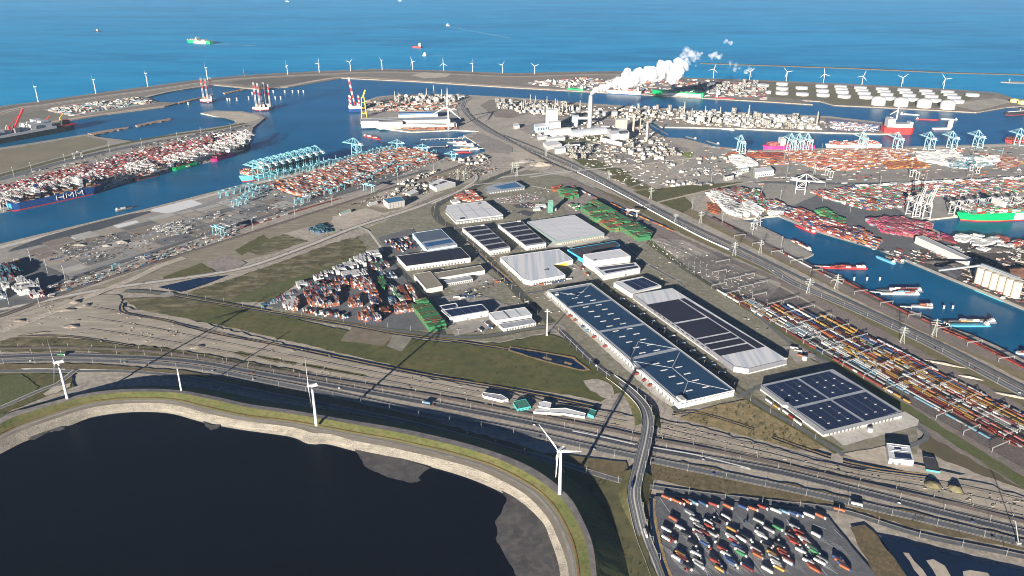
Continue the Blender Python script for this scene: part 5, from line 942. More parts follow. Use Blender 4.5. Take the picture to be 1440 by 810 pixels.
for q, pal, t in ((P(1217, 312, 1260, 308, 1310, 318, 1308, 324, 1270, 322, 1225, 318), PK, (3, 4)), (P(1235, 320, 1275, 322, 1320, 336, 1310, 344, 1280, 334, 1240, 328), PK, (3, 5)), (P(1325, 330, 1345, 337, 1344, 344, 1326, 338), ['maroon', 'red', 'magenta'], (2, 3)), (P(1342, 335, 1360, 333, 1363, 340, 1344, 343), WH, (3, 4)), (P(1362, 335, 1380, 333, 1382, 338, 1364, 340), WH, (3, 4)), (P(1366, 342, 1402, 337, 1408, 344, 1372, 350), WH, (3, 4)), (P(1400, 335, 1415, 335, 1416, 342, 1402, 343), ['pink', 'red'], (3, 4)), (P(1372, 352, 1420, 345, 1424, 348, 1378, 356), WH, (2, 3)), (P(1424, 341, 1450, 338, 1460, 342, 1428, 348), ['orange', 'white', 'red'], (2, 3)), (P(1330, 348, 1345, 349, 1354, 357, 1340, 356), WH, (2, 2))):
    fill('pink', q, H4, pal, t, gap=(1, .4))
fill('peninsula_quay', P(1168, 171, 1238, 178, 1232, 185.5, 1170, 183), heading((1168, 171), (1238, 178)), ['red', 'white', 'blue', 'blue', 'grey', 'white'], (1, 2), dens=.5, gap=(3, 2))
YN = {'depot': ('container depot beside the grass field', 'mixed stacks of'), 'green': ('green stacks of the rail depot', 'green and red'), 'small': ('small storage yards of the logistics park', 'assorted'), 'west': ('western depot by the ring road', 'sky-blue and white'), 'bluequay': ('terminal under the pale blue cranes', 'orange and white'), 'peninsula': ('left peninsula terminal behind the navy ship', 'maroon and white'), 'deltanorth': ('northern right-hand terminal', 'orange and red'), 'deltasouth': ('terminal beside the green container ship', 'many-coloured'), 'deltafeeder': ('feeder quay at the head of the canal', 'many-coloured and white'), 'pink': ('coal-yard terminal', 'pink and white'), 'peninsula_quay': ('quay of the red and white ship', 'scattered')}
tops = sorted(((r[6], y, i) for y, L in STACK.items() if y in ('depot', 'green', 'small', 'west') for i, r in enumerate(L) if r[5] and -30 < proj(Vector(r[:3]))[0] < 1460), key=lambda t: t[0])[:300]
single = {(y, i) for _, y, i in tops}
CN = dict(orange='orange', red='red', maroon='dark maroon', white='white', grey='grey', blue='dark blue', sky='sky blue', green='green', lime='lime green', yellow='yellow', magenta='magenta', dark='black', teal='teal', cream='cream', rust='rust-brown', pink='pink')
for y, i in sorted(single):
    x, yy, z, a, c, tp, d, s_, bk = STACK[y][i]; lvl = round((z - 0) / CH) + 1
    wh = {'depot': '%s of the field-side depot' % bk, 'green': '%s of the rail depot' % bk if bk != 'lower slab' else 'long green stack at the field-side depot corner', 'small': 'small yard of the logistics park', 'west': 'western depot under the ring road'}[y]
    tag(link('shipping_container', CM[c], loc=(x, yy, z), rz=a), '%s container topping the %s' % (CN[c], wh), 'container', '%s containers, %s' % (CN[c], wh))
def join_boxes(name, items, label, cat='container'):
    keys = sorted({r[4] for r in items}); mb = MB()
    for r in items:
        mb.mi = keys.index(r[4]); mb.box(r[0], r[1], r[2], CL * r[7], CW * r[7], CH * r[7] - .05, r[3], bottom=False)
    return tag(obj(name, mb, [COL[k] for k in keys]), label, cat, kind='stuff')
for y, L in STACK.items():
    rest = [r for i, r in enumerate(L) if (y, i) not in single]
    join_boxes('container_stacks', rest, '%s container stacks of the %s' % (YN[y][1], YN[y][0]))
print('containers', {k: len(v) for k, v in STACK.items()})

# ================================================================ RAIL YARD
STEEL = mat('galvanised_steel', (.27, .27, .26), .6, (.22, .22, .21), .3); DSTEEL = mat('dark_steel', (.06, .055, .05), .7, (.09, .08, .07), .3)
TB = smooth(GL(P(940, 366, 960, 379, 1007, 409, 1067, 444.5, 1147, 493, 1200, 523, 1265, 561, 1350, 609, 1440, 661, 1600, 752)), 15)
def path_len(p): return sum((b - a).length for a, b in zip(p, p[1:]))
def clip_path(p, x0, x1):
    """part of a ground path between two picture columns"""
    return [q for q in p if x0 <= proj(q)[0] <= x1]
NT = 24; SP_ = 6.0
tracks = [offset(TB, -SP_ * k) for k in range(NT)]
LAYER[0] += .02
for p in tracks: strip('rail_track', p, 1.6, RAIL, register=False)
def wagon_mesh():
    mb = MB(); mb.box(0, 0, .8, 19.4, 2.2, .35)
    for x in (-7, 7): mb.box(x, 0, .05, 2.6, 1.9, .8)
    return mb.mesh('flat_bed', DSTEEL)
WAG = wagon_mesh()
ISO = {k: container_mesh('container', COL[k], 9.3, 2.44, 2.6) for k in COL}
LONG = {k: container_mesh('container', COL[k], 13.4, 2.5, 2.7) for k in COL}
HOP = {}
def hopper(c):
    if c not in HOP:
        mb = MB(); mb.prism([(-6.5, -1.45), (6.5, -1.45), (6.5, 1.45), (-6.5, 1.45)], 1.2, 3.4); mb.box(0, 0, .8, 14, 2, .4); mb.box(-4.5, 0, .05, 2.4, 1.8, .9); mb.box(4.5, 0, .05, 2.4, 1.8, .9); mb.box(0, 0, 3.4, 12.4, 2.2, .25); HOP[c] = mb.mesh('hopper_wagon', COL[c])
    return HOP[c]
TRAIN = []
PALS = [['orange', 'yellow', 'red', 'white', 'blue', 'maroon'], ['white', 'grey', 'white', 'dark'], ['orange', 'yellow', 'grey', 'white', 'maroon', 'blue'], ['maroon', 'white', 'rust', 'dark', 'grey'], ['white', 'white', 'grey', 'sky'], ['orange', 'red', 'maroon', 'yellow', 'white', 'pink'], ['green', 'white', 'orange', 'dark', 'yellow'], ['dark', 'grey', 'white', 'orange', 'blue']]
ends = [(1007, 1292), (1018, 1150), (1022, 1250), (1030, 1215), (1040, 1395), (1050, 1330), (1052, 1310), (1062, 1440), (1100, 1440), (1075, 1470), (1110, 1400), (1085, 1470), (1120, 1470), (1098, 1440), (1150, 1470), (1105, 1460), (1160, 1470), (1120, 1470), (1180, 1470), (1190, 1470), (1150, 1470), (1210, 1470), (1170, 1470), (1230, 1470)]
for k, (x0, x1) in enumerate(ends):
    p = clip_path(tracks[k], x0, min(x1, 1475)); pal = PALS[[0, 3, 2, 7, 4, 1, 3, 2, 5, 0, 1, 5, 3, 2, 4, 6, 5, 7, 6, 3, 2, 7, 5, 1][k]]; run = 0; 
    if len(p) < 2: continue
    gap = 0
    for q, a in at_path(p, 20.0, 10):
        if gap > 0: gap -= 1; continue
        if random.random() < .03: gap = random.randint(1, 3)
        if run <= 0: run = random.randint(4, 11); cur = random.choice(pal)
        run -= 1; TRAIN.append((q, a, cur if random.random() < .85 else random.choice(pal), random.random(), k))
TRAIN.sort(key=lambda t: t[0].length); rest = []
ORD = ('first', 'second', 'third', 'fourth', 'fifth', 'sixth', 'seventh', 'eighth', 'ninth', 'tenth', 'eleventh', 'twelfth', 'thirteenth', 'fourteenth', 'fifteenth', 'sixteenth', 'seventeenth', 'eighteenth', 'nineteenth', 'twentieth', 'twenty-first', 'twenty-second', 'twenty-third', 'twenty-fourth')
for i, (q, a, c, r, tk) in enumerate(TRAIN):
    z = ground_z(q.x, q.y) + .1
    if i < 300:
        e = empty('container_wagon', (q.x, q.y, z), a, '%s container wagon on the %s rail yard track from the warehouses' % (CN[c], ORD[tk]), 'wagon', '%s wagons on the %s yard track' % (CN[c], ORD[tk]))
        link('flat_bed', WAG, e)
        if r < .72:
            link('container', ISO[c], e, (-4.8, 0, 1.17)); link('container', ISO[c if r < .5 else random.choice(PALS[3])], e, (4.8, 0, 1.17))
        elif r < .96: link('container', LONG[c], e, (-.6, 0, 1.17))
    else: rest.append((q.x, q.y, z + 1.1, a, c, False, 0, 1.35 if r < .6 else 1.1))
if rest: 
    o = join_boxes('freight_wagons', rest, 'farther coloured container wagons standing in the rail yard', 'wagon')
def train(px, pal, name, label, group, step=15.0, mesh=None, loc=False):
    for q, a in at_path(smooth(GL(px), 10), step): 
        c = random.choice(pal); o = link(name, hopper(c) if mesh is None else mesh[c], loc=(q.x, q.y, ground_z(q.x, q.y) + .1), rz=a); tag(o, label, 'wagon', group)
for d in (P(1185, 396, 1248, 428.5, 1280, 444.5), P(1300, 452, 1343, 470.5, 1400, 497, 1440, 518, 1470, 532), P(1330, 469, 1370, 485, 1440, 520)): train(d, ['red', 'red', 'rust', 'maroon'], 'hopper_wagon', 'red hopper wagon on the track beside the canal', 'red hopper wagons along the canal')
train(P(1090, 352, 1140, 378, 1185, 401), ['rust', 'white', 'red', 'grey'], 'hopper_wagon', 'rusty hopper wagon on the pier railway', 'rusty hopper wagons on the pier railway')
train(P(1003, 308, 1050, 332), ['rust', 'maroon', 'dark'], 'hopper_wagon', 'dark hopper wagon beside the corridor verge', 'dark hopper wagons beside the corridor')
train(P(340, 320, 368, 313.5, 423, 296, 478, 280), ['red', 'red', 'maroon', 'white'], 'hopper_wagon', 'red hopper wagon in the train behind the blue-crane terminal', 'red train behind the blue-crane terminal')
train(P(806, 264, 850, 286, 890, 306), ['orange', 'blue', 'red', 'white'], 'hopper_wagon', 'coloured wagon on the siding behind the green stacks', 'wagons behind the green stacks'); train(P(860, 288, 905, 308, 945, 325), ['yellow', 'orange', 'red', 'yellow', 'blue'], 'hopper_wagon', 'yellow and orange wagon on the outer depot siding', 'wagons on the outer depot siding')
# overhead-line portals
def portal(L):
    mb = MB()
    for x in (-L / 2, L / 2): mb.bar((x, 0, -.2), (x, 0, 8.8), .7)
    for z in (7.6, 8.8): mb.bar((-L / 2, 0, z), (L / 2, 0, z), .5)
    n = int(L / 3)
    for i in range(n): mb.bar((-L / 2 + i * L / n, 0, 7.6 if i % 2 else 8.8), (-L / 2 + (i + 1) * L / n, 0, 8.8 if i % 2 else 7.6), .22)
    for i in range(1, 6): mb.bar((-L / 2 + i * L / 6, 0, 7.6), (-L / 2 + i * L / 6, 0, 6.4), .2)
    return mb.mesh('catenary_portal', STEEL)
PORT = portal(42)
mids = [(offset(TB, -17), 0), (offset(TB, -65), 0), (offset(TB, -113), 0)]
nport = 0
for p, _ in mids:
    for q, a in at_path(clip_path(p, 1000, 1450), 50, 20 + 12 * nport):
        if random.random() < .85: tag(link('catenary_portal', PORT, loc=(q.x, q.y, ground_z(q.x, q.y)), rz=a + R(90 + 4)), 'grey steel catenary portal over the %s third of the rail yard' % ('warehouse-side', 'middle', 'road-side')[nport], 'portal', 'catenary portals, %s tracks' % ('warehouse-side', 'middle', 'road-side')[nport])
    nport += 1
for q, a in at_path(smooth(GL(P(1040, 335, 1110, 366, 1190, 405, 1250, 432, 1340, 472, 1440, 522)), 20), 70): tag(link('catenary_portal', PORT, loc=(q.x, q.y, ground_z(q.x, q.y)), rz=a + R(90 - 8), scale=(.8, 1, 1)), 'grey catenary portal over the canal-side tracks', 'portal', 'catenary portals along the canal')
mb = MB(); mb.bar((0, 0, -.2), (0, 0, 8), .4); mb.bar((0, 0, 7.2), (4.2, 0, 7.6), .22); mb.bar((0, 0, 5.8), (4.2, 0, 7.6), .16); CATM = mb.mesh('catenary_mast', STEEL)
for pth, x0, x1 in ((PR, -10, 1450), (tracks[0], 905, 1010), (RT, 660, 900)):
    for q, a in at_path(clip_path(offset(pth, -5), x0, x1), 48): tag(link('catenary_mast', CATM, loc=(q.x, q.y, ground_z(q.x, q.y)), rz=a - R(90)), 'slim grey catenary mast with bracket beside the %s' % ('highway railway' if pth is PR else 'yard throat' if pth is tracks[0] else 'corridor railway'), 'mast', 'catenary masts beside the ' + ('highway railway' if pth is PR else 'yard throat' if pth is tracks[0] else 'corridor railway'))
for q, a in at_path(clip_path(offset(TB, -22), 915, 1060), 26):
    for d in (-12, 4, 20, 38):
        if random.random() < .7:
            w = q + Vector((-math.sin(a), math.cos(a), 0)) * d; tag(link('catenary_mast', CATM, loc=(w.x, w.y, ground_z(w.x, w.y)), rz=a + random.choice((R(90), R(-90)))), 'slim grey catenary mast in the fan of yard switches', 'mast', 'catenary masts in the switch fan')
for pth in (PR, RT, LR):
    for o_ in (-1.9, 1.9): strip('rail_track', pth, 1.5, RAIL, o_, register=False)
for k in range(1, 4): strip('rail_track', offset(smooth(GL(P(1000, 306, 1040, 326, 1100, 355, 1180, 395, 1243, 428, 1330, 465, 1440, 517, 1600, 598)), 20), k * 4.5 - 6), 1.5, RAIL, register=False)
for px in (P(905, 338, 950, 352, 1000, 380, 1060, 418), P(900, 330, 960, 352, 1030, 385, 1100, 425), P(880, 312, 930, 335, 985, 365, 1040, 400), P(915, 345, 950, 372, 1000, 402), P(930, 335, 990, 358, 1060, 398)): strip('rail_track', smooth(GL(px), 15), 1.6, RAIL, register=False)
# works railway tracks on the sand strip
for k in range(0, 5, 2):
    p = smooth(GL(P(120, 432 + k * 8, 200, 446 + k * 7.5, 300, 468 + k * 6.5, 440, 499 + k * 5, 600, 532 + k * 4.4, 760, 564 + k * 4, 880, 588 + k * 4)), 20); strip('works_track', p, 2.0, (RAIL, SOILD, SOILD, BALL, BALL)[k], register=False, amp=.5)
    p = smooth(GL(P(930, 598 + k * 4, 1080, 633 + k * 4, 1200, 663 + k * 4, 1330, 682 + k * 6, 1440, 706 + k * 6)), 20); strip('works_track', p, 2.0, (BALL, SOILD, SOIL, BALL, SOILD)[k], register=False, amp=.5)

# ================================================================ PYLONS, LAMPS
def pylon_mesh(H=46.0):
    mb = MB(); zs = [0, 9, 17, 24, 30, 36, 41, H]; ws = [4.6, 3.4, 2.6, 1.9, 1.4, 1.1, .8, .3]
    for s1 in (-1, 1):
        for s2 in (-1, 1):
            for i in range(7): mb.bar((s1 * ws[i], s2 * ws[i], zs[i]), (s1 * ws[i + 1], s2 * ws[i + 1], zs[i + 1]), .5)
    for i in range(7):
        for s in (-1, 1):
            mb.bar((-ws[i], s * ws[i], zs[i]), (ws[i + 1], s * ws[i + 1], zs[i + 1]), .3); mb.bar((s * ws[i], -ws[i], zs[i]), (s * ws[i + 1], ws[i + 1], zs[i + 1]), .3)
    for z, L in ((29, 9), (35, 11), (41, 8)):
        for s in (-1, 1): mb.bar((0, 0, z), (s * L, 0, z), .5); mb.bar((0, 0, z + 2.4), (s * L, 0, z), .35)
    return mb.mesh('lattice_pylon', mat('pylon_grey', (.34, .36, .33), .6, (.28, .3, .27), .2))
PYL = pylon_mesh()
for x, y, ty, lb in ((1032, 360, 341, 'at the end of the white parapet'), (1069, 355, 337, 'between corridor and pier railway'), (1136, 414, 392, 'beside the corridor road above the rail yard'), (1175.5, 407, 386, 'on the canal-side verge by the barge pier'), (1268, 483, 460, 'standing on the rail yard side of the corridor road'), (1313, 473.5, 449, 'by the moored barge pair on the canal verge'), (856, 251, 239, 'at the gravel lot behind the corridor road'), (915, 280.5, 264, 'beside the red-edged siding'), (985, 313.5, 297, 'at the white reefer stacks'), (949.5, 313.5, 301, 'against the corridor parapet'), (644, 253.5, 238, 'left of a pair by the curved viaduct'), (652.5, 254.5, 240, 'right of a pair by the curved viaduct'), (727, 248.5, 229, 'at the crossing of the cross road'), (721, 243, 228, 'behind the crossing pylon'), (768, 221, 209, 'near the dredged sand heap'), (1145, 246, 232, 'on the terminal railway')):
    g = G(x, y); H = height_at(g, ty); tag(link('lattice_pylon', PYL, loc=(g.x, g.y, ground_z(g.x, g.y) - .2), rz=R(-20), scale=(min(1, H / 46 + .1), min(1, H / 46 + .1), H / 46)), 'steel lattice power pylon ' + lb, 'pylon')
mb = MB(); mb.bar((0, 0, -.2), (0, 0, 11.5), .32); mb.bar((0, 0, 11.4), (2.2, 0, 11.9), .26); mb.box(2.6, 0, 11.8, 1.3, .5, .25); LAMP = mb.mesh('street_lamp', STEEL)
def lamps(path, x0, x1, step, off, where, flip=0):
    for q, a in at_path(clip_path(offset(path, off), x0, x1), step, 12): tag(link('street_lamp', LAMP, loc=(q.x, q.y, ground_z(q.x, q.y)), rz=a + R(90) + flip), 'tall grey street lamp ' + where, 'street lamp', 'street lamps ' + where)
lamps(PS, -10, 1450, 55, 9.5, 'along the near highway carriageway'); lamps(PN, -10, 1450, 55, -9.5, 'along the far highway carriageway', math.pi); lamps(PV, 640, 1450, 50, 5.5, 'along the dike service road'); lamps(R3, 610, 780, 50, 9, 'along the avenue'); lamps(R7, 840, 1180, 45, 6, 'between the two long warehouses'); lamps(RC, 800, 1450, 60, 10, 'along the corridor road'); lamps(R4, 200, 780, 50, -6.5, 'along the depot road'); lamps(RB, 780, 870, 28, 8.5, 'at the viaduct ramp')
for q, a in at_path([p for p in BR if 0 < proj(p)[1] < 800], 32, 8):
    w = q + Vector((-math.sin(a), math.cos(a), 0)) * 9.2; tag(link('street_lamp', LAMP, loc=tuple(w), rz=a - R(90)), 'grey street lamp on the bridge parapet', 'street lamp', 'street lamps on the bridge')
mb = MB(); mb.bar((0, 0, -.2), (0, 0, 34), .7); mb.box(0, 0, 33.5, 3.4, 3.4, .8); mb.box(0, 0, 34.3, 1.6, 1.6, 1.0); MASTM = mb.mesh('floodlight_mast', STEEL)
def masts(pts, where):
    for x, y in pts: g = G(x, y); tag(link('floodlight_mast', MASTM, loc=(g.x, g.y, ground_z(g.x, g.y))), 'tall floodlight mast ' + where, 'light mast', 'floodlight masts ' + where)
masts(P(44, 369, 67, 384, 92, 394, 13, 429, 58, 411), 'in the western depot'); masts(P(45, 242, 155, 216, 200, 207, 250, 198, 325, 185, 92, 230, 20, 249, 283, 190), 'along the peninsula road'); masts(P(56, 432, 291, 346, 356, 325, 415, 307, 467, 290, 560, 258, 610, 245, 473, 232, 415, 288), 'behind the blue-crane terminal'); masts(P(1070, 277, 1015, 317, 1160, 265, 1106, 249, 1237, 263, 1301, 258, 1365, 256, 1432, 254, 1102, 230, 1281, 241, 1338, 241, 1400, 238, 1156, 284, 1097, 283, 1195, 300, 1408, 222, 1367, 222, 1155, 215, 1101, 217, 973, 297, 1000, 258, 1037, 250), 'on the right-hand terminals'); masts(P(1098, 351, 1058, 331), 'on the barge pier')

# ================================================================ LORRIES AND CARS
TYRE = mat('tyre_black', (.02, .02, .02), .8)
mb = MB(); mb.box(-1.2, 0, .75, 13.4, 2.3, .25)
for x in (-5.6, -4.3, -3.0, 5.2, 2.6): mb.box(x, 0, .0, 1.0, 2.45, .95)
CHAS = mb.mesh('chassis', TYRE)
def cab_mesh(m):
    mb = MB(); v = [(4.9, -1.22), (7.1, -1.22), (7.1, 1.22), (4.9, 1.22)]; mb.prism(v, .6, 2.0, bottom=True); mb.prism([(4.9, -1.2), (6.95, -1.2), (6.95, 1.2), (4.9, 1.2)], 2.0, 3.1); mb.prism([(4.9, -1.1), (6.3, -1.05), (6.3, 1.05), (4.9, 1.1)], 3.1, 3.75); return mb.mesh('cab', m)
CABS = {k: cab_mesh(COL[k]) for k in ('white', 'red', 'blue', 'orange', 'grey', 'green', 'yellow', 'dark')}
def trailer_mesh(m):
    mb = MB(); mb.box(-1.4, 0, 1.0, 12.8, 2.5, 2.9); mb.box(-1.4, 0, 3.9, 12.6, 2.3, .1)
    for s in (-1, 1): mb.box(-1.4, s * 1.26, 1.0, 12.8, .06, .25); mb.box(-1.4, s * 1.26, 3.6, 12.8, .06, .25)
    return mb.mesh('trailer', m)
TRL = {k: trailer_mesh(v) for k, v in COL.items()}
def lorry(x, y, a, cab, tr, where, group, z=None):
    z = ground_z(x, y) if z is None else z
    w = ('%s lorry with %s cab %s' % (CN[tr], CN[cab], where)) if tr else '%s lorry tractor unit without trailer %s' % (CN[cab], where)
    e = empty('articulated_lorry' if tr else 'tractor_unit', (x, y, z), a, w, 'lorry', group); link('cab', CABS[cab], e)
    if tr: link('chassis', CHAS, e); link('trailer', TRL[tr], e)
    else: link('chassis', CHAS2, e)
mb = MB(); mb.box(4.5, 0, .5, 5.2, 2.2, .3)
for x in (6.2, 3.2, 2.2): mb.box(x, 0, 0, 1.0, 2.4, .95)
CHAS2 = mb.mesh('chassis', TYRE)
random.seed(21)
LOTPAL = ['white', 'white', 'white', 'grey', 'grey', 'red', 'orange', 'blue', 'yellow', 'green', 'maroon', 'white', 'dark', 'dark', 'maroon', None, None, None, None, None]
lot_rows_extra = [((865 + 88 * k, 560 + 6 * k, 1000 + 88 * k, 800), .75) for k in range(10)] + [((1020 + 90 * k, 470 + 10 * k, 1080 + 90 * k, 560 + 10 * k), .75) for k in range(7)]
lot_rows = [(Z(720, 607, 4, 905, 500, 1010, 640), .5), (Z(720, 607, 4, 985, 455, 1085, 590), .9), (Z(720, 607, 4, 1090, 500, 1130, 600), .8), (Z(720, 607, 4, 860, 610, 900, 640), .3), (Z(720, 607, 4, 1010, 640, 1060, 790), .5), (Z(720, 607, 4, 900, 690, 980, 800), .5), (Z(720, 607, 4, 1170, 500, 1320, 650), .75), (Z(720, 607, 4, 1160, 640, 1260, 790), .5), (Z(720, 607, 4, 1350, 540, 1440, 640), .6), (Z(720, 607, 4, 1220, 650, 1330, 790), .5), (Z(720, 607, 4, 1360, 660, 1436, 800), .6), (Z(1080, 607, 4, 90, 555, 170, 670), .95), (Z(1080, 607, 4, 130, 530, 190, 600), .8), (Z(1080, 607, 4, 180, 600, 270, 700), .85), (Z(1080, 607, 4, 0, 640, 60, 790), .9), (Z(1080, 607, 4, 60, 650, 120, 760), .9), (Z(1080, 607, 4, 170, 680, 270, 800), .8), (Z(1080, 607, 4, 265, 590, 330, 650), .7), (Z(1080, 607, 4, 280, 740, 350, 800), .9), (Z(1080, 607, 4, 360, 690, 440, 790), .95), (Z(1080, 607, 4, 0, 560, 40, 620), .6), (Z(1080, 607, 4, 370, 640, 420, 700), .3)]
lot_rows += [(Z(720, 607, 4, *q), d) for q, d in lot_rows_extra]
taken = []
def free(x, y, r):
    if any((x - a) ** 2 + (y - b_) ** 2 < r * r for a, b_ in taken): return False
    taken.append((x, y)); return True
LOTQ = GL(Z(720, 607, 4, 815, 440, 1440, 470, 1700, 530, 1830, 640, 1950, 900, 890, 900))
bays = []
for (p0, p1), dens in lot_rows:
    a0, a1 = G(*p0), G(*p1); L = (a1 - a0).length; n = max(2, int(L / 4.6)); ang = heading(Z(720, 607, 4, 1000, 570, 1060, 605)[0], Z(720, 607, 4, 1000, 570, 1060, 605)[1])
    for i in range(n):
        p = a0.lerp(a1, (i + .5) / n); bays.append((p, ang))
        if random.random() < dens * .85 and inside(LOTQ, p.x, p.y) and all((p.x - a) ** 2 + (p.y - b_) ** 2 > (17.5 if abs(math.sin(math.atan2(p.y - b_, p.x - a) - ang)) < .42 else 3.3) ** 2 for a, b_ in taken) and free(p.x, p.y, 1):
            aa = ang + (math.pi if random.random() < .12 else 0) + random.uniform(-.05, .05)
            lorry(p.x, p.y, aa, random.choice(['white'] * 6 + ['red', 'blue', 'grey']), random.choice(LOTPAL), 'parked in the lorry park', 'lorries in the lorry park')
for (x, y) in Z(720, 607, 4, 870, 385, 925, 405, 945, 412, 985, 408, 1020, 412, 1075, 420, 1135, 425, 1215, 435, 1300, 440, 1355, 448, 1410, 440) + Z(1080, 607, 4, 45, 460, 90, 465, 140, 475, 170, 480, 230, 485, 295, 490):
    g = G(x, y); lorry(g.x, g.y, R(-38) + random.uniform(-.1, .1), 'white', random.choice(['white', 'sky', 'blue', 'red', 'white', 'orange', None]), 'lined up on the top edge of the lorry park', 'lorries on the lorry park edge')
mb = MB(); BAY = None
# bay markings
LAYER[0] += .012; zb = LAYER[0]; mbay = MB()
for p, ang in bays:
    d = Vector((math.cos(ang), math.sin(ang), 0)); n_ = Vector((-d.y, d.x, 0)) * .16; w = p + Vector((-d.y, d.x, 0)) * 2.2
    a, c_ = w - d * 9, w + d * 9; mbay.face([(a.x - n_.x, a.y - n_.y, zb), (c_.x - n_.x, c_.y - n_.y, zb), (c_.x + n_.x, c_.y + n_.y, zb), (a.x + n_.x, a.y + n_.y, zb)])
for k in range(9):
    for x0, y0, x1, y1 in ((880 + k * 60, 720 + k * 4, 990 + k * 60, 800 + k * 4),):
        for t in range(14):
            p = G(*Z(720, 607, 4, x0 - 20 + t * 9, y0 - 60 + t * 11)[0]); d = Vector((math.cos(ang), math.sin(ang), 0)); n_ = Vector((-d.y, d.x, 0)) * .15; a, c_ = p - d * 8, p + d * 8
            if inside(GL(Z(720, 607, 4, 800, 480, 1436, 480, 1780, 560, 1850, 800, 880, 800)), p.x, p.y): mbay.face([(a.x - n_.x, a.y - n_.y, zb), (c_.x - n_.x, c_.y - n_.y, zb), (c_.x + n_.x, c_.y + n_.y, zb), (a.x + n_.x, a.y + n_.y, zb)])
bm_ = obj('bay_marking', mbay, PAINT); bm_['kind'] = 'structure'
for px in (Z(720, 607, 4, 830, 380, 900, 480, 1010, 620, 1100, 820), Z(720, 607, 4, 1130, 440, 1250, 600, 1420, 820), Z(1080, 607, 4, 250, 530, 330, 560), Z(1080, 607, 4, 370, 560, 420, 610), Z(1080, 607, 4, 100, 500, 240, 700, 330, 820)): strip('lane_line', smooth(GL(px), 10), .5, PAINT, register=False)
# lorries on roads and docks
def on_road(path, fr, off, tr, cab, where, rev=False, z=None):
    i = int(fr * (len(path) - 2)); a, b_ = path[i], path[i + 1]; an = math.atan2(b_.y - a.y, b_.x - a.x); w = offset(path, off)[i]; lorry(w.x, w.y, an + (math.pi if rev else 0), cab, tr, where, None, z=(a.z + .05) if z else None)
def fr_at(path, px, py): g = G(px, py); return min(range(len(path)), key=lambda i: (path[i] - g).length) / (len(path) - 2)
on_road(PS, fr_at(PS, 1210, 706), 3, 'white', 'white', 'driving on the highway right of the bridge'); on_road(PN, fr_at(PN, 600, 572), 2, 'sky', 'white', 'driving on the highway past the works compound', True); on_road(BR, fr_at(BR, 899, 752), -4, 'white', 'white', 'driving below the bridge ramp', z=1); on_road(BR, fr_at(BR, 893, 690), 4, 'blue', 'blue', 'waiting at the bridge junction', z=1); on_road(PV, fr_at(PV, 1187, 720), 0, 'orange', 'orange', 'on the dike service road by the lorry park'); on_road(RB, .8, 3, 'dark', 'white', 'on the viaduct ramp'); on_road(PN, fr_at(PN, 88, 500), 1, 'green', 'white', 'on the highway behind the left turbine')
wl_ = [(849, 459, 'red'), (884, 497, 'red'), (897, 528, 'red'), (908, 537, 'red'), (916, 544, 'red'), (802, 447, 'red'), (811, 452, 'red'), (853, 489, 'red'), (822, 461, 'blue'), (828, 467, 'sky'), (837, 476, 'red')]
for x, y, c in wl_: g = G(x, y); lorry(g.x, g.y, R(22), c if c in CABS else 'white', c, 'on the long warehouse apron', 'lorries at the long warehouse apron')
for i in range(11): g = G(872 + i * 14, 405 + 18 + i * 10.4); lorry(g.x + 4, g.y, R(22), 'white', random.choice(['sky', 'blue', 'white']), 'in the shaded alley between the long warehouses', 'lorries in the shaded alley')
for i, (x, y) in enumerate(P(1081, 567, 1092, 575, 1105, 583, 1113, 590, 1122, 597)): g = G(x, y); lorry(g.x, g.y, R(-67), 'white', ('white', 'yellow', 'white', 'red', 'white')[i], 'parked beside the navy solar warehouse', 'lorries beside the navy solar warehouse')
for (x, y, a) in ((655, 416, 30), (663, 419, 30), (675, 466, -60), (684, 458, -60), (690, 462, -60), (642, 420, 20), (650, 421, 20), (1117, 492, -20), (1122, 496, -20), (762, 402, 20), (782, 399, 20), (790, 397, 20), (800, 394, 20), (772, 401, 20), (700, 398, 20), (825, 388, -60), (818, 379, -60), (1127, 503, -20)): g = G(x, y); lorry(g.x, g.y, R(a), 'white', random.choice(['white', 'white', 'red', 'orange', 'blue', 'grey']), 'parked in a warehouse yard of the logistics park', 'lorries in the warehouse yards')
# cars
def car_mesh(m):
    mb = MB(); mb.prism([(-2.2, -.85), (2.2, -.85), (2.2, .85), (-2.2, .85)], .3, .85, bottom=True); mb.prism([(-1.6, -.75), (1.0, -.75), (1.0, .75), (-1.6, .75)], .85, 1.45)
    for x in (-1.4, 1.4): mb.box(x, 0, 0, .65, 1.75, .6)
    return mb.mesh('car', m)
CARS = {k: car_mesh(COL[k]) for k in ('white', 'grey', 'dark', 'red', 'blue')}
def cars(quad, n, ang, where, z=None):
    q = GL(quad); xs = [p.x for p in q]; ys = [p.y for p in q]; k = 0; t = 0
    while k < n and t < n * 30:
        t += 1; x, y = random.uniform(min(xs), max(xs)), random.uniform(min(ys), max(ys))
        if inside(q, x, y) and free(x, y, 5.0):
            c = random.choice(list(CARS)); tag(link('car', CARS[c], loc=(x, y, ground_z(x, y) + .02), rz=ang + random.uniform(-.08, .08)), 'small %s car parked %s' % (CN[c], where), 'car', '%s cars %s' % (CN[c], where)); k += 1
cars(Z(560, 230, 6, 820, 305, 1090, 260, 1230, 300, 960, 345), 90, R(22), 'in the large office car park'); cars(Z(560, 230, 6, 990, 365, 1100, 340, 1150, 362, 1130, 380), 20, R(22), 'in the dark car park by the green tower'); cars(P(640, 408, 690, 398, 700, 404, 650, 414), 14, R(22), 'by the brown-roofed hall'); cars(P(880, 425, 900, 440, 980, 500, 965, 498), 22, R(-67), 'beside the purple-black solar warehouse'); cars(P(1130, 496, 1146, 500, 1140, 506, 1125, 503), 8, R(22), 'in the yard with the white tank')
random.seed(5)
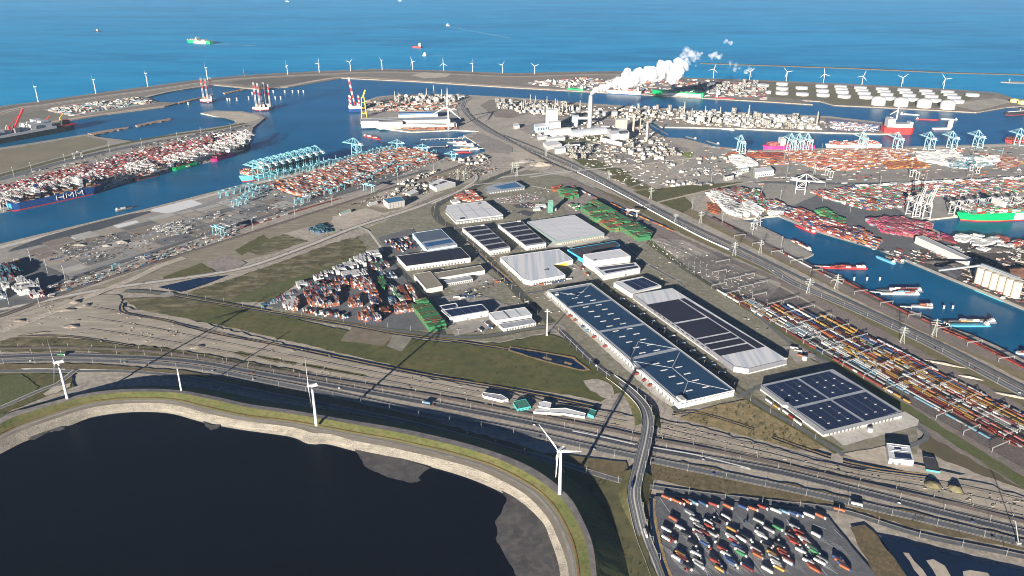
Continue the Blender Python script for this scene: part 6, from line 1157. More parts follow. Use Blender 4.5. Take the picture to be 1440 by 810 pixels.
for pth, lab in ((PN, 'far highway carriageway'), (PS, 'near highway carriageway'), (RC, 'corridor road'), (R3, 'avenue'), (RV, 'ring road')):
    for q, a in at_path(offset(pth, random.choice((-3, 3))), 90, 30):
        x, y = proj(q)
        if 0 < x < 1440 and 0 < y < 810 and random.random() < .5: c = random.choice(list(CARS)); tag(link('car', CARS[c], loc=(q.x, q.y, ground_z(q.x, q.y) + .02), rz=a), 'small %s car driving on the %s' % (CN[c], lab), 'car', '%s cars on the %s' % (CN[c], lab))

# oddments
g = G(1432, 766); mb = MB(); mb.bar((0, 0, 0), (-10, 4, 33), .9); mb.box(0, 0, 0, 5, 3, 2.4); mb.bar((-10, 4, 33), (-13, 5, 33.5), .7); tag(obj('mobile_crane', mb, CWHITE if 'CWHITE' in globals() else STEEL, loc=(g.x, g.y, ground_z(g.x, g.y))), 'slender white crane boom leaning over the highway verge', 'crane')
for x, y, ty, lb in ((769, 472, 437, 'white measuring mast with cross arm beside the roundabout'), (344, 109, 97, 'dark radar mast on the sea wall')):
    g = G(x, y); H = height_at(g, ty); mb = MB(); mb.bar((0, 0, -.2), (0, 0, H), 1.6 if y > 200 else 4); mb.bar((-5, 0, H - 3), (5, 0, H - 2), 1.3); mb.box(0, 0, H, 3, 3, 2); mb.box(0, 0, 0, 4, 4, 3); tag(obj('mast', mb, TW if y > 200 else DSTEEL, loc=(g.x, g.y, ground_z(g.x, g.y))), lb, 'mast')

# ================================================================ CRANES
CBLUE = mat('crane_blue', (.19, .39, .44), .5, (.15, .34, .4), .2); CWHITE = mat('crane_white', (.4, .4, .39), .5, (.34, .34, .34), .2); CPALE = mat('crane_pale_blue', (.3, .46, .5), .5, (.25, .4, .45), .2); CORANGE = mat('crane_orange', (.55, .2, .05), .5); CYEL = mat('crane_yellow', (.62, .42, .05), .5)
rown = ('first', 'second', 'third', 'fourth', 'fifth', 'sixth', 'seventh', 'eighth', 'ninth', 'tenth', 'eleventh', 'twelfth', 'thirteenth')
def sts_meshes(m, up=False):
    """ship-to-shore gantry: boom towards +x"""
    f = MB(); gx, gy, hb = 15, 12, 42
    for x in (-gx, gx):
        for y in (-gy, gy): f.bar((x, y, 0), (x, y * .85, hb), 2.2)
        f.bar((x, -gy, 3), (x, gy, 3), 2.0); f.bar((x, -gy * .85, hb), (x, gy * .85, hb), 2.0)
    for y in (-1, 1): f.bar((-gx, y * gy, 16), (gx, y * gy, 16), 1.8); f.bar((-gx, y * gy, 16), (gx, y * gy * .85, hb), 1.3); f.bar((-gx, y * gy * .85, hb), (gx, y * gy * .85, hb), 1.8)
    bm_ = MB()
    tip = (gx + 18, 0, 98) if up else (gx + 58, 0, hb + 2)
    for y in (-3, 3):
        bm_.bar((-gx - 22, y, hb + 2), (gx + 2, y, hb + 2), 1.6, 2.6); bm_.bar((gx + 2, y, hb + 2), (tip[0], y, tip[2]), 1.5, 2.4)
    n = 6
    for i in range(n + 1):
        t = i / n; x = gx + 2 + t * (tip[0] - gx - 2); z = hb + 2 + t * (tip[2] - hb - 2); bm_.bar((x, -3, z), (x, 3, z), .9)
    for x in (-gx - 22, -gx, 0): bm_.bar((x, -3, hb + 2), (x, 3, hb + 2), .9)
    a = MB(); ap = (gx - 3, 0, 68)
    for y in (-1, 1): a.bar((gx, y * gy * .8, hb), (ap[0], y * 2, ap[2]), 1.5); a.bar((ap[0], y * 2, ap[2]), (-gx, y * gy * .6, hb), 1.1); a.bar((ap[0], y * 2, ap[2]), (gx + 30 if not up else gx + 10, y * 3, hb + 4 if not up else 72), .7); a.bar((ap[0], y * 2, ap[2]), (tip[0] - 4, y * 3, tip[2]), .6); a.bar((ap[0], y * 2, ap[2]), (-gx - 18, y * 3, hb + 4), .7)
    a.bar((ap[0], -2, ap[2]), (ap[0], 2, ap[2]), 1.4)
    h = MB(); h.box(-gx - 8, 0, hb + 3.5, 16, 8, 6); h.prism([(-gx - 16, -4), (-gx, -4), (-gx, 4), (-gx - 16, 4)], hb + 9.5, hb + 10.2)
    c = MB(); c.box(gx + 8, 0, hb - 4, 4, 4, 4); c.bar((gx + 8, 0, hb), (gx + 8, 0, hb + 2), 2.2)
    return [('frame', f.mesh('frame', m)), ('boom', bm_.mesh('boom', m)), ('a_frame', a.mesh('a_frame', m)), ('machinery_house', h.mesh('machinery_house', CWHITE)), ('trolley_cabin', c.mesh('trolley_cabin', m))]
STS = {}
def sts(px, py, ang, m, label, group=None, up=False, s=1.0):
    k = (m.name, up)
    if k not in STS: STS[k] = sts_meshes(m, up)
    g = G(px, py); e = empty('quay_crane', (g.x, g.y, max(0, ground_z(g.x, g.y))), ang, label, 'crane', group); e.scale = (s, s, s)
    for n, me in STS[k]:
        if n == 'boom': bo = link(n, me, e)
        else: link(n, me, bo if n == 'trolley_cabin' else e)
N1 = H1 + R(90)
for i in range(10): sts(364 + i * 9.4, 253 - i * 2.5, N1, CBLUE, 'pale blue quay crane, %s from the teal bow in the close row' % rown[i], 'row of ten blue quay cranes', s=1.0)
sts(502, 219, N1, CBLUE, 'lone pale blue quay crane nearer the terminal corner', s=1.0)
for i, (x, y, s_) in enumerate(((562, 211, .62), (597.5, 217.5, .62), (638, 225, .5))): sts(x, y, H1 + R(25 + 90), CBLUE, ('small blue quay crane at the terminal corner', 'small blue quay crane in the middle of the barge quay', 'smallest blue crane near the barge jetties')[i], s=s_)
N2 = H2 - R(90)
for i, (x, y) in enumerate(P(-8, 296, 4, 294, 20, 290, 36, 286, 52, 282, 68, 278, 84, 275, 100, 271, 116, 267, 132, 263)): sts(x, y, N2, CWHITE, 'white quay crane behind the navy ship, %s from its stern' % rown[i], 'white cranes behind the navy ship', s=.85)
for i, (x, y) in enumerate(P(186, 249, 196, 246, 206, 244, 240, 237, 252, 234, 266, 231, 280, 227, 297, 222, 309, 219, 322, 215, 332, 212, 341, 206, 346, 200)): sts(x, y, N2, CWHITE, 'white quay crane on the outer peninsula, %s from the navy bow' % rown[i], 'white cranes on the outer peninsula berths', s=.8)
N3 = H3 + R(90)
for i, (x, y) in enumerate(P(1112, 213.5, 1123, 213.3, 1135, 213)): sts(x, y, N3, CPALE, 'pale blue quay crane working the pink ship, %s from its bow' % rown[i], 'three cranes at the pink ship', s=1.0)
for i, (x, y, lb) in enumerate(((1041.5, 215.5, 'alone at the head of the northern basin'), (1212, 210.5, 'over the white-hulled container ship'), (1261, 211, 'between the two idle berths'), (1306, 210.5, 'left of the tug berth'), (1337.5, 209.5, 'right behind the white tug'), (1374, 208, 'beside the yellow-striped apron'), (1433, 205, 'over the red ship at the quay end'))): sts(x, y, N3, CPALE, 'pale blue quay crane ' + lb, s=1.0)
N5 = heading((1290, 309), (1440, 300)) - R(90)
sts(1283, 304, N5, CWHITE, 'white quay crane with raised boom at the end of the green ship quay', up=True, s=1.0); sts(1297, 306, N5, CWHITE, 'taller white quay crane with raised boom beside the basin corner', up=True, s=1.05)
for i, (x, y) in enumerate(P(1341, 303, 1354, 302, 1368, 300.5, 1384, 299, 1400, 298, 1417, 297, 1434, 296)): sts(x, y, N5, CWHITE, 'white quay crane over the green container ship, %s from its bow' % rown[i], 'white cranes over the green ship', s=.72)
sts(1125, 272, R(-20), CWHITE, 'white quay crane parked inland beside the terminal road', s=.95); sts(1060, 323, H4 + R(90), CWHITE, 'white crane on the barge pier', s=.42); sts(1065, 318, H4 + R(90), CWHITE, 'white crane at the root of the barge pier', s=.42)
# yard gantries
def rmg_mesh(m):
    mb = MB()
    for x in (-14, 14):
        for y in (-4, 4): mb.bar((x, y, 0), (x * .97, y, 18), 1.1)
        mb.bar((x, -5, 1.2), (x, 5, 1.2), 1.2)
    for y in (-4, 4): mb.bar((-19, y, 18.5), (19, y, 18.5), 1.3, 1.8)
    for x in (-14, 14): mb.bar((x, -4, 18.5), (x, 4, 18.5), 1.0)
    mb.box(3, 0, 19.4, 6, 6, 3.2); return mb.mesh('yard_gantry', m)
RMG = {k: rmg_mesh(k) for k in (CBLUE, CWHITE)}
def rmg(px, py, a, m, label, group=None, s=1.0): g = G(px, py); tag(link('yard_gantry', RMG[m], loc=(g.x, g.y, ground_z(g.x, g.y)), rz=a, scale=s), label, 'gantry crane', group)
random.seed(3)
for i in range(26): t = i / 25; rmg(385 + t * 165 + random.uniform(-3, 3), 252 - t * 42 + random.uniform(-1, 1), H1, CBLUE, 'blue stacking gantry at the quay end of the orange stacks', 'blue stacking gantries, quay end', .9)
for i in range(20): t = i / 19; rmg(420 + t * 190, 285 - t * 62 + random.uniform(-7, 3), H1, CBLUE, 'blue stacking gantry at the land end of the orange stacks', 'blue stacking gantries, land end', .85)
for x, y in Z(240, 180, 6, 450, 580, 505, 565, 555, 550, 620, 620, 670, 590, 695, 530, 720, 570, 660, 520, 790, 540, 600, 650, 560, 660): rmg(x, y, H1, CBLUE, 'blue gantry parked on the empty stacking yard', 'blue gantries on the empty yard', 1.0)
rmg(519, 270, H1 + R(90), CBLUE, 'blue rail gantry beside the siding of the blue-crane terminal', s=1.3); rmg(308, 331, H1 + R(90), CBLUE, 'light blue rail gantry over the red train', s=1.3); rmg(316, 328, H1 + R(90), CWHITE, 'white rail gantry next to the light blue one', s=1.2); rmg(889, 306, R(-30), CWHITE, 'white rail gantry spanning the depot sidings', s=1.1); rmg(110, 222, H2, CWHITE, 'white rail gantry on the peninsula road', s=1.1); rmg(163, 378, H1, CBLUE, 'small yellow-lit gantry in the rail terminal', s=.6)
for x, y in P(1165, 249, 1285, 251, 1370, 243): rmg(x, y, H3 + R(90), CWHITE, 'white rail gantry on the right-hand terminal railway', 'white gantries on the terminal railway', 1.3)
for i in range(12): t = random.random(); rmg(10 + t * 310, 283 - t * 70 + random.uniform(-6, 4), H2, CWHITE, 'white stacking gantry among the maroon stacks', 'white stacking gantries on the peninsula', .85)
for i in range(10): rmg(1210 + i * 24, 272 + random.uniform(-6, 14), R(-10), CWHITE, 'white straddle gantry among the many-coloured stacks', 'white straddle gantries', .55)

# ================================================================ SHIPS
def hull_mb(L, B, D, mb, bowf=.16, sternf=.06, mi=0, mi_low=None, low=0.0):
    """hull centred, bow at +x; deck z=D, waterline z=0"""
    sec = [(-L / 2, .82), (-L / 2 + L * sternf, 1), (L / 2 - L * bowf, 1), (L / 2 - L * bowf * .5, .72), (L / 2 - L * bowf * .18, .34), (L / 2, .03)]
    rows = [(-1.5, .93), (low, .97), (D, 1.0)]
    i0 = len(mb.v)
    for z, k in rows:
        for sgn in (1, -1):
            for x, w in (sec if sgn == 1 else sec[::-1]):
                rake = (z / D) * L * .018 if x > L * .3 else 0; mb.v.append((x + rake - (L * .012 if z < D and x > L * .3 else 0), sgn * -1 * B / 2 * w * k, z))
    n = len(sec) * 2
    for r in range(2):
        for k in range(n):
            j = (k + 1) % n; mb.f.append((i0 + r * n + k, i0 + r * n + j, i0 + (r + 1) * n + j, i0 + (r + 1) * n + k)); mb.m.append(mi_low if (r == 0 and mi_low is not None) else mi)
    mb.f.append(tuple(i0 + 2 * n + k for k in range(n))); mb.m.append(mi)
def ship(name, label, stern, bow, B, D, hull, low=None, cat='ship', z=SEAZ):
    a, b_ = G(*stern, z), G(*bow, z); d = b_ - a; L = d.length; c = (a + b_) / 2
    e = empty(name, (c.x, c.y, z), math.atan2(d.y, d.x), label, cat); mb = MB(); hull_mb(L, B, D, mb, mi=0, mi_low=1, low=D * .14 if low else .5)
    obj('hull', mb, [hull, low or hull], e); return e, L
def deck_boxes(e, L, B, z, pal, x0, x1, tiers=(3, 6), skip=()):
    """bays of containers on deck: each bay one part"""
    n = max(1, int((x1 - x0) * L / 14)); keys = sorted(set(pal))
    for i in range(n):
        x = -L / 2 + L * x0 + (i + .5) * L * (x1 - x0) / n
        if any(a <= (x + L / 2) / L <= b_ for a, b_ in skip): continue
        mb = MB(); rows = max(3, int(B / 2.6)); base = random.randint(*tiers)
        for r in range(rows):
            y = -B / 2 + 1.3 + r * (B - 2.6) / (rows - 1); t = max(1, base - random.choice((0, 0, 0, 1, 2)))
            for k in range(t): mb.mi = keys.index(random.choice(pal)); mb.box(x, y, z + k * 2.7, 12.4, 2.42, 2.66, 0, bottom=False)
        tag(obj('container_bay', mb, [COL[k] for k in keys], e), kind='stuff')
def tower(e, x, B, z, h, l=12, m=None, wing=True):
    mb = MB(); mb.box(x, 0, z, l, B * .8, h)
    if wing: mb.box(x + 1, 0, z + h, l * .7, B * 1.02, 3.2); mb.box(x, 0, z + h + 3.2, l * .4, B * .3, 2.2)
    for k in range(int(h / 3.5)): mb.box(x, 0, z + 1.6 + k * 3.4, l + .3, B * .74, 1.2)
    obj('superstructure', mb, m or CWHITE, e)
def funnel(e, x, z, h, m, s=5): mb = MB(); mb.prism([(x - s, -s * .7), (x + s, -s * .5), (x + s, s * .5), (x - s, s * .7)], z, z + h); obj('funnel', mb, m, e)
def letters(e, txt, x, y, z, size, m, gap=1.35, side=-1):
    """block letters on the hull side, slightly proud"""
    st = size * .17
    F = {'H': [(0, 0, 0, 1), (1, 0, 1, 1), (0, .5, 1, .5)], 'M': [(0, 0, 0, 1), (1, 0, 1, 1), (0, 1, .5, .35), (.5, .35, 1, 1)], 'E': [(0, 0, 0, 1), (0, 0, 1, 0), (0, .5, .8, .5), (0, 1, 1, 1)], 'V': [(0, 1, .5, 0), (.5, 0, 1, 1)], 'R': [(0, 0, 0, 1), (0, 1, .9, 1), (.9, 1, .9, .5), (.9, .5, 0, .5), (.4, .5, 1, 0)], 'G': [(1, 1, 0, 1), (0, 1, 0, 0), (0, 0, 1, 0), (1, 0, 1, .45), (1, .45, .55, .45)], 'N': [(0, 0, 0, 1), (0, 1, 1, 0), (1, 0, 1, 1)]}
    for i, ch in enumerate(txt):
        mb = MB()
        for a, b_, c, d in F[ch]:
            ww = size * 1.4; p = (x + (i * gap * size * 1.35 + a * ww), y, z + b_ * size); q = (x + (i * gap * size * 1.35 + c * ww), y, z + d * size); mb.bar(p, q, .5, st * 1.3)
        obj('hull_letter', mb, m, e)
def pt(n, c, r=.5): return mat('hull_' + n, c, r, tuple(v * .85 for v in c), .05)
NAVY, HRED, TEAL, HGRN, HWHT, HBLK, HMAG = pt('navy', (.01, .045, .16)), pt('red', (.4, .03, .03)), pt('teal', (.1, .42, .48)), pt('green', (.0, .3, .09)), pt('white', (.5, .5, .49)), pt('black', (.025, .025, .03)), pt('magenta', (.5, .03, .17))
e, L = ship('container_ship', 'navy container ship with white HMM lettering and red waterline', (14, 295.5), (147, 267), 58, 24, NAVY, HRED)
deck_boxes(e, L, 56, 24, ['cream', 'maroon', 'red', 'cream', 'white', 'blue', 'dark', 'orange'], .03, .93, (2, 6), ((.28, .31), (.72, .75), (.17, .2), (.38, .42), (.52, .55)))
tower(e, L * .23, 56, 24, 30); tower(e, -L * .22, 50, 24, 26, 14); funnel(e, -L * .2, 50, 12, NAVY, 6)
letters(e, 'HMM', -L * .06, -29.1, 7, 15, HWHT, 1.45)
mb = MB(); mb.box(-L / 2 - .3, 0, 9, .4, 40, 12); obj('transom', mb, pt('bright_blue', (.03, .3, .5)), e)
e, L = ship('container_ship', 'green-hulled feeder ship with white bow at the left peninsula', (276, 231.5), (238, 241), 30, 13, HGRN); deck_boxes(e, L, 28, 13, ['maroon', 'dark', 'pink'], .2, .8, (1, 3)); tower(e, L * .42, 28, 13, 12, 12); tower(e, -L * .38, 28, 13, 18, 12)
e, L = ship('container_ship', 'magenta feeder ship at the outer peninsula berth', (327, 219), (297, 228), 28, 12, HMAG); deck_boxes(e, L, 26, 12, ['magenta', 'pink', 'maroon'], .2, .85, (2, 4)); tower(e, -L * .36, 26, 12, 18)
e, L = ship('container_ship', 'dark feeder ship berthed beside the green-hulled one', (222, 246), (188, 254), 28, 11, HBLK, HRED); deck_boxes(e, L, 26, 11, ['maroon', 'pink', 'white'], .2, .85, (2, 3)); tower(e, -L * .36, 26, 11, 16)
e, L = ship('container_ship', 'dark coaster near the tip of the left peninsula', (349, 205), (334, 214), 24, 10, HBLK); deck_boxes(e, L, 22, 10, ['maroon', 'dark', 'white'], .2, .8, (1, 3)); tower(e, -L * .36, 22, 10, 14)
e, L = ship('container_ship', 'teal-hulled container ship with orange boxes under the blue cranes', (447, 230), (339, 256), 56, 22, TEAL, HRED); deck_boxes(e, L, 54, 22, ['orange', 'rust', 'orange', 'red', 'white', 'cream'], .05, .95, (3, 6), ((.3, .33), (.7, .74))); tower(e, L * .22, 54, 22, 26); funnel(e, -L * .18, 22, 36, TEAL, 6)
e, L = ship('container_ship', 'giant green and white container ship stacked with boxes in the basin', (1600, 297), (1347, 310), 60, 26, HGRN, HRED); deck_boxes(e, L, 58, 26, ['red', 'orange', 'white', 'green', 'maroon', 'grey', 'teal', 'white'], .03, .97, (3, 6), ((.6, .63),)); tower(e, L * .3, 58, 26, 30)
mb = MB(); mb.box(-L * .12, 30.05, 4, L * .72, .3, 20); o = obj('white_hull_panel', mb, HWHT, e); 
e, L = ship('container_ship', 'green and white container ship berthed below the steam plume', (990, 137.5), (917, 132.5), 58, 26, HGRN); mb = MB(); mb.box(-L * .1, 29.1, 2, L * .72, .3, 18); obj('white_hull_panel', mb, HWHT, e); deck_boxes(e, L, 56, 26, ['green', 'green', 'white', 'teal'], .1, .7, (1, 3)); tower(e, L * .1, 56, 26, 28)
e, L = ship('cargo_ship', 'white cargo ship with navy stern under the steam plume', (902, 133.5), (853, 131), 34, 20, HWHT, NAVY); tower(e, -L * .4, 32, 20, 18); deck_boxes(e, L, 30, 20, ['orange', 'white', 'red'], .15, .8, (1, 3))
e, L = ship('cargo_ship', 'small green and white cargo ship moored by the bulk yard', (821, 128.5), (797, 126.3), 24, 12, HGRN); tower(e, -L * .4, 22, 12, 18); funnel(e, L * .35, 12, 24, CWHITE, 4)
e, L = ship('cargo_ship', 'red-decked coaster east of the green and white ship', (1032, 140.5), (1004, 138.5), 22, 9, HRED, HBLK); tower(e, L * .35, 20, 9, 12)
e, L = ship('production_vessel', 'bulky red and white production vessel with tall mast at the peninsula end', (1240, 187), (1284, 188), 60, 30, HRED); tower(e, -L * .3, 56, 30, 34, 30); mb = MB(); mb.box(L * .05, 0, 30, L * .6, 50, 14); obj('upper_hull', mb, CWHITE, e); mb = MB(); mb.bar((-L * .12, 0, 60), (-L * .12, 0, 120), 5); mb.bar((-L * .12, 0, 100), (-L * .35, 0, 80), 3); mb.cyl(-L * .12, 0, 118, 126, 9); obj('mast', mb, CWHITE, e); mb = MB(); mb.box(L * .34, 0, 30, L * .1, 40, 22); obj('fore_house', mb, CWHITE, e)
e, L = ship('container_ship', 'pink container ship at the northern right-hand quay', (1143, 209.5), (1073, 210.5), 40, 18, HMAG); deck_boxes(e, L, 38, 18, ['magenta', 'pink', 'red', 'pink'], .05, .92, (2, 4), ((.6, .68),)); tower(e, L * .14, 38, 18, 26, 20)
e, L = ship('container_ship', 'white-hulled container ship with orange and pink boxes at the northern quay', (1236, 207.5), (1161, 208.5), 44, 18, HWHT, TEAL); deck_boxes(e, L, 42, 18, ['orange', 'pink', 'white', 'red'], .05, .92, (2, 4)); tower(e, -L * .2, 42, 18, 26)
e, L = ship('cargo_ship', 'red cargo ship at the far end of the northern quay', (1460, 200), (1413, 201.5), 40, 16, HRED, HBLK); deck_boxes(e, L, 38, 16, ['red', 'orange', 'dark'], .1, .9, (1, 3))
e, L = ship('tanker', 'black and red tanker leaving past the tank farm point', (1480, 157), (1413, 162), 40, 14, HBLK, HRED); tower(e, L * .02, 36, 14, 20); mb = MB(); mb.box(L * .2, 0, 14, L * .5, 4, 3); mb.bar((L * .2, 0, 14), (L * .2, 0, 28), 2); obj('deck_piping', mb, CWHITE, e)
e, L = ship('lift_vessel', 'huge twin-hulled white and black lift vessel with red crane', (-30, 205), (105, 180), 90, 22, HBLK)
mb = MB(); mb.box(-L * .08, 0, 22, L * .66, 84, 10); mb.box(L * .1, 0, 32, L * .22, 76, 22); mb.box(L * .14, 0, 54, L * .08, 80, 8); obj('upperworks', mb, CWHITE, e)
for k in range(7): mb = MB(); mb.box(-L * .36 + k * L * .07, -30 + 8 * (k % 3), 32, L * .045, 22, 14 + 4 * (k % 2)); mb.bar((-L * .36 + k * L * .07, 0, 40), (-L * .33 + k * L * .07, 0, 62), 4); obj('lifting_beam', mb, CWHITE if k % 3 else GREYC, e)
mb = MB(); mb.bar((-L * .2, -20, 22), (-L * .02, -20, 120), 7); mb.bar((-L * .2, -20, 22), (-L * .2, -20, 60), 9); mb.bar((-L * .2, -20, 60), (-L * .04, -20, 108), 2); obj('main_crane', mb, pt('crane_red', (.55, .05, .05)), e)
mb = MB(); mb.box(L * .38, 0, 22, L * .2, 70, 6); mb.box(L * .44, 12, 28, L * .05, 24, 12); obj('foredeck', mb, HRED, e)
for x_, lb in ((L * .17, 'aft'), (L * .32, 'fore')): mb = MB(); mb.cyl(x_, -30, 30, 62, 3); mb.bar((x_, -30, 60), (x_ + 20, -30, 76), 3); obj('deck_crane', mb, CYEL if lb == 'fore' else pt('crane_red', (.55, .05, .05)), e)
e, L = ship('crane_vessel', 'offshore crane vessel with red and white banded boom and blue hull', (508, 156), (490, 157), 50, 16, NAVY); mb = MB(); mb.box(0, 0, 16, L * .9, 48, 12); obj('upper_hull', mb, HWHT, e); mb = MB(); mb.box(-L * .3, 0, 28, 14, 40, 14); obj('accommodation', mb, CWHITE, e)
RED_B = pt('band_red', (.5, .04, .05))
mb = MB()
for i in range(8):
    t0, t1 = i / 8, (i + 1) / 8; mb.mi = i % 2; A_ = Vector((0, 0, 34)); B_ = Vector((L * .35, 30, 168)); mb.bar(A_.lerp(B_, t0), A_.lerp(B_, t1), 8)
obj('crane_boom', mb, [RED_B, HWHT], e)
for sx, sy in ((-1, -1), (1, -1), (-1, 1), (1, 1)):
    mb = MB()
    for i in range(5): mb.mi = i % 2; mb.bar((sx * L * .32, sy * 18, 28 + i * 10), (sx * L * .32, sy * 18, 38 + i * 10), 7)
    obj('jack_leg', mb, [HWHT, RED_B], e)
def jackup(px, py, ang, n, H, label):
    g = G(px, py, SEAZ); e = empty('jackup_rig', (g.x, g.y, SEAZ), ang, label, 'rig'); mb = MB(); pts = [(40 * math.cos(2 * math.pi * k / 6), 30 * math.sin(2 * math.pi * k / 6)) for k in range(6)]; mb.prism(pts, 6, 18, bottom=True); obj('hull', mb, HWHT, e)
    mb = MB(); mb.prism([(x * 1.01, y * 1.01) for x, y in pts], 4, 8, bottom=True); obj('hull_band', mb, HRED, e)
    for k in range(n):
        a = 2 * math.pi * k / n + .5; x, y = 26 * math.cos(a), 22 * math.sin(a); mb = MB()
        for i in range(10):
            mb.mi = 1 if i >= 6 and i % 2 == 0 else 0
            for dx, dy in ((-2.5, -2.5), (2.5, -2.5), (2.5, 2.5), (-2.5, 2.5)): mb.bar((x + dx, y + dy, -10 + i * H / 10), (x + dx, y + dy, -10 + (i + 1) * H / 10), 1.8)
            mb.bar((x - 2.5, y - 2.5, -10 + i * H / 10), (x + 2.5, y + 2.5, -10 + (i + 1) * H / 10), 1.4)
        obj('jack_leg', mb, [CWHITE, RED_B], e)
    mb = MB(); mb.box(10, 0, 18, 22, 26, 12); obj('deckhouse', mb, CWHITE, e); mb = MB(); mb.bar((-14, 8, 18), (30, 14, 44), 2.5); mb.cyl(-14, 8, 16, 28, 3); obj('deck_crane', mb, CORANGE, e)
jackup(293, 143.5, .3, 3, 135, 'three-legged jack-up rig with red-topped white legs off the beach'); jackup(367, 155, .2, 3, 145, 'jack-up rig with banded legs before the grey field'); jackup(376, 154.5, 1.2, 3, 138, 'smaller jack-up barge moored against the banded rig')
def barge(label, a, b_, B, hull, cargo=None, house=1, z=SEAZ, D=3.5, group=None):
    e, L = ship('river_barge', label, a, b_, B, D, hull, cat='barge'); 
    if group: e['group'] = group
    hx = -L * .42 * house; mb = MB(); mb.box(hx, 0, D, L * .09, B * .75, 4.5); mb.box(hx, 0, D + 4.5, L * .05, B * .5, 2.4); obj('wheelhouse', mb, CWHITE, e)
    if cargo:
        n = max(2, int(L * .74 / 13)); keys = sorted(set(cargo))
        for i in range(n):
            mb = MB()
            for r in range(3 if B > 9 else 2):
                for k in range(random.randint(1, 2)): mb.mi = keys.index(random.choice(cargo)); mb.box(-L * .33 * house + house * i * 12.8 * min(1, L * .74 / (n * 12.8)), (r - 1) * 2.7, D + k * 2.6, 12, 2.4, 2.55, 0, bottom=False)
            tag(obj('container_bay', mb, [COL[k] for k in keys], e), kind='stuff')
    else: mb = MB(); mb.box(L * .06, 0, D, L * .74, B * .7, 1.2); obj('hatch_cover', mb, hull, e)
barge('long red barge moored at the upper canal jetty', (1219, 378.3), (1150, 376.5), 11, HRED, ['red', 'white', 'maroon']); barge('container barge rafted outside another at the middle canal jetty', (1292, 414), (1238, 413.5), 11, HWHT, ['white', 'red', 'orange', 'sky']); barge('container barge on the inner side of the middle canal jetty', (1297, 410), (1232, 409), 11, GREYC, ['red', 'white', 'orange', 'maroon'])
barge('short white and orange barge at the third canal jetty', (1311, 432.5), (1280, 431.5), 10, HWHT, ['orange', 'white', 'rust']); barge('cream-decked barge on the inner side at the lattice pylon jetty', (1400, 454), (1332, 453), 10, GREYC, ['cream', 'yellow', 'white', 'grey']); barge('teal open barge on the outer side at the lattice pylon jetty', (1391, 458.5), (1334, 458.5), 11, pt('barge_teal', (.06, .25, .33)))
barge('blue and white barge at the coal quay', (1258, 372), (1231, 361), 10, pt('barge_blue', (.1, .3, .45)), None, 1); barge('rust-decked barge inside the blue and white one', (1270, 371), (1244, 360), 10, GREYC, ['rust', 'white']); barge('long teal and white barge below the grain silos', (1413, 424.5), (1366, 405.5), 11, TEAL); barge('red and white barge at the feeder quay', (1146, 329), (1117, 316.5), 11, HRED, ['red', 'white', 'pink']); barge('red barge at the right picture edge of the canal', (1455, 499), (1428, 497), 11, HWHT, ['red', 'sky'])
barge('orange laden barge along the barge pier', (1140, 353.5), (1105, 337), 9, HWHT, ['orange', 'red', 'white']); barge('red and white barge sailing past the shipyard', (512, 191.5), (535, 196.5), 12, HRED, ['white', 'red'], 1); barge('grey tanker barge off the barge quay', (631, 207), (604, 206.5), 14, GREYC); barge('white tank barge at the first jetty', (657, 201.5), (629, 200.5), 13, HWHT, ['white', 'red']); barge('white barge at the second jetty', (667, 205.5), (637, 204.5), 13, HWHT, ['white', 'grey', 'red']); barge('orange-decked barge at the third jetty', (674, 210.5), (637, 211), 13, HWHT, ['orange', 'yellow', 'white']); barge('red bottom barge behind the orange-decked one', (662, 214.5), (642, 215), 12, HRED)
barge('white tug-pushed barge before the domed tanks', (1266, 160.5), (1293, 162.3), 12, HWHT); barge('red and white barge sailing off the peninsula end', (1287, 168), (1320, 169.3), 12, HRED); barge('grey lighter trailing the red and white barge', (1346, 168.8), (1323, 167.8), 10, HWHT); barge('small barge leaving the dredging quay', (979, 196.5), (963.5, 192), 9, GREYC); barge('second small barge off the dredging quay', (1011, 204), (993, 198.5), 10, GREYC); barge('long white barge at the plant quay', (1033, 183.5), (995, 179), 12, HWHT)
e, L = ship('tug', 'white tug with high bow off the northern quay', (1312, 182.7), (1338, 182), 18, 9, HWHT, HRED); tower(e, L * .38, 16, 9, 30, 16)
barge('coloured container barge moored at the dark paving quay', (163, 297.5), (190, 291), 11, GREYC, ['red', 'orange', 'white', 'blue'])
# ships at sea
e, L = ship('container_ship', 'green-hulled container ship under way on the open sea', (298, 62), (263.5, 59.5), 50, 24, HGRN); mb = MB(); mb.box(-L * .1, 25.2, 1, L * .5, .4, 20); obj('white_hull_panel', mb, HWHT, e); deck_boxes(e, L, 48, 24, ['white', 'pink', 'green', 'white'], .1, .9, (1, 4)); tower(e, L * .05, 48, 24, 26)
e, L = ship('tanker', 'small red tanker at sea with white aft house', (593, 67.5), (580, 67), 34, 14, HRED); tower(e, -L * .36, 28, 14, 22, 22)
for lb, a, b_ in (('tiny dark workboat at sea on the far left', (133.5, 44.5), (141.5, 44.8)), ('white ferry under way near the red tanker', (594.5, 78.5), (600, 78.5)), ('small white vessel trailing a long wake at sea', (631.5, 36.8), (627.5, 36.3)), ('pale vessel near the horizon', (402, 2.6), (406.5, 2.8)), ('distant white vessel near the horizon', (560, 1.6), (565, 1.7))): e, L = ship('vessel', lb, a, b_, 22, 9, HWHT if 'dark' not in lb else HBLK); tower(e, 0, 18, 9, 13, 18)
FOAM = mat('foam', (.3, .5, .6), .7, (.12, .3, .42), .02)
def wake(px, w): 
    p = smooth([G(x, y, SEAZ) for x, y in px], 60); strip('wake', p, w, FOAM, z=.12, register=False, amp=w * .15)
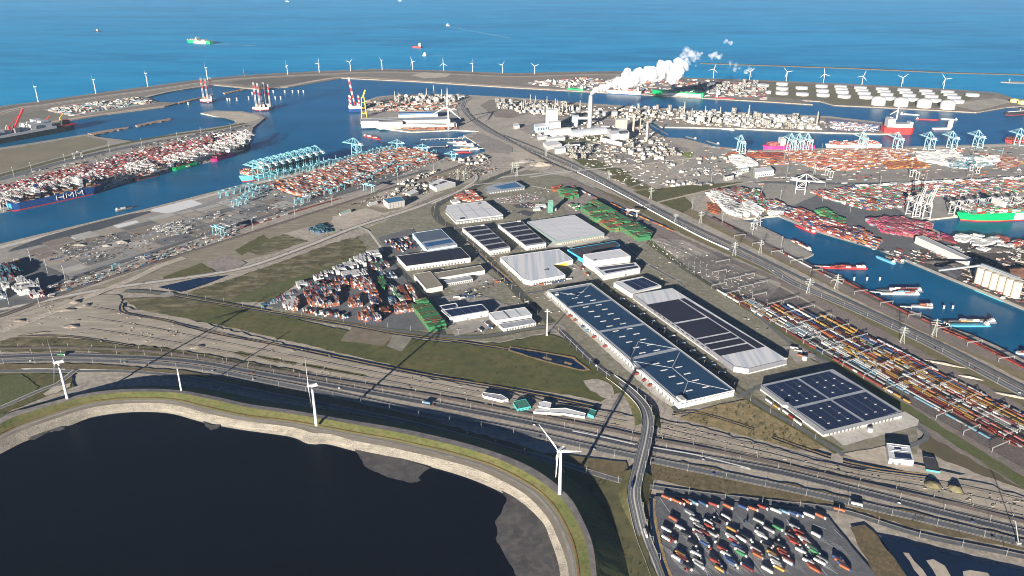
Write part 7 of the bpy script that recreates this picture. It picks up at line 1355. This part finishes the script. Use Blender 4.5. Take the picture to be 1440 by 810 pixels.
wake(P(299, 62.3, 330, 63.3, 360, 64), 26); wake(P(632, 37, 660, 43, 720, 54), 22); wake(P(600, 78.6, 625, 77.5), 18); wake(P(0, 151.5, 50, 144.5, 135, 132.5, 170, 128), 10)
# mooring dolphins
mb = MB(); mb.cyl(0, 0, -1, 9, 2.6, 2.6, 10); mb.cyl(0, 0, 9, 10.2, 3.6, 3.4, 10); DOL = mb.mesh('mooring_dolphin', CWHITE)
for x, y in Z(240, 90, 6, 480, 312, 500, 312, 560, 308, 660, 298, 690, 258, 770, 298, 835, 298, 885, 298, 930, 298, 868, 245, 965, 245, 1030, 245, 1080, 245, 1122, 245, 150, 345): g = G(x, y, SEAZ); tag(link('mooring_dolphin', DOL, loc=(g.x, g.y, SEAZ), scale=1.5), 'white mooring dolphin in the turning basin', 'dolphin', 'mooring dolphins in the turning basin')
for x, y in P(1219, 394, 1237, 394, 1327, 434, 1339.5, 434, 1201, 394): g = G(x, y, SEAZ); tag(link('mooring_dolphin', DOL, loc=(g.x, g.y, SEAZ), scale=.75), 'white mooring dolphin in the canal', 'dolphin', 'mooring dolphins in the canal')
def jetty(label, a, b_, w=4.0, z=.5):
    p, q = G(*a), G(*b_); mb = MB(); mb.bar((p.x, p.y, z), (q.x, q.y, z), w, 1.2); n = max(2, int((q - p).length / 18))
    for i in range(n + 1): c = p.lerp(q, i / n); mb.bar((c.x, c.y, SEAZ - 1), (c.x, c.y, z), 1.4)
    tag(obj('jetty', mb, CONC), label, 'jetty')
for lb, a, b_ in (('upper canal jetty with the long red barge', (1143, 374), (1166, 375)), ('middle canal jetty with two container barges', (1222, 410), (1240, 411.5)), ('third canal jetty with the white and orange barge', (1266, 431), (1282, 432)), ('canal jetty beside the lattice pylon', (1328, 452), (1335, 456)), ('long thin pier before the shipyard', (592, 196), (657, 194)), ('first barge pier at the rail bend', (645, 193), (665, 192)), ('second barge pier at the rail bend', (650, 202.5), (676, 200.5)), ('third barge pier at the rail bend', (658, 208), (682, 209))): jetty(lb, a, b_)

# ================================================================ TANKS, PLANTS
TNK = mat('tank_white', (.4, .395, .385), .55, (.35, .345, .33), .1)
def tank_mesh(r, h, dome): 
    mb = MB(); mb.lathe([(r, 0), (r, h)], n=28); w = mb.mesh('shell', TNK); mb = MB(); mb.lathe([(r * 1.005, h - .5), (r * 1.005, h), (r * .7, h + dome * .6), (r * .3, h + dome * .93), (0, h + dome)], n=28); rf = mb.mesh('roof', RWHITE if dome < 6 else TNK); mb = MB(); mb.lathe([(r + .8, h * .55), (r + .8, h * .62), (r, h * .62)], n=28); return w, rf, mb.mesh('wind_girder', TNK)
T1, T2 = tank_mesh(35, 13, 2), tank_mesh(35, 34, 11)
for me_ in (T1[0], T2[0], T2[1]): me_.polygons.foreach_set('use_smooth', [True] * len(me_.polygons))
def tank(px, py, T, label, group, s=1.0):
    g = G(px, py); y_ = g.y + 40 * s; e = empty('storage_tank', (g.x * y_ / g.y, y_, ground_z(g.x, y_) - .2), 0, label, 'tank', group); e.scale = (s, s, s)
    for n, me_ in zip(('shell', 'roof', 'wind_girder'), T): link(n, me_, e)
cols_ = (((838, 125), (838, 165), (836, 205)), ((1003, 160), (1008, 214)), ((1170, 145), (1178, 185), (1182, 222)), ((1330, 150), (1338, 172), (1345, 195), (1360, 233)))
ci = 0
for colx in cols_:
    for j, (x, y) in enumerate(colx): tank(*Z(960, 100, 6, x, y)[0], T1, 'flat white oil tank, %s from the sea wall in the %s tank column' % (rown[j], rown[ci + 1]), None)
    ci += 1
for k in range(5):
    for j, (x, y) in enumerate(((57, 160, ), (68, 182), (88, 206), (102, 240))): tank(*Z(1200, 100, 6, x + k * 183 + (0 if k < 4 else 0) + j * 3 * k, y + k * 9)[0], T1, 'flat white oil tank, %s from the sea wall in the %s tank column' % (rown[j], rown[ci + 1]), None)
    ci += 1
tank(*Z(1200, 100, 6, 1000, 220)[0], T1, 'single flat white oil tank at the point end of the tank farm', None); tank(*Z(960, 100, 6, 678, 138)[0], T1, 'double-stepped white tank beside the bulk terminal', None)
for j, (x, y) in enumerate(((206, 296), (396, 306), (590, 316), (788, 330))): tank(*Z(1200, 100, 6, x, y)[0], T2, 'tall domed white gas tank on the waterfront, %s from the notch inlet' % rown[j], None)
for x, y, lb in ((1361, 143, 'left yellow tank at the point'), (1431, 145.5, 'right yellow tank at the point')):
    g = G(x + (65 if x < 1400 else 6), y + .5); mb = MB(); mb.lathe([(20, 0), (20, 15), (0, 19)], n=20); tag(obj('storage_tank', mb, mat('tank_yellow', (.6, .55, .2), .6), loc=(g.x, g.y, 0)), 'pale ' + lb, 'tank')
def sph(mb, cx, cy, cz, r, n=12): mb.lathe([(max(.01, r * math.sin(math.pi * k / 8)), cz - r * math.cos(math.pi * k / 8)) for k in range(9)], cx, cy, n)
mb = MB(); mb.lathe([(3.2, 0), (3.2, 36), (2.2, 40), (2.2, 52), (0, 54)], n=10); mb.box(0, 0, 14, 9, 9, 1); mb.box(0, 0, 28, 8, 8, 1); PLC = clad('plant_grey', (.24, .23, .21)); COLM = mb.mesh('process_column', PLC)
mb = MB(); sph(mb, 0, 0, 15, 13)
for k in range(8): mb.bar((11.5 * math.cos(k * .785), 11.5 * math.sin(k * .785), 0), (11.5 * math.cos(k * .785), 11.5 * math.sin(k * .785), 15), 1.2)
SPHM = mb.mesh('gas_sphere', TNK)
mb = MB(); mb.lathe([(11, 0), (11, 13), (0, 16)], n=18); PT = mb.mesh('plant_tank', TNK)
mb = MB()
for z_ in (0, 7, 14, 21): mb.box(0, 0, z_ + 5.6, 26, 15, 1.2)
for x in (-12, -4, 4, 12):
    for y in (-7, 7): mb.bar((x, y, 0), (x, y, 28), 1.0)
for x, y, z_ in ((-6, 0, 6.8), (6, 2, 6.8), (0, 0, 13.8), (-8, 1, 20.8), (8, -1, 20.8)): mb.box(x, y, z_, 6, 7, 4.5)
PU = mb.mesh('process_unit', PLC)
mb = MB(); mb.box(0, 0, 0, 26, 16, 9); mb.prism([(-13.4, -8.4), (13.4, -8.4), (13.4, 8.4), (-13.4, 8.4)], 9, 9.8); mb.box(-4, 2, 9.8, 6, 4, 2.4); PS_ = [mb.mesh('plant_shed', q) for q in (WHITE, GREYC, BEIGE, mat('tin_shed', (.22, .2, .18), .7), YARDB)]
KINDS = {'process_column': (COLM, 'cream process column', 'column'), 'gas_sphere': (SPHM, 'white spherical gas tank', 'tank'), 'plant_tank': (PT, 'white cylindrical plant tank', 'tank'), 'process_unit': (PU, 'cream multi-deck process frame', 'process unit'), 'plant_shed': (PS_, 'small white plant shed', 'shed')}
def plant(quad, counts, where, rmin=24, smin=.6, smax=1.1):
    q = GL(quad); xs = [p.x for p in q]; ys = [p.y for p in q]
    for kind, n in counts.items():
        mesh_, lb, cat = KINDS[kind]; k = t = 0
        while k < n and t < 600:
            t += 1; x, y = random.uniform(min(xs), max(xs)), random.uniform(min(ys), max(ys)); s = random.uniform(smin, smax)
            w_ = random.randrange(5); me_ = mesh_[w_] if isinstance(mesh_, list) else mesh_; lb = KINDS[kind][1].replace('white', ('white', 'grey', 'beige', 'brown', 'dull')[w_]) if isinstance(mesh_, list) else lb
            if inside(q, x, y) and free(x, y, rmin * s): tag(link(kind, me_, loc=(x, y, ground_z(x, y) - .05), rz=random.choice((0, R(90))) + R(-10), scale=s), lb + ' in the ' + where, cat, lb.split(' ', 1)[1] + 's in the ' + where); k += 1
random.seed(12)
plant(Z(480, 100, 6, 440, 235, 760, 220, 1040, 230, 960, 265, 560, 280, 440, 262), {'process_column': 7, 'gas_sphere': 5, 'plant_tank': 18, 'process_unit': 14, 'plant_shed': 12}, 'chemical plant behind the shipyard', 30, .8, 1.25)
plant(Z(720, 100, 6, 0, 285, 240, 275, 420, 300, 600, 335, 560, 360, 200, 365, 0, 345), {'process_column': 14, 'gas_sphere': 3, 'plant_tank': 26, 'process_unit': 14, 'plant_shed': 14}, 'refinery left of the tall chimney', 26)
plant(Z(960, 100, 6, -20, 350, 340, 360, 760, 385, 1120, 420, 1140, 500, 700, 480, 300, 455, 0, 445), {'process_column': 8, 'gas_sphere': 4, 'plant_tank': 70, 'process_unit': 26, 'plant_shed': 40}, 'peninsula chemical plant', 27, .8, 1.3)
plant(Z(720, 100, 6, 980, 300, 1400, 330, 1330, 420, 1000, 390), {'plant_tank': 10, 'process_unit': 8, 'plant_shed': 26}, 'yard east of the chimney', 26)
plant(Z(480, 100, 6, 1290, 265, 1440, 260, 1480, 330, 1330, 330), {'gas_sphere': 2, 'plant_tank': 8, 'process_unit': 6}, 'gas site at the rail bend', 26)
plant(Z(720, 100, 6, 430, 680, 680, 650, 680, 740, 520, 750), {'process_unit': 16, 'plant_shed': 8}, 'switchyard of the power station', 22, .5, .8)
plant(Z(720, 100, 6, 900, 640, 1200, 610, 1440, 720, 1100, 760), {'plant_shed': 22, 'plant_tank': 6, 'process_unit': 5}, 'yard south of the four stacks', 24)
plant(Z(960, 100, 6, 120, 130, 600, 100, 740, 190, 560, 215, 200, 200), {'process_unit': 18, 'plant_shed': 30, 'plant_tank': 10}, 'bulk terminal under the plume', 30, .7, 1.2)
plant(Z(720, 100, 6, 180, 90, 640, 85, 640, 110, 300, 110), {'plant_shed': 30, 'plant_tank': 4}, 'quay yard behind the green coaster', 34, .8, 1.3)
plant(Z(0, 100, 6, 380, 325, 700, 275, 1150, 225, 1300, 265, 900, 325, 620, 375), {'plant_shed': 40, 'plant_tank': 3}, 'cluttered site on the sea wall', 22, .4, .8)
plant(Z(480, 100, 6, 220, 260, 560, 275, 960, 280, 950, 330, 230, 345), {'plant_shed': 16, 'process_unit': 6}, 'pipe yard of the shipyard', 24, .4, .9)
plant(Z(960, 200, 6, -150, 330, 240, 340, 240, 365, -150, 385), {'plant_shed': 18}, 'compound on the cross road', 14, .4, .7)
plant(P(935, 228, 1010, 215, 1050, 235, 1000, 250, 950, 245), {'plant_shed': 20}, 'lots beside the green lawn', 16, .4, .8)
plant(Z(460, 190, 6, 1000, 220, 1300, 170, 1400, 210, 1200, 260), {'plant_shed': 20}, 'yard at the barge jetties', 20, .4, .9); plant(Z(460, 190, 6, 560, 420, 900, 300, 960, 310, 700, 430), {'plant_shed': 24}, 'scrap yard behind the rail terminal', 14, .3, .7); plant(Z(460, 190, 6, 500, 500, 700, 400, 860, 420, 860, 460, 680, 520), {'plant_shed': 22}, 'scrap lots around the blue-roofed hall', 14, .3, .7)
mb = MB(); mb.lathe([(3.4, 0), (3.0, 70), (3.0, 72), (0, 72)], n=14); STK = mb.mesh('flue', CREAM); mb = MB(); mb.lathe([(3.7, 52), (3.7, 60), (3.1, 60)], n=14); STB = mb.mesh('band', TNK)
for i, (x, y, ty) in enumerate(((881, 181, 157.5), (890, 192, 162), (899, 186, 166.5), (909, 198, 171.5))):
    g = G(x, y); H = height_at(g, ty); e = empty('smoke_stack', (g.x, g.y, 0), 0, ('cream stack behind the white power hall', 'tallest of the cream stacks beside the white power hall', 'cream stack at the basin head', 'cream stack with the longest shaft in front')[i], 'chimney'); e.scale = (1.3, 1.3, H / 72); link('flue', STK, e); link('band', STB, e)
# tall chimney
g = G(829, 178.5); H = height_at(g, 133.5); e = empty('tall_chimney', (g.x, g.y, 0), 0, 'tall white chimney releasing the steam plume', 'chimney'); mb = MB(); mb.lathe([(9.5, 0), (9, H * .6), (8.2, H), (0, H)], n=20); shade_smooth(obj('shaft', mb, TNK, e)); mb = MB(); mb.lathe([(8.7, H - 5), (8.7, H - 1), (8.2, H - 1)], n=20); obj('crown_ring', mb, GREYC, e); mb = MB(); mb.bar((-60, 0, 0), (-60, 0, 38), 10); mb.bar((-62, 0, 40), (0, 0, 40), 10); obj('flue_duct', mb, TNK, e)
CHT = Vector((g.x, g.y, H))
# yellow pipe-lift frame at the shipyard
g = G(512, 165); e = empty('gantry_tower', (g.x, g.y, 0), .2, 'tall yellow lifting tower at the shipyard quay', 'crane'); mb = MB()
for x in (-12, 12):
    for y in (-10, 10): mb.bar((x, y, 0), (x * .5, y * .5, 95), 3.6)
for z_ in (20, 45, 70, 94): w = 12 - 6 * z_ / 95; mb.bar((-w, -w * .8, z_), (w, -w * .8, z_), 2.4); mb.bar((-w, w * .8, z_), (w, w * .8, z_), 2.4); mb.bar((-w, -w * .8, z_), (-w, w * .8, z_), 2.4); mb.bar((w, -w * .8, z_), (w, w * .8, z_), 2.4)
obj('lattice', mb, CYEL, e); mb = MB(); mb.bar((0, 0, 94), (14, 0, 128), 6); obj('jib', mb, CYEL, e)

# ================================================================ LOOSE MATERIAL
def clutter(quad, n, label, pal, lo=1.5, hi=6.0, long=1.0, ang=None, hmax=3.0):
    q = GL(quad); xs = [p.x for p in q]; ys = [p.y for p in q]; mb = MB(); k = t = 0; keys = sorted(set(pal))
    while k < n and t < n * 12:
        t += 1; x, y = random.uniform(min(xs), max(xs)), random.uniform(min(ys), max(ys))
        if not inside(q, x, y) or noise.noise(Vector((x * .012, y * .012, 7))) < random.uniform(-.5, .25): continue
        w = random.uniform(lo, hi); mb.mi = keys.index(random.choice(pal)); mb.box(x, y, ground_z(x, y) - .05, w * long * random.uniform(.7, 1.5), w * random.uniform(.3, .8), random.uniform(.6, hmax), (ang if ang is not None and random.random() < .96 else random.uniform(0, 3)), bottom=False); k += 1
    tag(obj('loose_materials', mb, [CLM[c] for c in keys]), label, 'materials', kind='stuff')
CLM = dict(COL); CLM['sand'] = SOIL2; CLM['brown'] = SOILD; CLM['conc'] = CONC; CLM['steel'] = STEEL; CLM['tan'] = RUBBLE
NEU = ['sand', 'brown', 'conc', 'white', 'grey', 'dark', 'steel', 'brown', 'brown', 'dark', 'tan']
clutter(Z(0, 200, 4, 260, 600, 560, 530, 830, 470, 1100, 520, 900, 590, 480, 700, 150, 640), 230, 'scattered materials on the storage yard behind the dark quay', NEU + ['blue', 'rust'], 1.2, 4.5, 1.6, H1)
clutter(P(60, 405, 120, 385, 230, 352, 330, 322, 335, 330, 240, 362, 130, 400, 70, 420), 330, 'vehicles and materials along the rail terminal road', NEU + ['red', 'orange', 'sky', 'blue', 'white'], 2, 7, 1.8, H1)
clutter(Z(0, 200, 4, 860, 480, 1000, 440, 1110, 500, 960, 530), 160, 'pallet rows on the storage yard', ['white', 'conc', 'grey'], 3, 6, 2, H1)
clutter(works, 110, 'sleepers and materials along the railway works', ['brown', 'brown', 'tan', 'dark'], 0.7, 2.4, 2.2, R(-12), 1.0)
clutter(P(920, 590, 1000, 606, 1120, 640, 1200, 660, 1440, 702, 1440, 725, 1210, 672, 990, 622, 920, 610), 90, 'materials along the works strip right of the bridge', ['brown', 'tan', 'dark'], 0.7, 2.2, 1.8, R(-15), 1.0)
clutter(P(905, 338, 960, 340, 1030, 374, 1100, 402, 1080, 440, 1010, 405, 940, 365), 260, 'equipment and wagon parts in the switch fan', ['conc', 'brown', 'dark', 'steel', 'grey'], 0.8, 2.5, 2, R(-30), 1.6)
clutter(Z(480, 100, 6, 210, 255, 560, 265, 980, 265, 960, 330, 240, 345), 500, 'steel pipes and plates in the shipyard', ['rust', 'rust', 'orange', 'steel', 'brown', 'dark', 'white', 'tan'], 3, 12, 2.2, R(0), 6)
clutter(Z(480, 100, 6, 430, 470, 970, 475, 960, 490, 600, 500), 90, 'rust-coloured pipes on the basin quay', ['rust', 'orange', 'rust', 'brown'], 6, 14, 2.5, R(0), 5)
clutter(Z(0, 100, 6, 370, 325, 700, 275, 1150, 220, 1330, 265, 900, 325, 620, 380), 700, 'stored goods on the cluttered sea wall site', NEU + ['sky', 'teal', 'red'], 3, 14, 1.5, R(10), 6)
clutter(P(735, 118, 800, 110, 970, 112, 1062, 117, 1080, 140, 990, 136, 830, 127), 900, 'cargo on the bulk and container quay under the plume', NEU + ['red', 'orange', 'blue', 'maroon', 'maroon'], 4, 16, 1.8, R(0), 8)
clutter(P(720, 142, 930, 157, 1240, 176, 1275, 186, 1030, 180, 905, 170, 720, 160), 900, 'pipe racks and small units of the chemical plants', NEU + ['cream'], 3, 9, 1.5, R(-10), 7)
clutter(P(780, 168, 905, 174, 960, 210, 900, 234, 800, 222, 740, 190), 600, 'small structures around the power station', NEU, 3, 10, 1.5, R(-10), 6)
clutter(P(985, 205, 1080, 214, 1440, 206, 1440, 250, 1080, 262, 985, 245), 450, 'vehicles and loose boxes on the northern right-hand terminal', NEU + ['orange', 'red', 'white', 'sky'], 3, 9, 1.8, H3, 3.5)
clutter(P(0, 300, 145, 266, 296, 226, 345, 205, 345, 176, 200, 203, 0, 252), 900, 'vehicles and lashing gear on the left peninsula terminal', NEU + ['red', 'white', 'maroon'], 2.5, 8, 1.8, H2, 4)
clutter(P(345, 262, 545, 210, 640, 224, 430, 293, 300, 335, 220, 330), 500, 'terminal vehicles around the blue-crane stacks', NEU + ['sky', 'teal', 'orange', 'white'], 2.5, 7, 1.8, H1, 3.5)
clutter(P(490, 290, 570, 262, 640, 240, 690, 225, 700, 240, 640, 258, 570, 285), 500, 'scrap and materials on the sandy lots', NEU + ['rust', 'red'], 2, 6, 1.5, H1, 3)
clutter(P(560, 330, 640, 300, 770, 262, 900, 340, 1000, 400, 1100, 480, 950, 560, 800, 460, 640, 470, 600, 420), 450, 'kerbs, bins and pallets around the logistics park', NEU, 1.2, 3.5, 1.8, R(22), 2)
clutter(P(1090, 303, 1240, 350, 1285, 352, 1440, 345, 1440, 430, 1350, 396, 1270, 366), 500, 'machinery and materials on the coal yard quay', NEU + ['pink', 'red'], 2, 7, 1.8, H4, 3)
clutter(P(840, 205, 960, 212, 1060, 235, 960, 262, 880, 262, 820, 232), 300, 'small structures between power station and terminal', NEU, 2, 6, 1.6, R(-20), 3)

# ================================================================ SCRUB
LEAF = mat('scrub_leaf', (.035, .042, .014), .9, (.06, .055, .022), .3)
def scrub(quad, n, label, lo=1.2, hi=3.2):
    q = GL(quad); xs = [p.x for p in q]; ys = [p.y for p in q]; mb = MB(); k = t = 0
    while k < n and t < n * 15:
        t += 1; x, y = random.uniform(min(xs), max(xs)), random.uniform(min(ys), max(ys))
        if not inside(q, x, y) or noise.noise(Vector((x * .02, y * .02, 2))) < random.uniform(-.3, .3): continue
        r = random.uniform(lo, hi); g0 = Vector((x, y, ground_z(x, y))); k += 1
        for _ in range(16):
            c = g0 + Vector((random.gauss(0, .5) * r, random.gauss(0, .5) * r, abs(random.gauss(.35, .25)) * r)); s_ = r * .34
            mb.face([c + Vector((random.uniform(-s_, s_), random.uniform(-s_, s_), random.uniform(-s_, s_))) for _ in range(3)])
    tag(obj('scrub', mb, LEAF), label, 'scrub', kind='stuff')
scrub(P(955, 588, 1010, 570, 1060, 560, 1100, 590, 1160, 630, 1120, 634, 1040, 612), 120, 'low scrub on the tan field beside the navy solar warehouse')
scrub(Z(240, 290, 6, 120, 740, 560, 600, 1440, 290, 1730, 230, 1800, 310, 1440, 520, 840, 810, 480, 810), 260, 'low scrub on the heath field above the depot')
scrub(P(790, 655, 885, 682, 892, 720, 908, 770, 925, 812, 838, 812, 838, 780, 830, 715), 120, 'low scrub on the slope between dike and ramp', 1, 2.4)
scrub(P(700, 484, 770, 472, 800, 482, 850, 522, 880, 548, 845, 566, 690, 541), 120, 'low scrub on the meadow by the roundabout', .9, 2.2)
scrub(P(915, 655, 1080, 680, 1200, 705, 1440, 765, 1440, 773, 1180, 711, 985, 689, 915, 674), 110, 'low scrub on the verge above the lorry park', .9, 2)
scrub(P(15, 476, 130, 479, 260, 495, 440, 526, 340, 519, 110, 494, 0, 495), 140, 'low scrub between the works strip and the highway', .9, 2.2)

# ================================================================ STEAM
def vapour(name, dens, lo):
    m = bpy.data.materials.new(name); m.use_nodes = True; nd = m.node_tree.nodes; lk = m.node_tree.links; nd.remove(nd['Principled BSDF']); pv = nd.new('ShaderNodeVolumePrincipled'); pv.inputs['Color'].default_value = (.97, .98, 1, 1); pv.inputs['Anisotropy'].default_value = -.1
    tc = nd.new('ShaderNodeNewGeometry'); tx = nd.new('ShaderNodeTexNoise'); tx.inputs['Scale'].default_value = .035; tx.inputs['Detail'].default_value = 5; tx.inputs['Roughness'].default_value = .65; lk.new(tc.outputs['Position'], tx.inputs['Vector'])
    mr = nd.new('ShaderNodeMapRange'); mr.inputs[1].default_value = lo; mr.inputs[2].default_value = lo + .22; mr.inputs[4].default_value = dens; lk.new(tx.outputs[0], mr.inputs[0]); lk.new(mr.outputs[0], pv.inputs['Density']); lk.new(pv.outputs[0], nd['Material Output'].inputs['Volume']); return m
STEAM, WISP = vapour('steam', .1, .36), vapour('thin_steam', .045, .44)
def puffs(name, label, centres, vox=3.0, vs_=1.0):
    bm = bmesh.new()
    for c, r in centres:
        res = bmesh.ops.create_icosphere(bm, subdivisions=2, radius=1.0)
        for v in res['verts']:
            d = v.co.copy(); k = 1 + .32 * noise.fractal(d * 1.4 + c * .013, .7, 2.1, 4); v.co = c + d * (r * k)
    me = bpy.data.meshes.new(name); bm.to_mesh(me); bm.free(); me.materials.append(STEAM if vox > 2 else WISP); o = link(name, me); tag(o, label, 'steam', kind='stuff')
    rm = o.modifiers.new('Remesh', 'REMESH'); rm.mode = 'VOXEL'; rm.voxel_size = vox; rm.use_smooth_shade = True
    for nm, sz, st in (('a', 26, 12), ('b', 9, 5)):
        tx = bpy.data.textures.new('puff_' + nm, 'CLOUDS'); tx.noise_scale = sz * vs_; tx.noise_depth = 2; dm = o.modifiers.new('Displace', 'DISPLACE'); dm.texture = tx; dm.texture_coords = 'LOCAL'; dm.strength = st * vs_; dm.mid_level = .5
random.seed(9)
def Gy(px, py, Y):
    """point seen at a pixel at ground distance Y"""
    a = (px - 720) / FOC; b = -(py - 405) / FOC; t = Y / (CP + b * SP); return Vector((a * t, Y, CAMH + (-SP + b * CP) * t))
Y0 = CHT.y; spine = [(831, 133, 8, 0), (833.5, 129.5, 11, 5), (839, 126.5, 15, 15), (847, 124, 19, 30), (857, 121.5, 22, 50), (868, 117.5, 27, 75), (880, 113, 33, 100), (893, 109.5, 38, 130), (906, 105.5, 42, 160), (920, 103.5, 44, 190), (934, 101.5, 44, 220), (948, 98.5, 36, 250), (957, 96.5, 28, 270)]
cs = []
for (x, y, r, dy), nx in zip(spine, spine[1:] + [spine[-1]]):
    for k in range(3 if r < 15 else 12 if r < 25 else 22):
        t = random.random(); c = Gy(x + (nx[0] - x) * t, y + (nx[1] - y) * t, Y0 + dy); j = .15 if r < 15 else .85
        v = Vector((random.gauss(0, .5), random.gauss(0, .5), random.gauss(0, .45))) * j * r; cs.append((c + v, r * (.8 if r < 15 else random.uniform(.28, .62))))
puffs('steam_plume', 'thick white steam plume drifting from the tall chimney', cs)
cs = []
for (x, y, r) in ((966, 74, 26), (975, 79, 26), (963, 82, 22), (984, 78, 16), (968, 88, 14), (964, 95, 10), (961, 101, 9), (978, 92, 10)):
    for k in range(14): cs.append((Gy(x, y, Y0 + 300) + Vector((random.gauss(0, .45), random.gauss(0, .45), random.gauss(0, .4))) * r, r * random.uniform(.25, .6)))
puffs('steam_plume', 'detached upper steam cloud above the plume end', cs, 1.9, 1.0)
for i, pts in enumerate((((1000, 78), (1006, 76), (1012, 80), (1003, 82)), ((1028, 88), (1034, 92), (1040, 94), (1026, 94), (1033, 97)), ((1052, 95), (1056, 99), (1050, 101)), ((1020, 58), (1027, 60)), ((996, 113), (1003, 116), (998, 118)))): puffs('steam_wisp', ('small steam wisp right of the upper cloud', 'ragged steam wisp before the breakwater', 'faint steam tuft at the second tank turbine', 'tiny steam tuft high over the sea', 'steam puff over the bulk terminal')[i], [(Gy(x + random.uniform(-2, 2), y + random.uniform(-1.5, 1.5), Y0 + 350), random.uniform(4, 10)) for x, y in pts for _ in range(8)], 1.8, .9)

# ================================================================ AIR
mb = MB(); mb.prism([(-30000, -1500), (30000, -1500), (30000, 45000), (-30000, 45000)], -8, 760, bottom=True)
HZ = bpy.data.materials.new('haze_air'); HZ.use_nodes = True; nd = HZ.node_tree.nodes; nd.remove(nd['Principled BSDF']); pv = nd.new('ShaderNodeVolumePrincipled'); pv.inputs['Color'].default_value = (.62, .85, 1, 1); pv.inputs['Density'].default_value = 1.0e-5; pv.inputs['Anisotropy'].default_value = .0; HZ.node_tree.links.new(pv.outputs[0], nd['Material Output'].inputs['Volume'])
tag(obj('haze', mb, HZ), 'thin bluish sea haze', 'haze', kind='stuff')
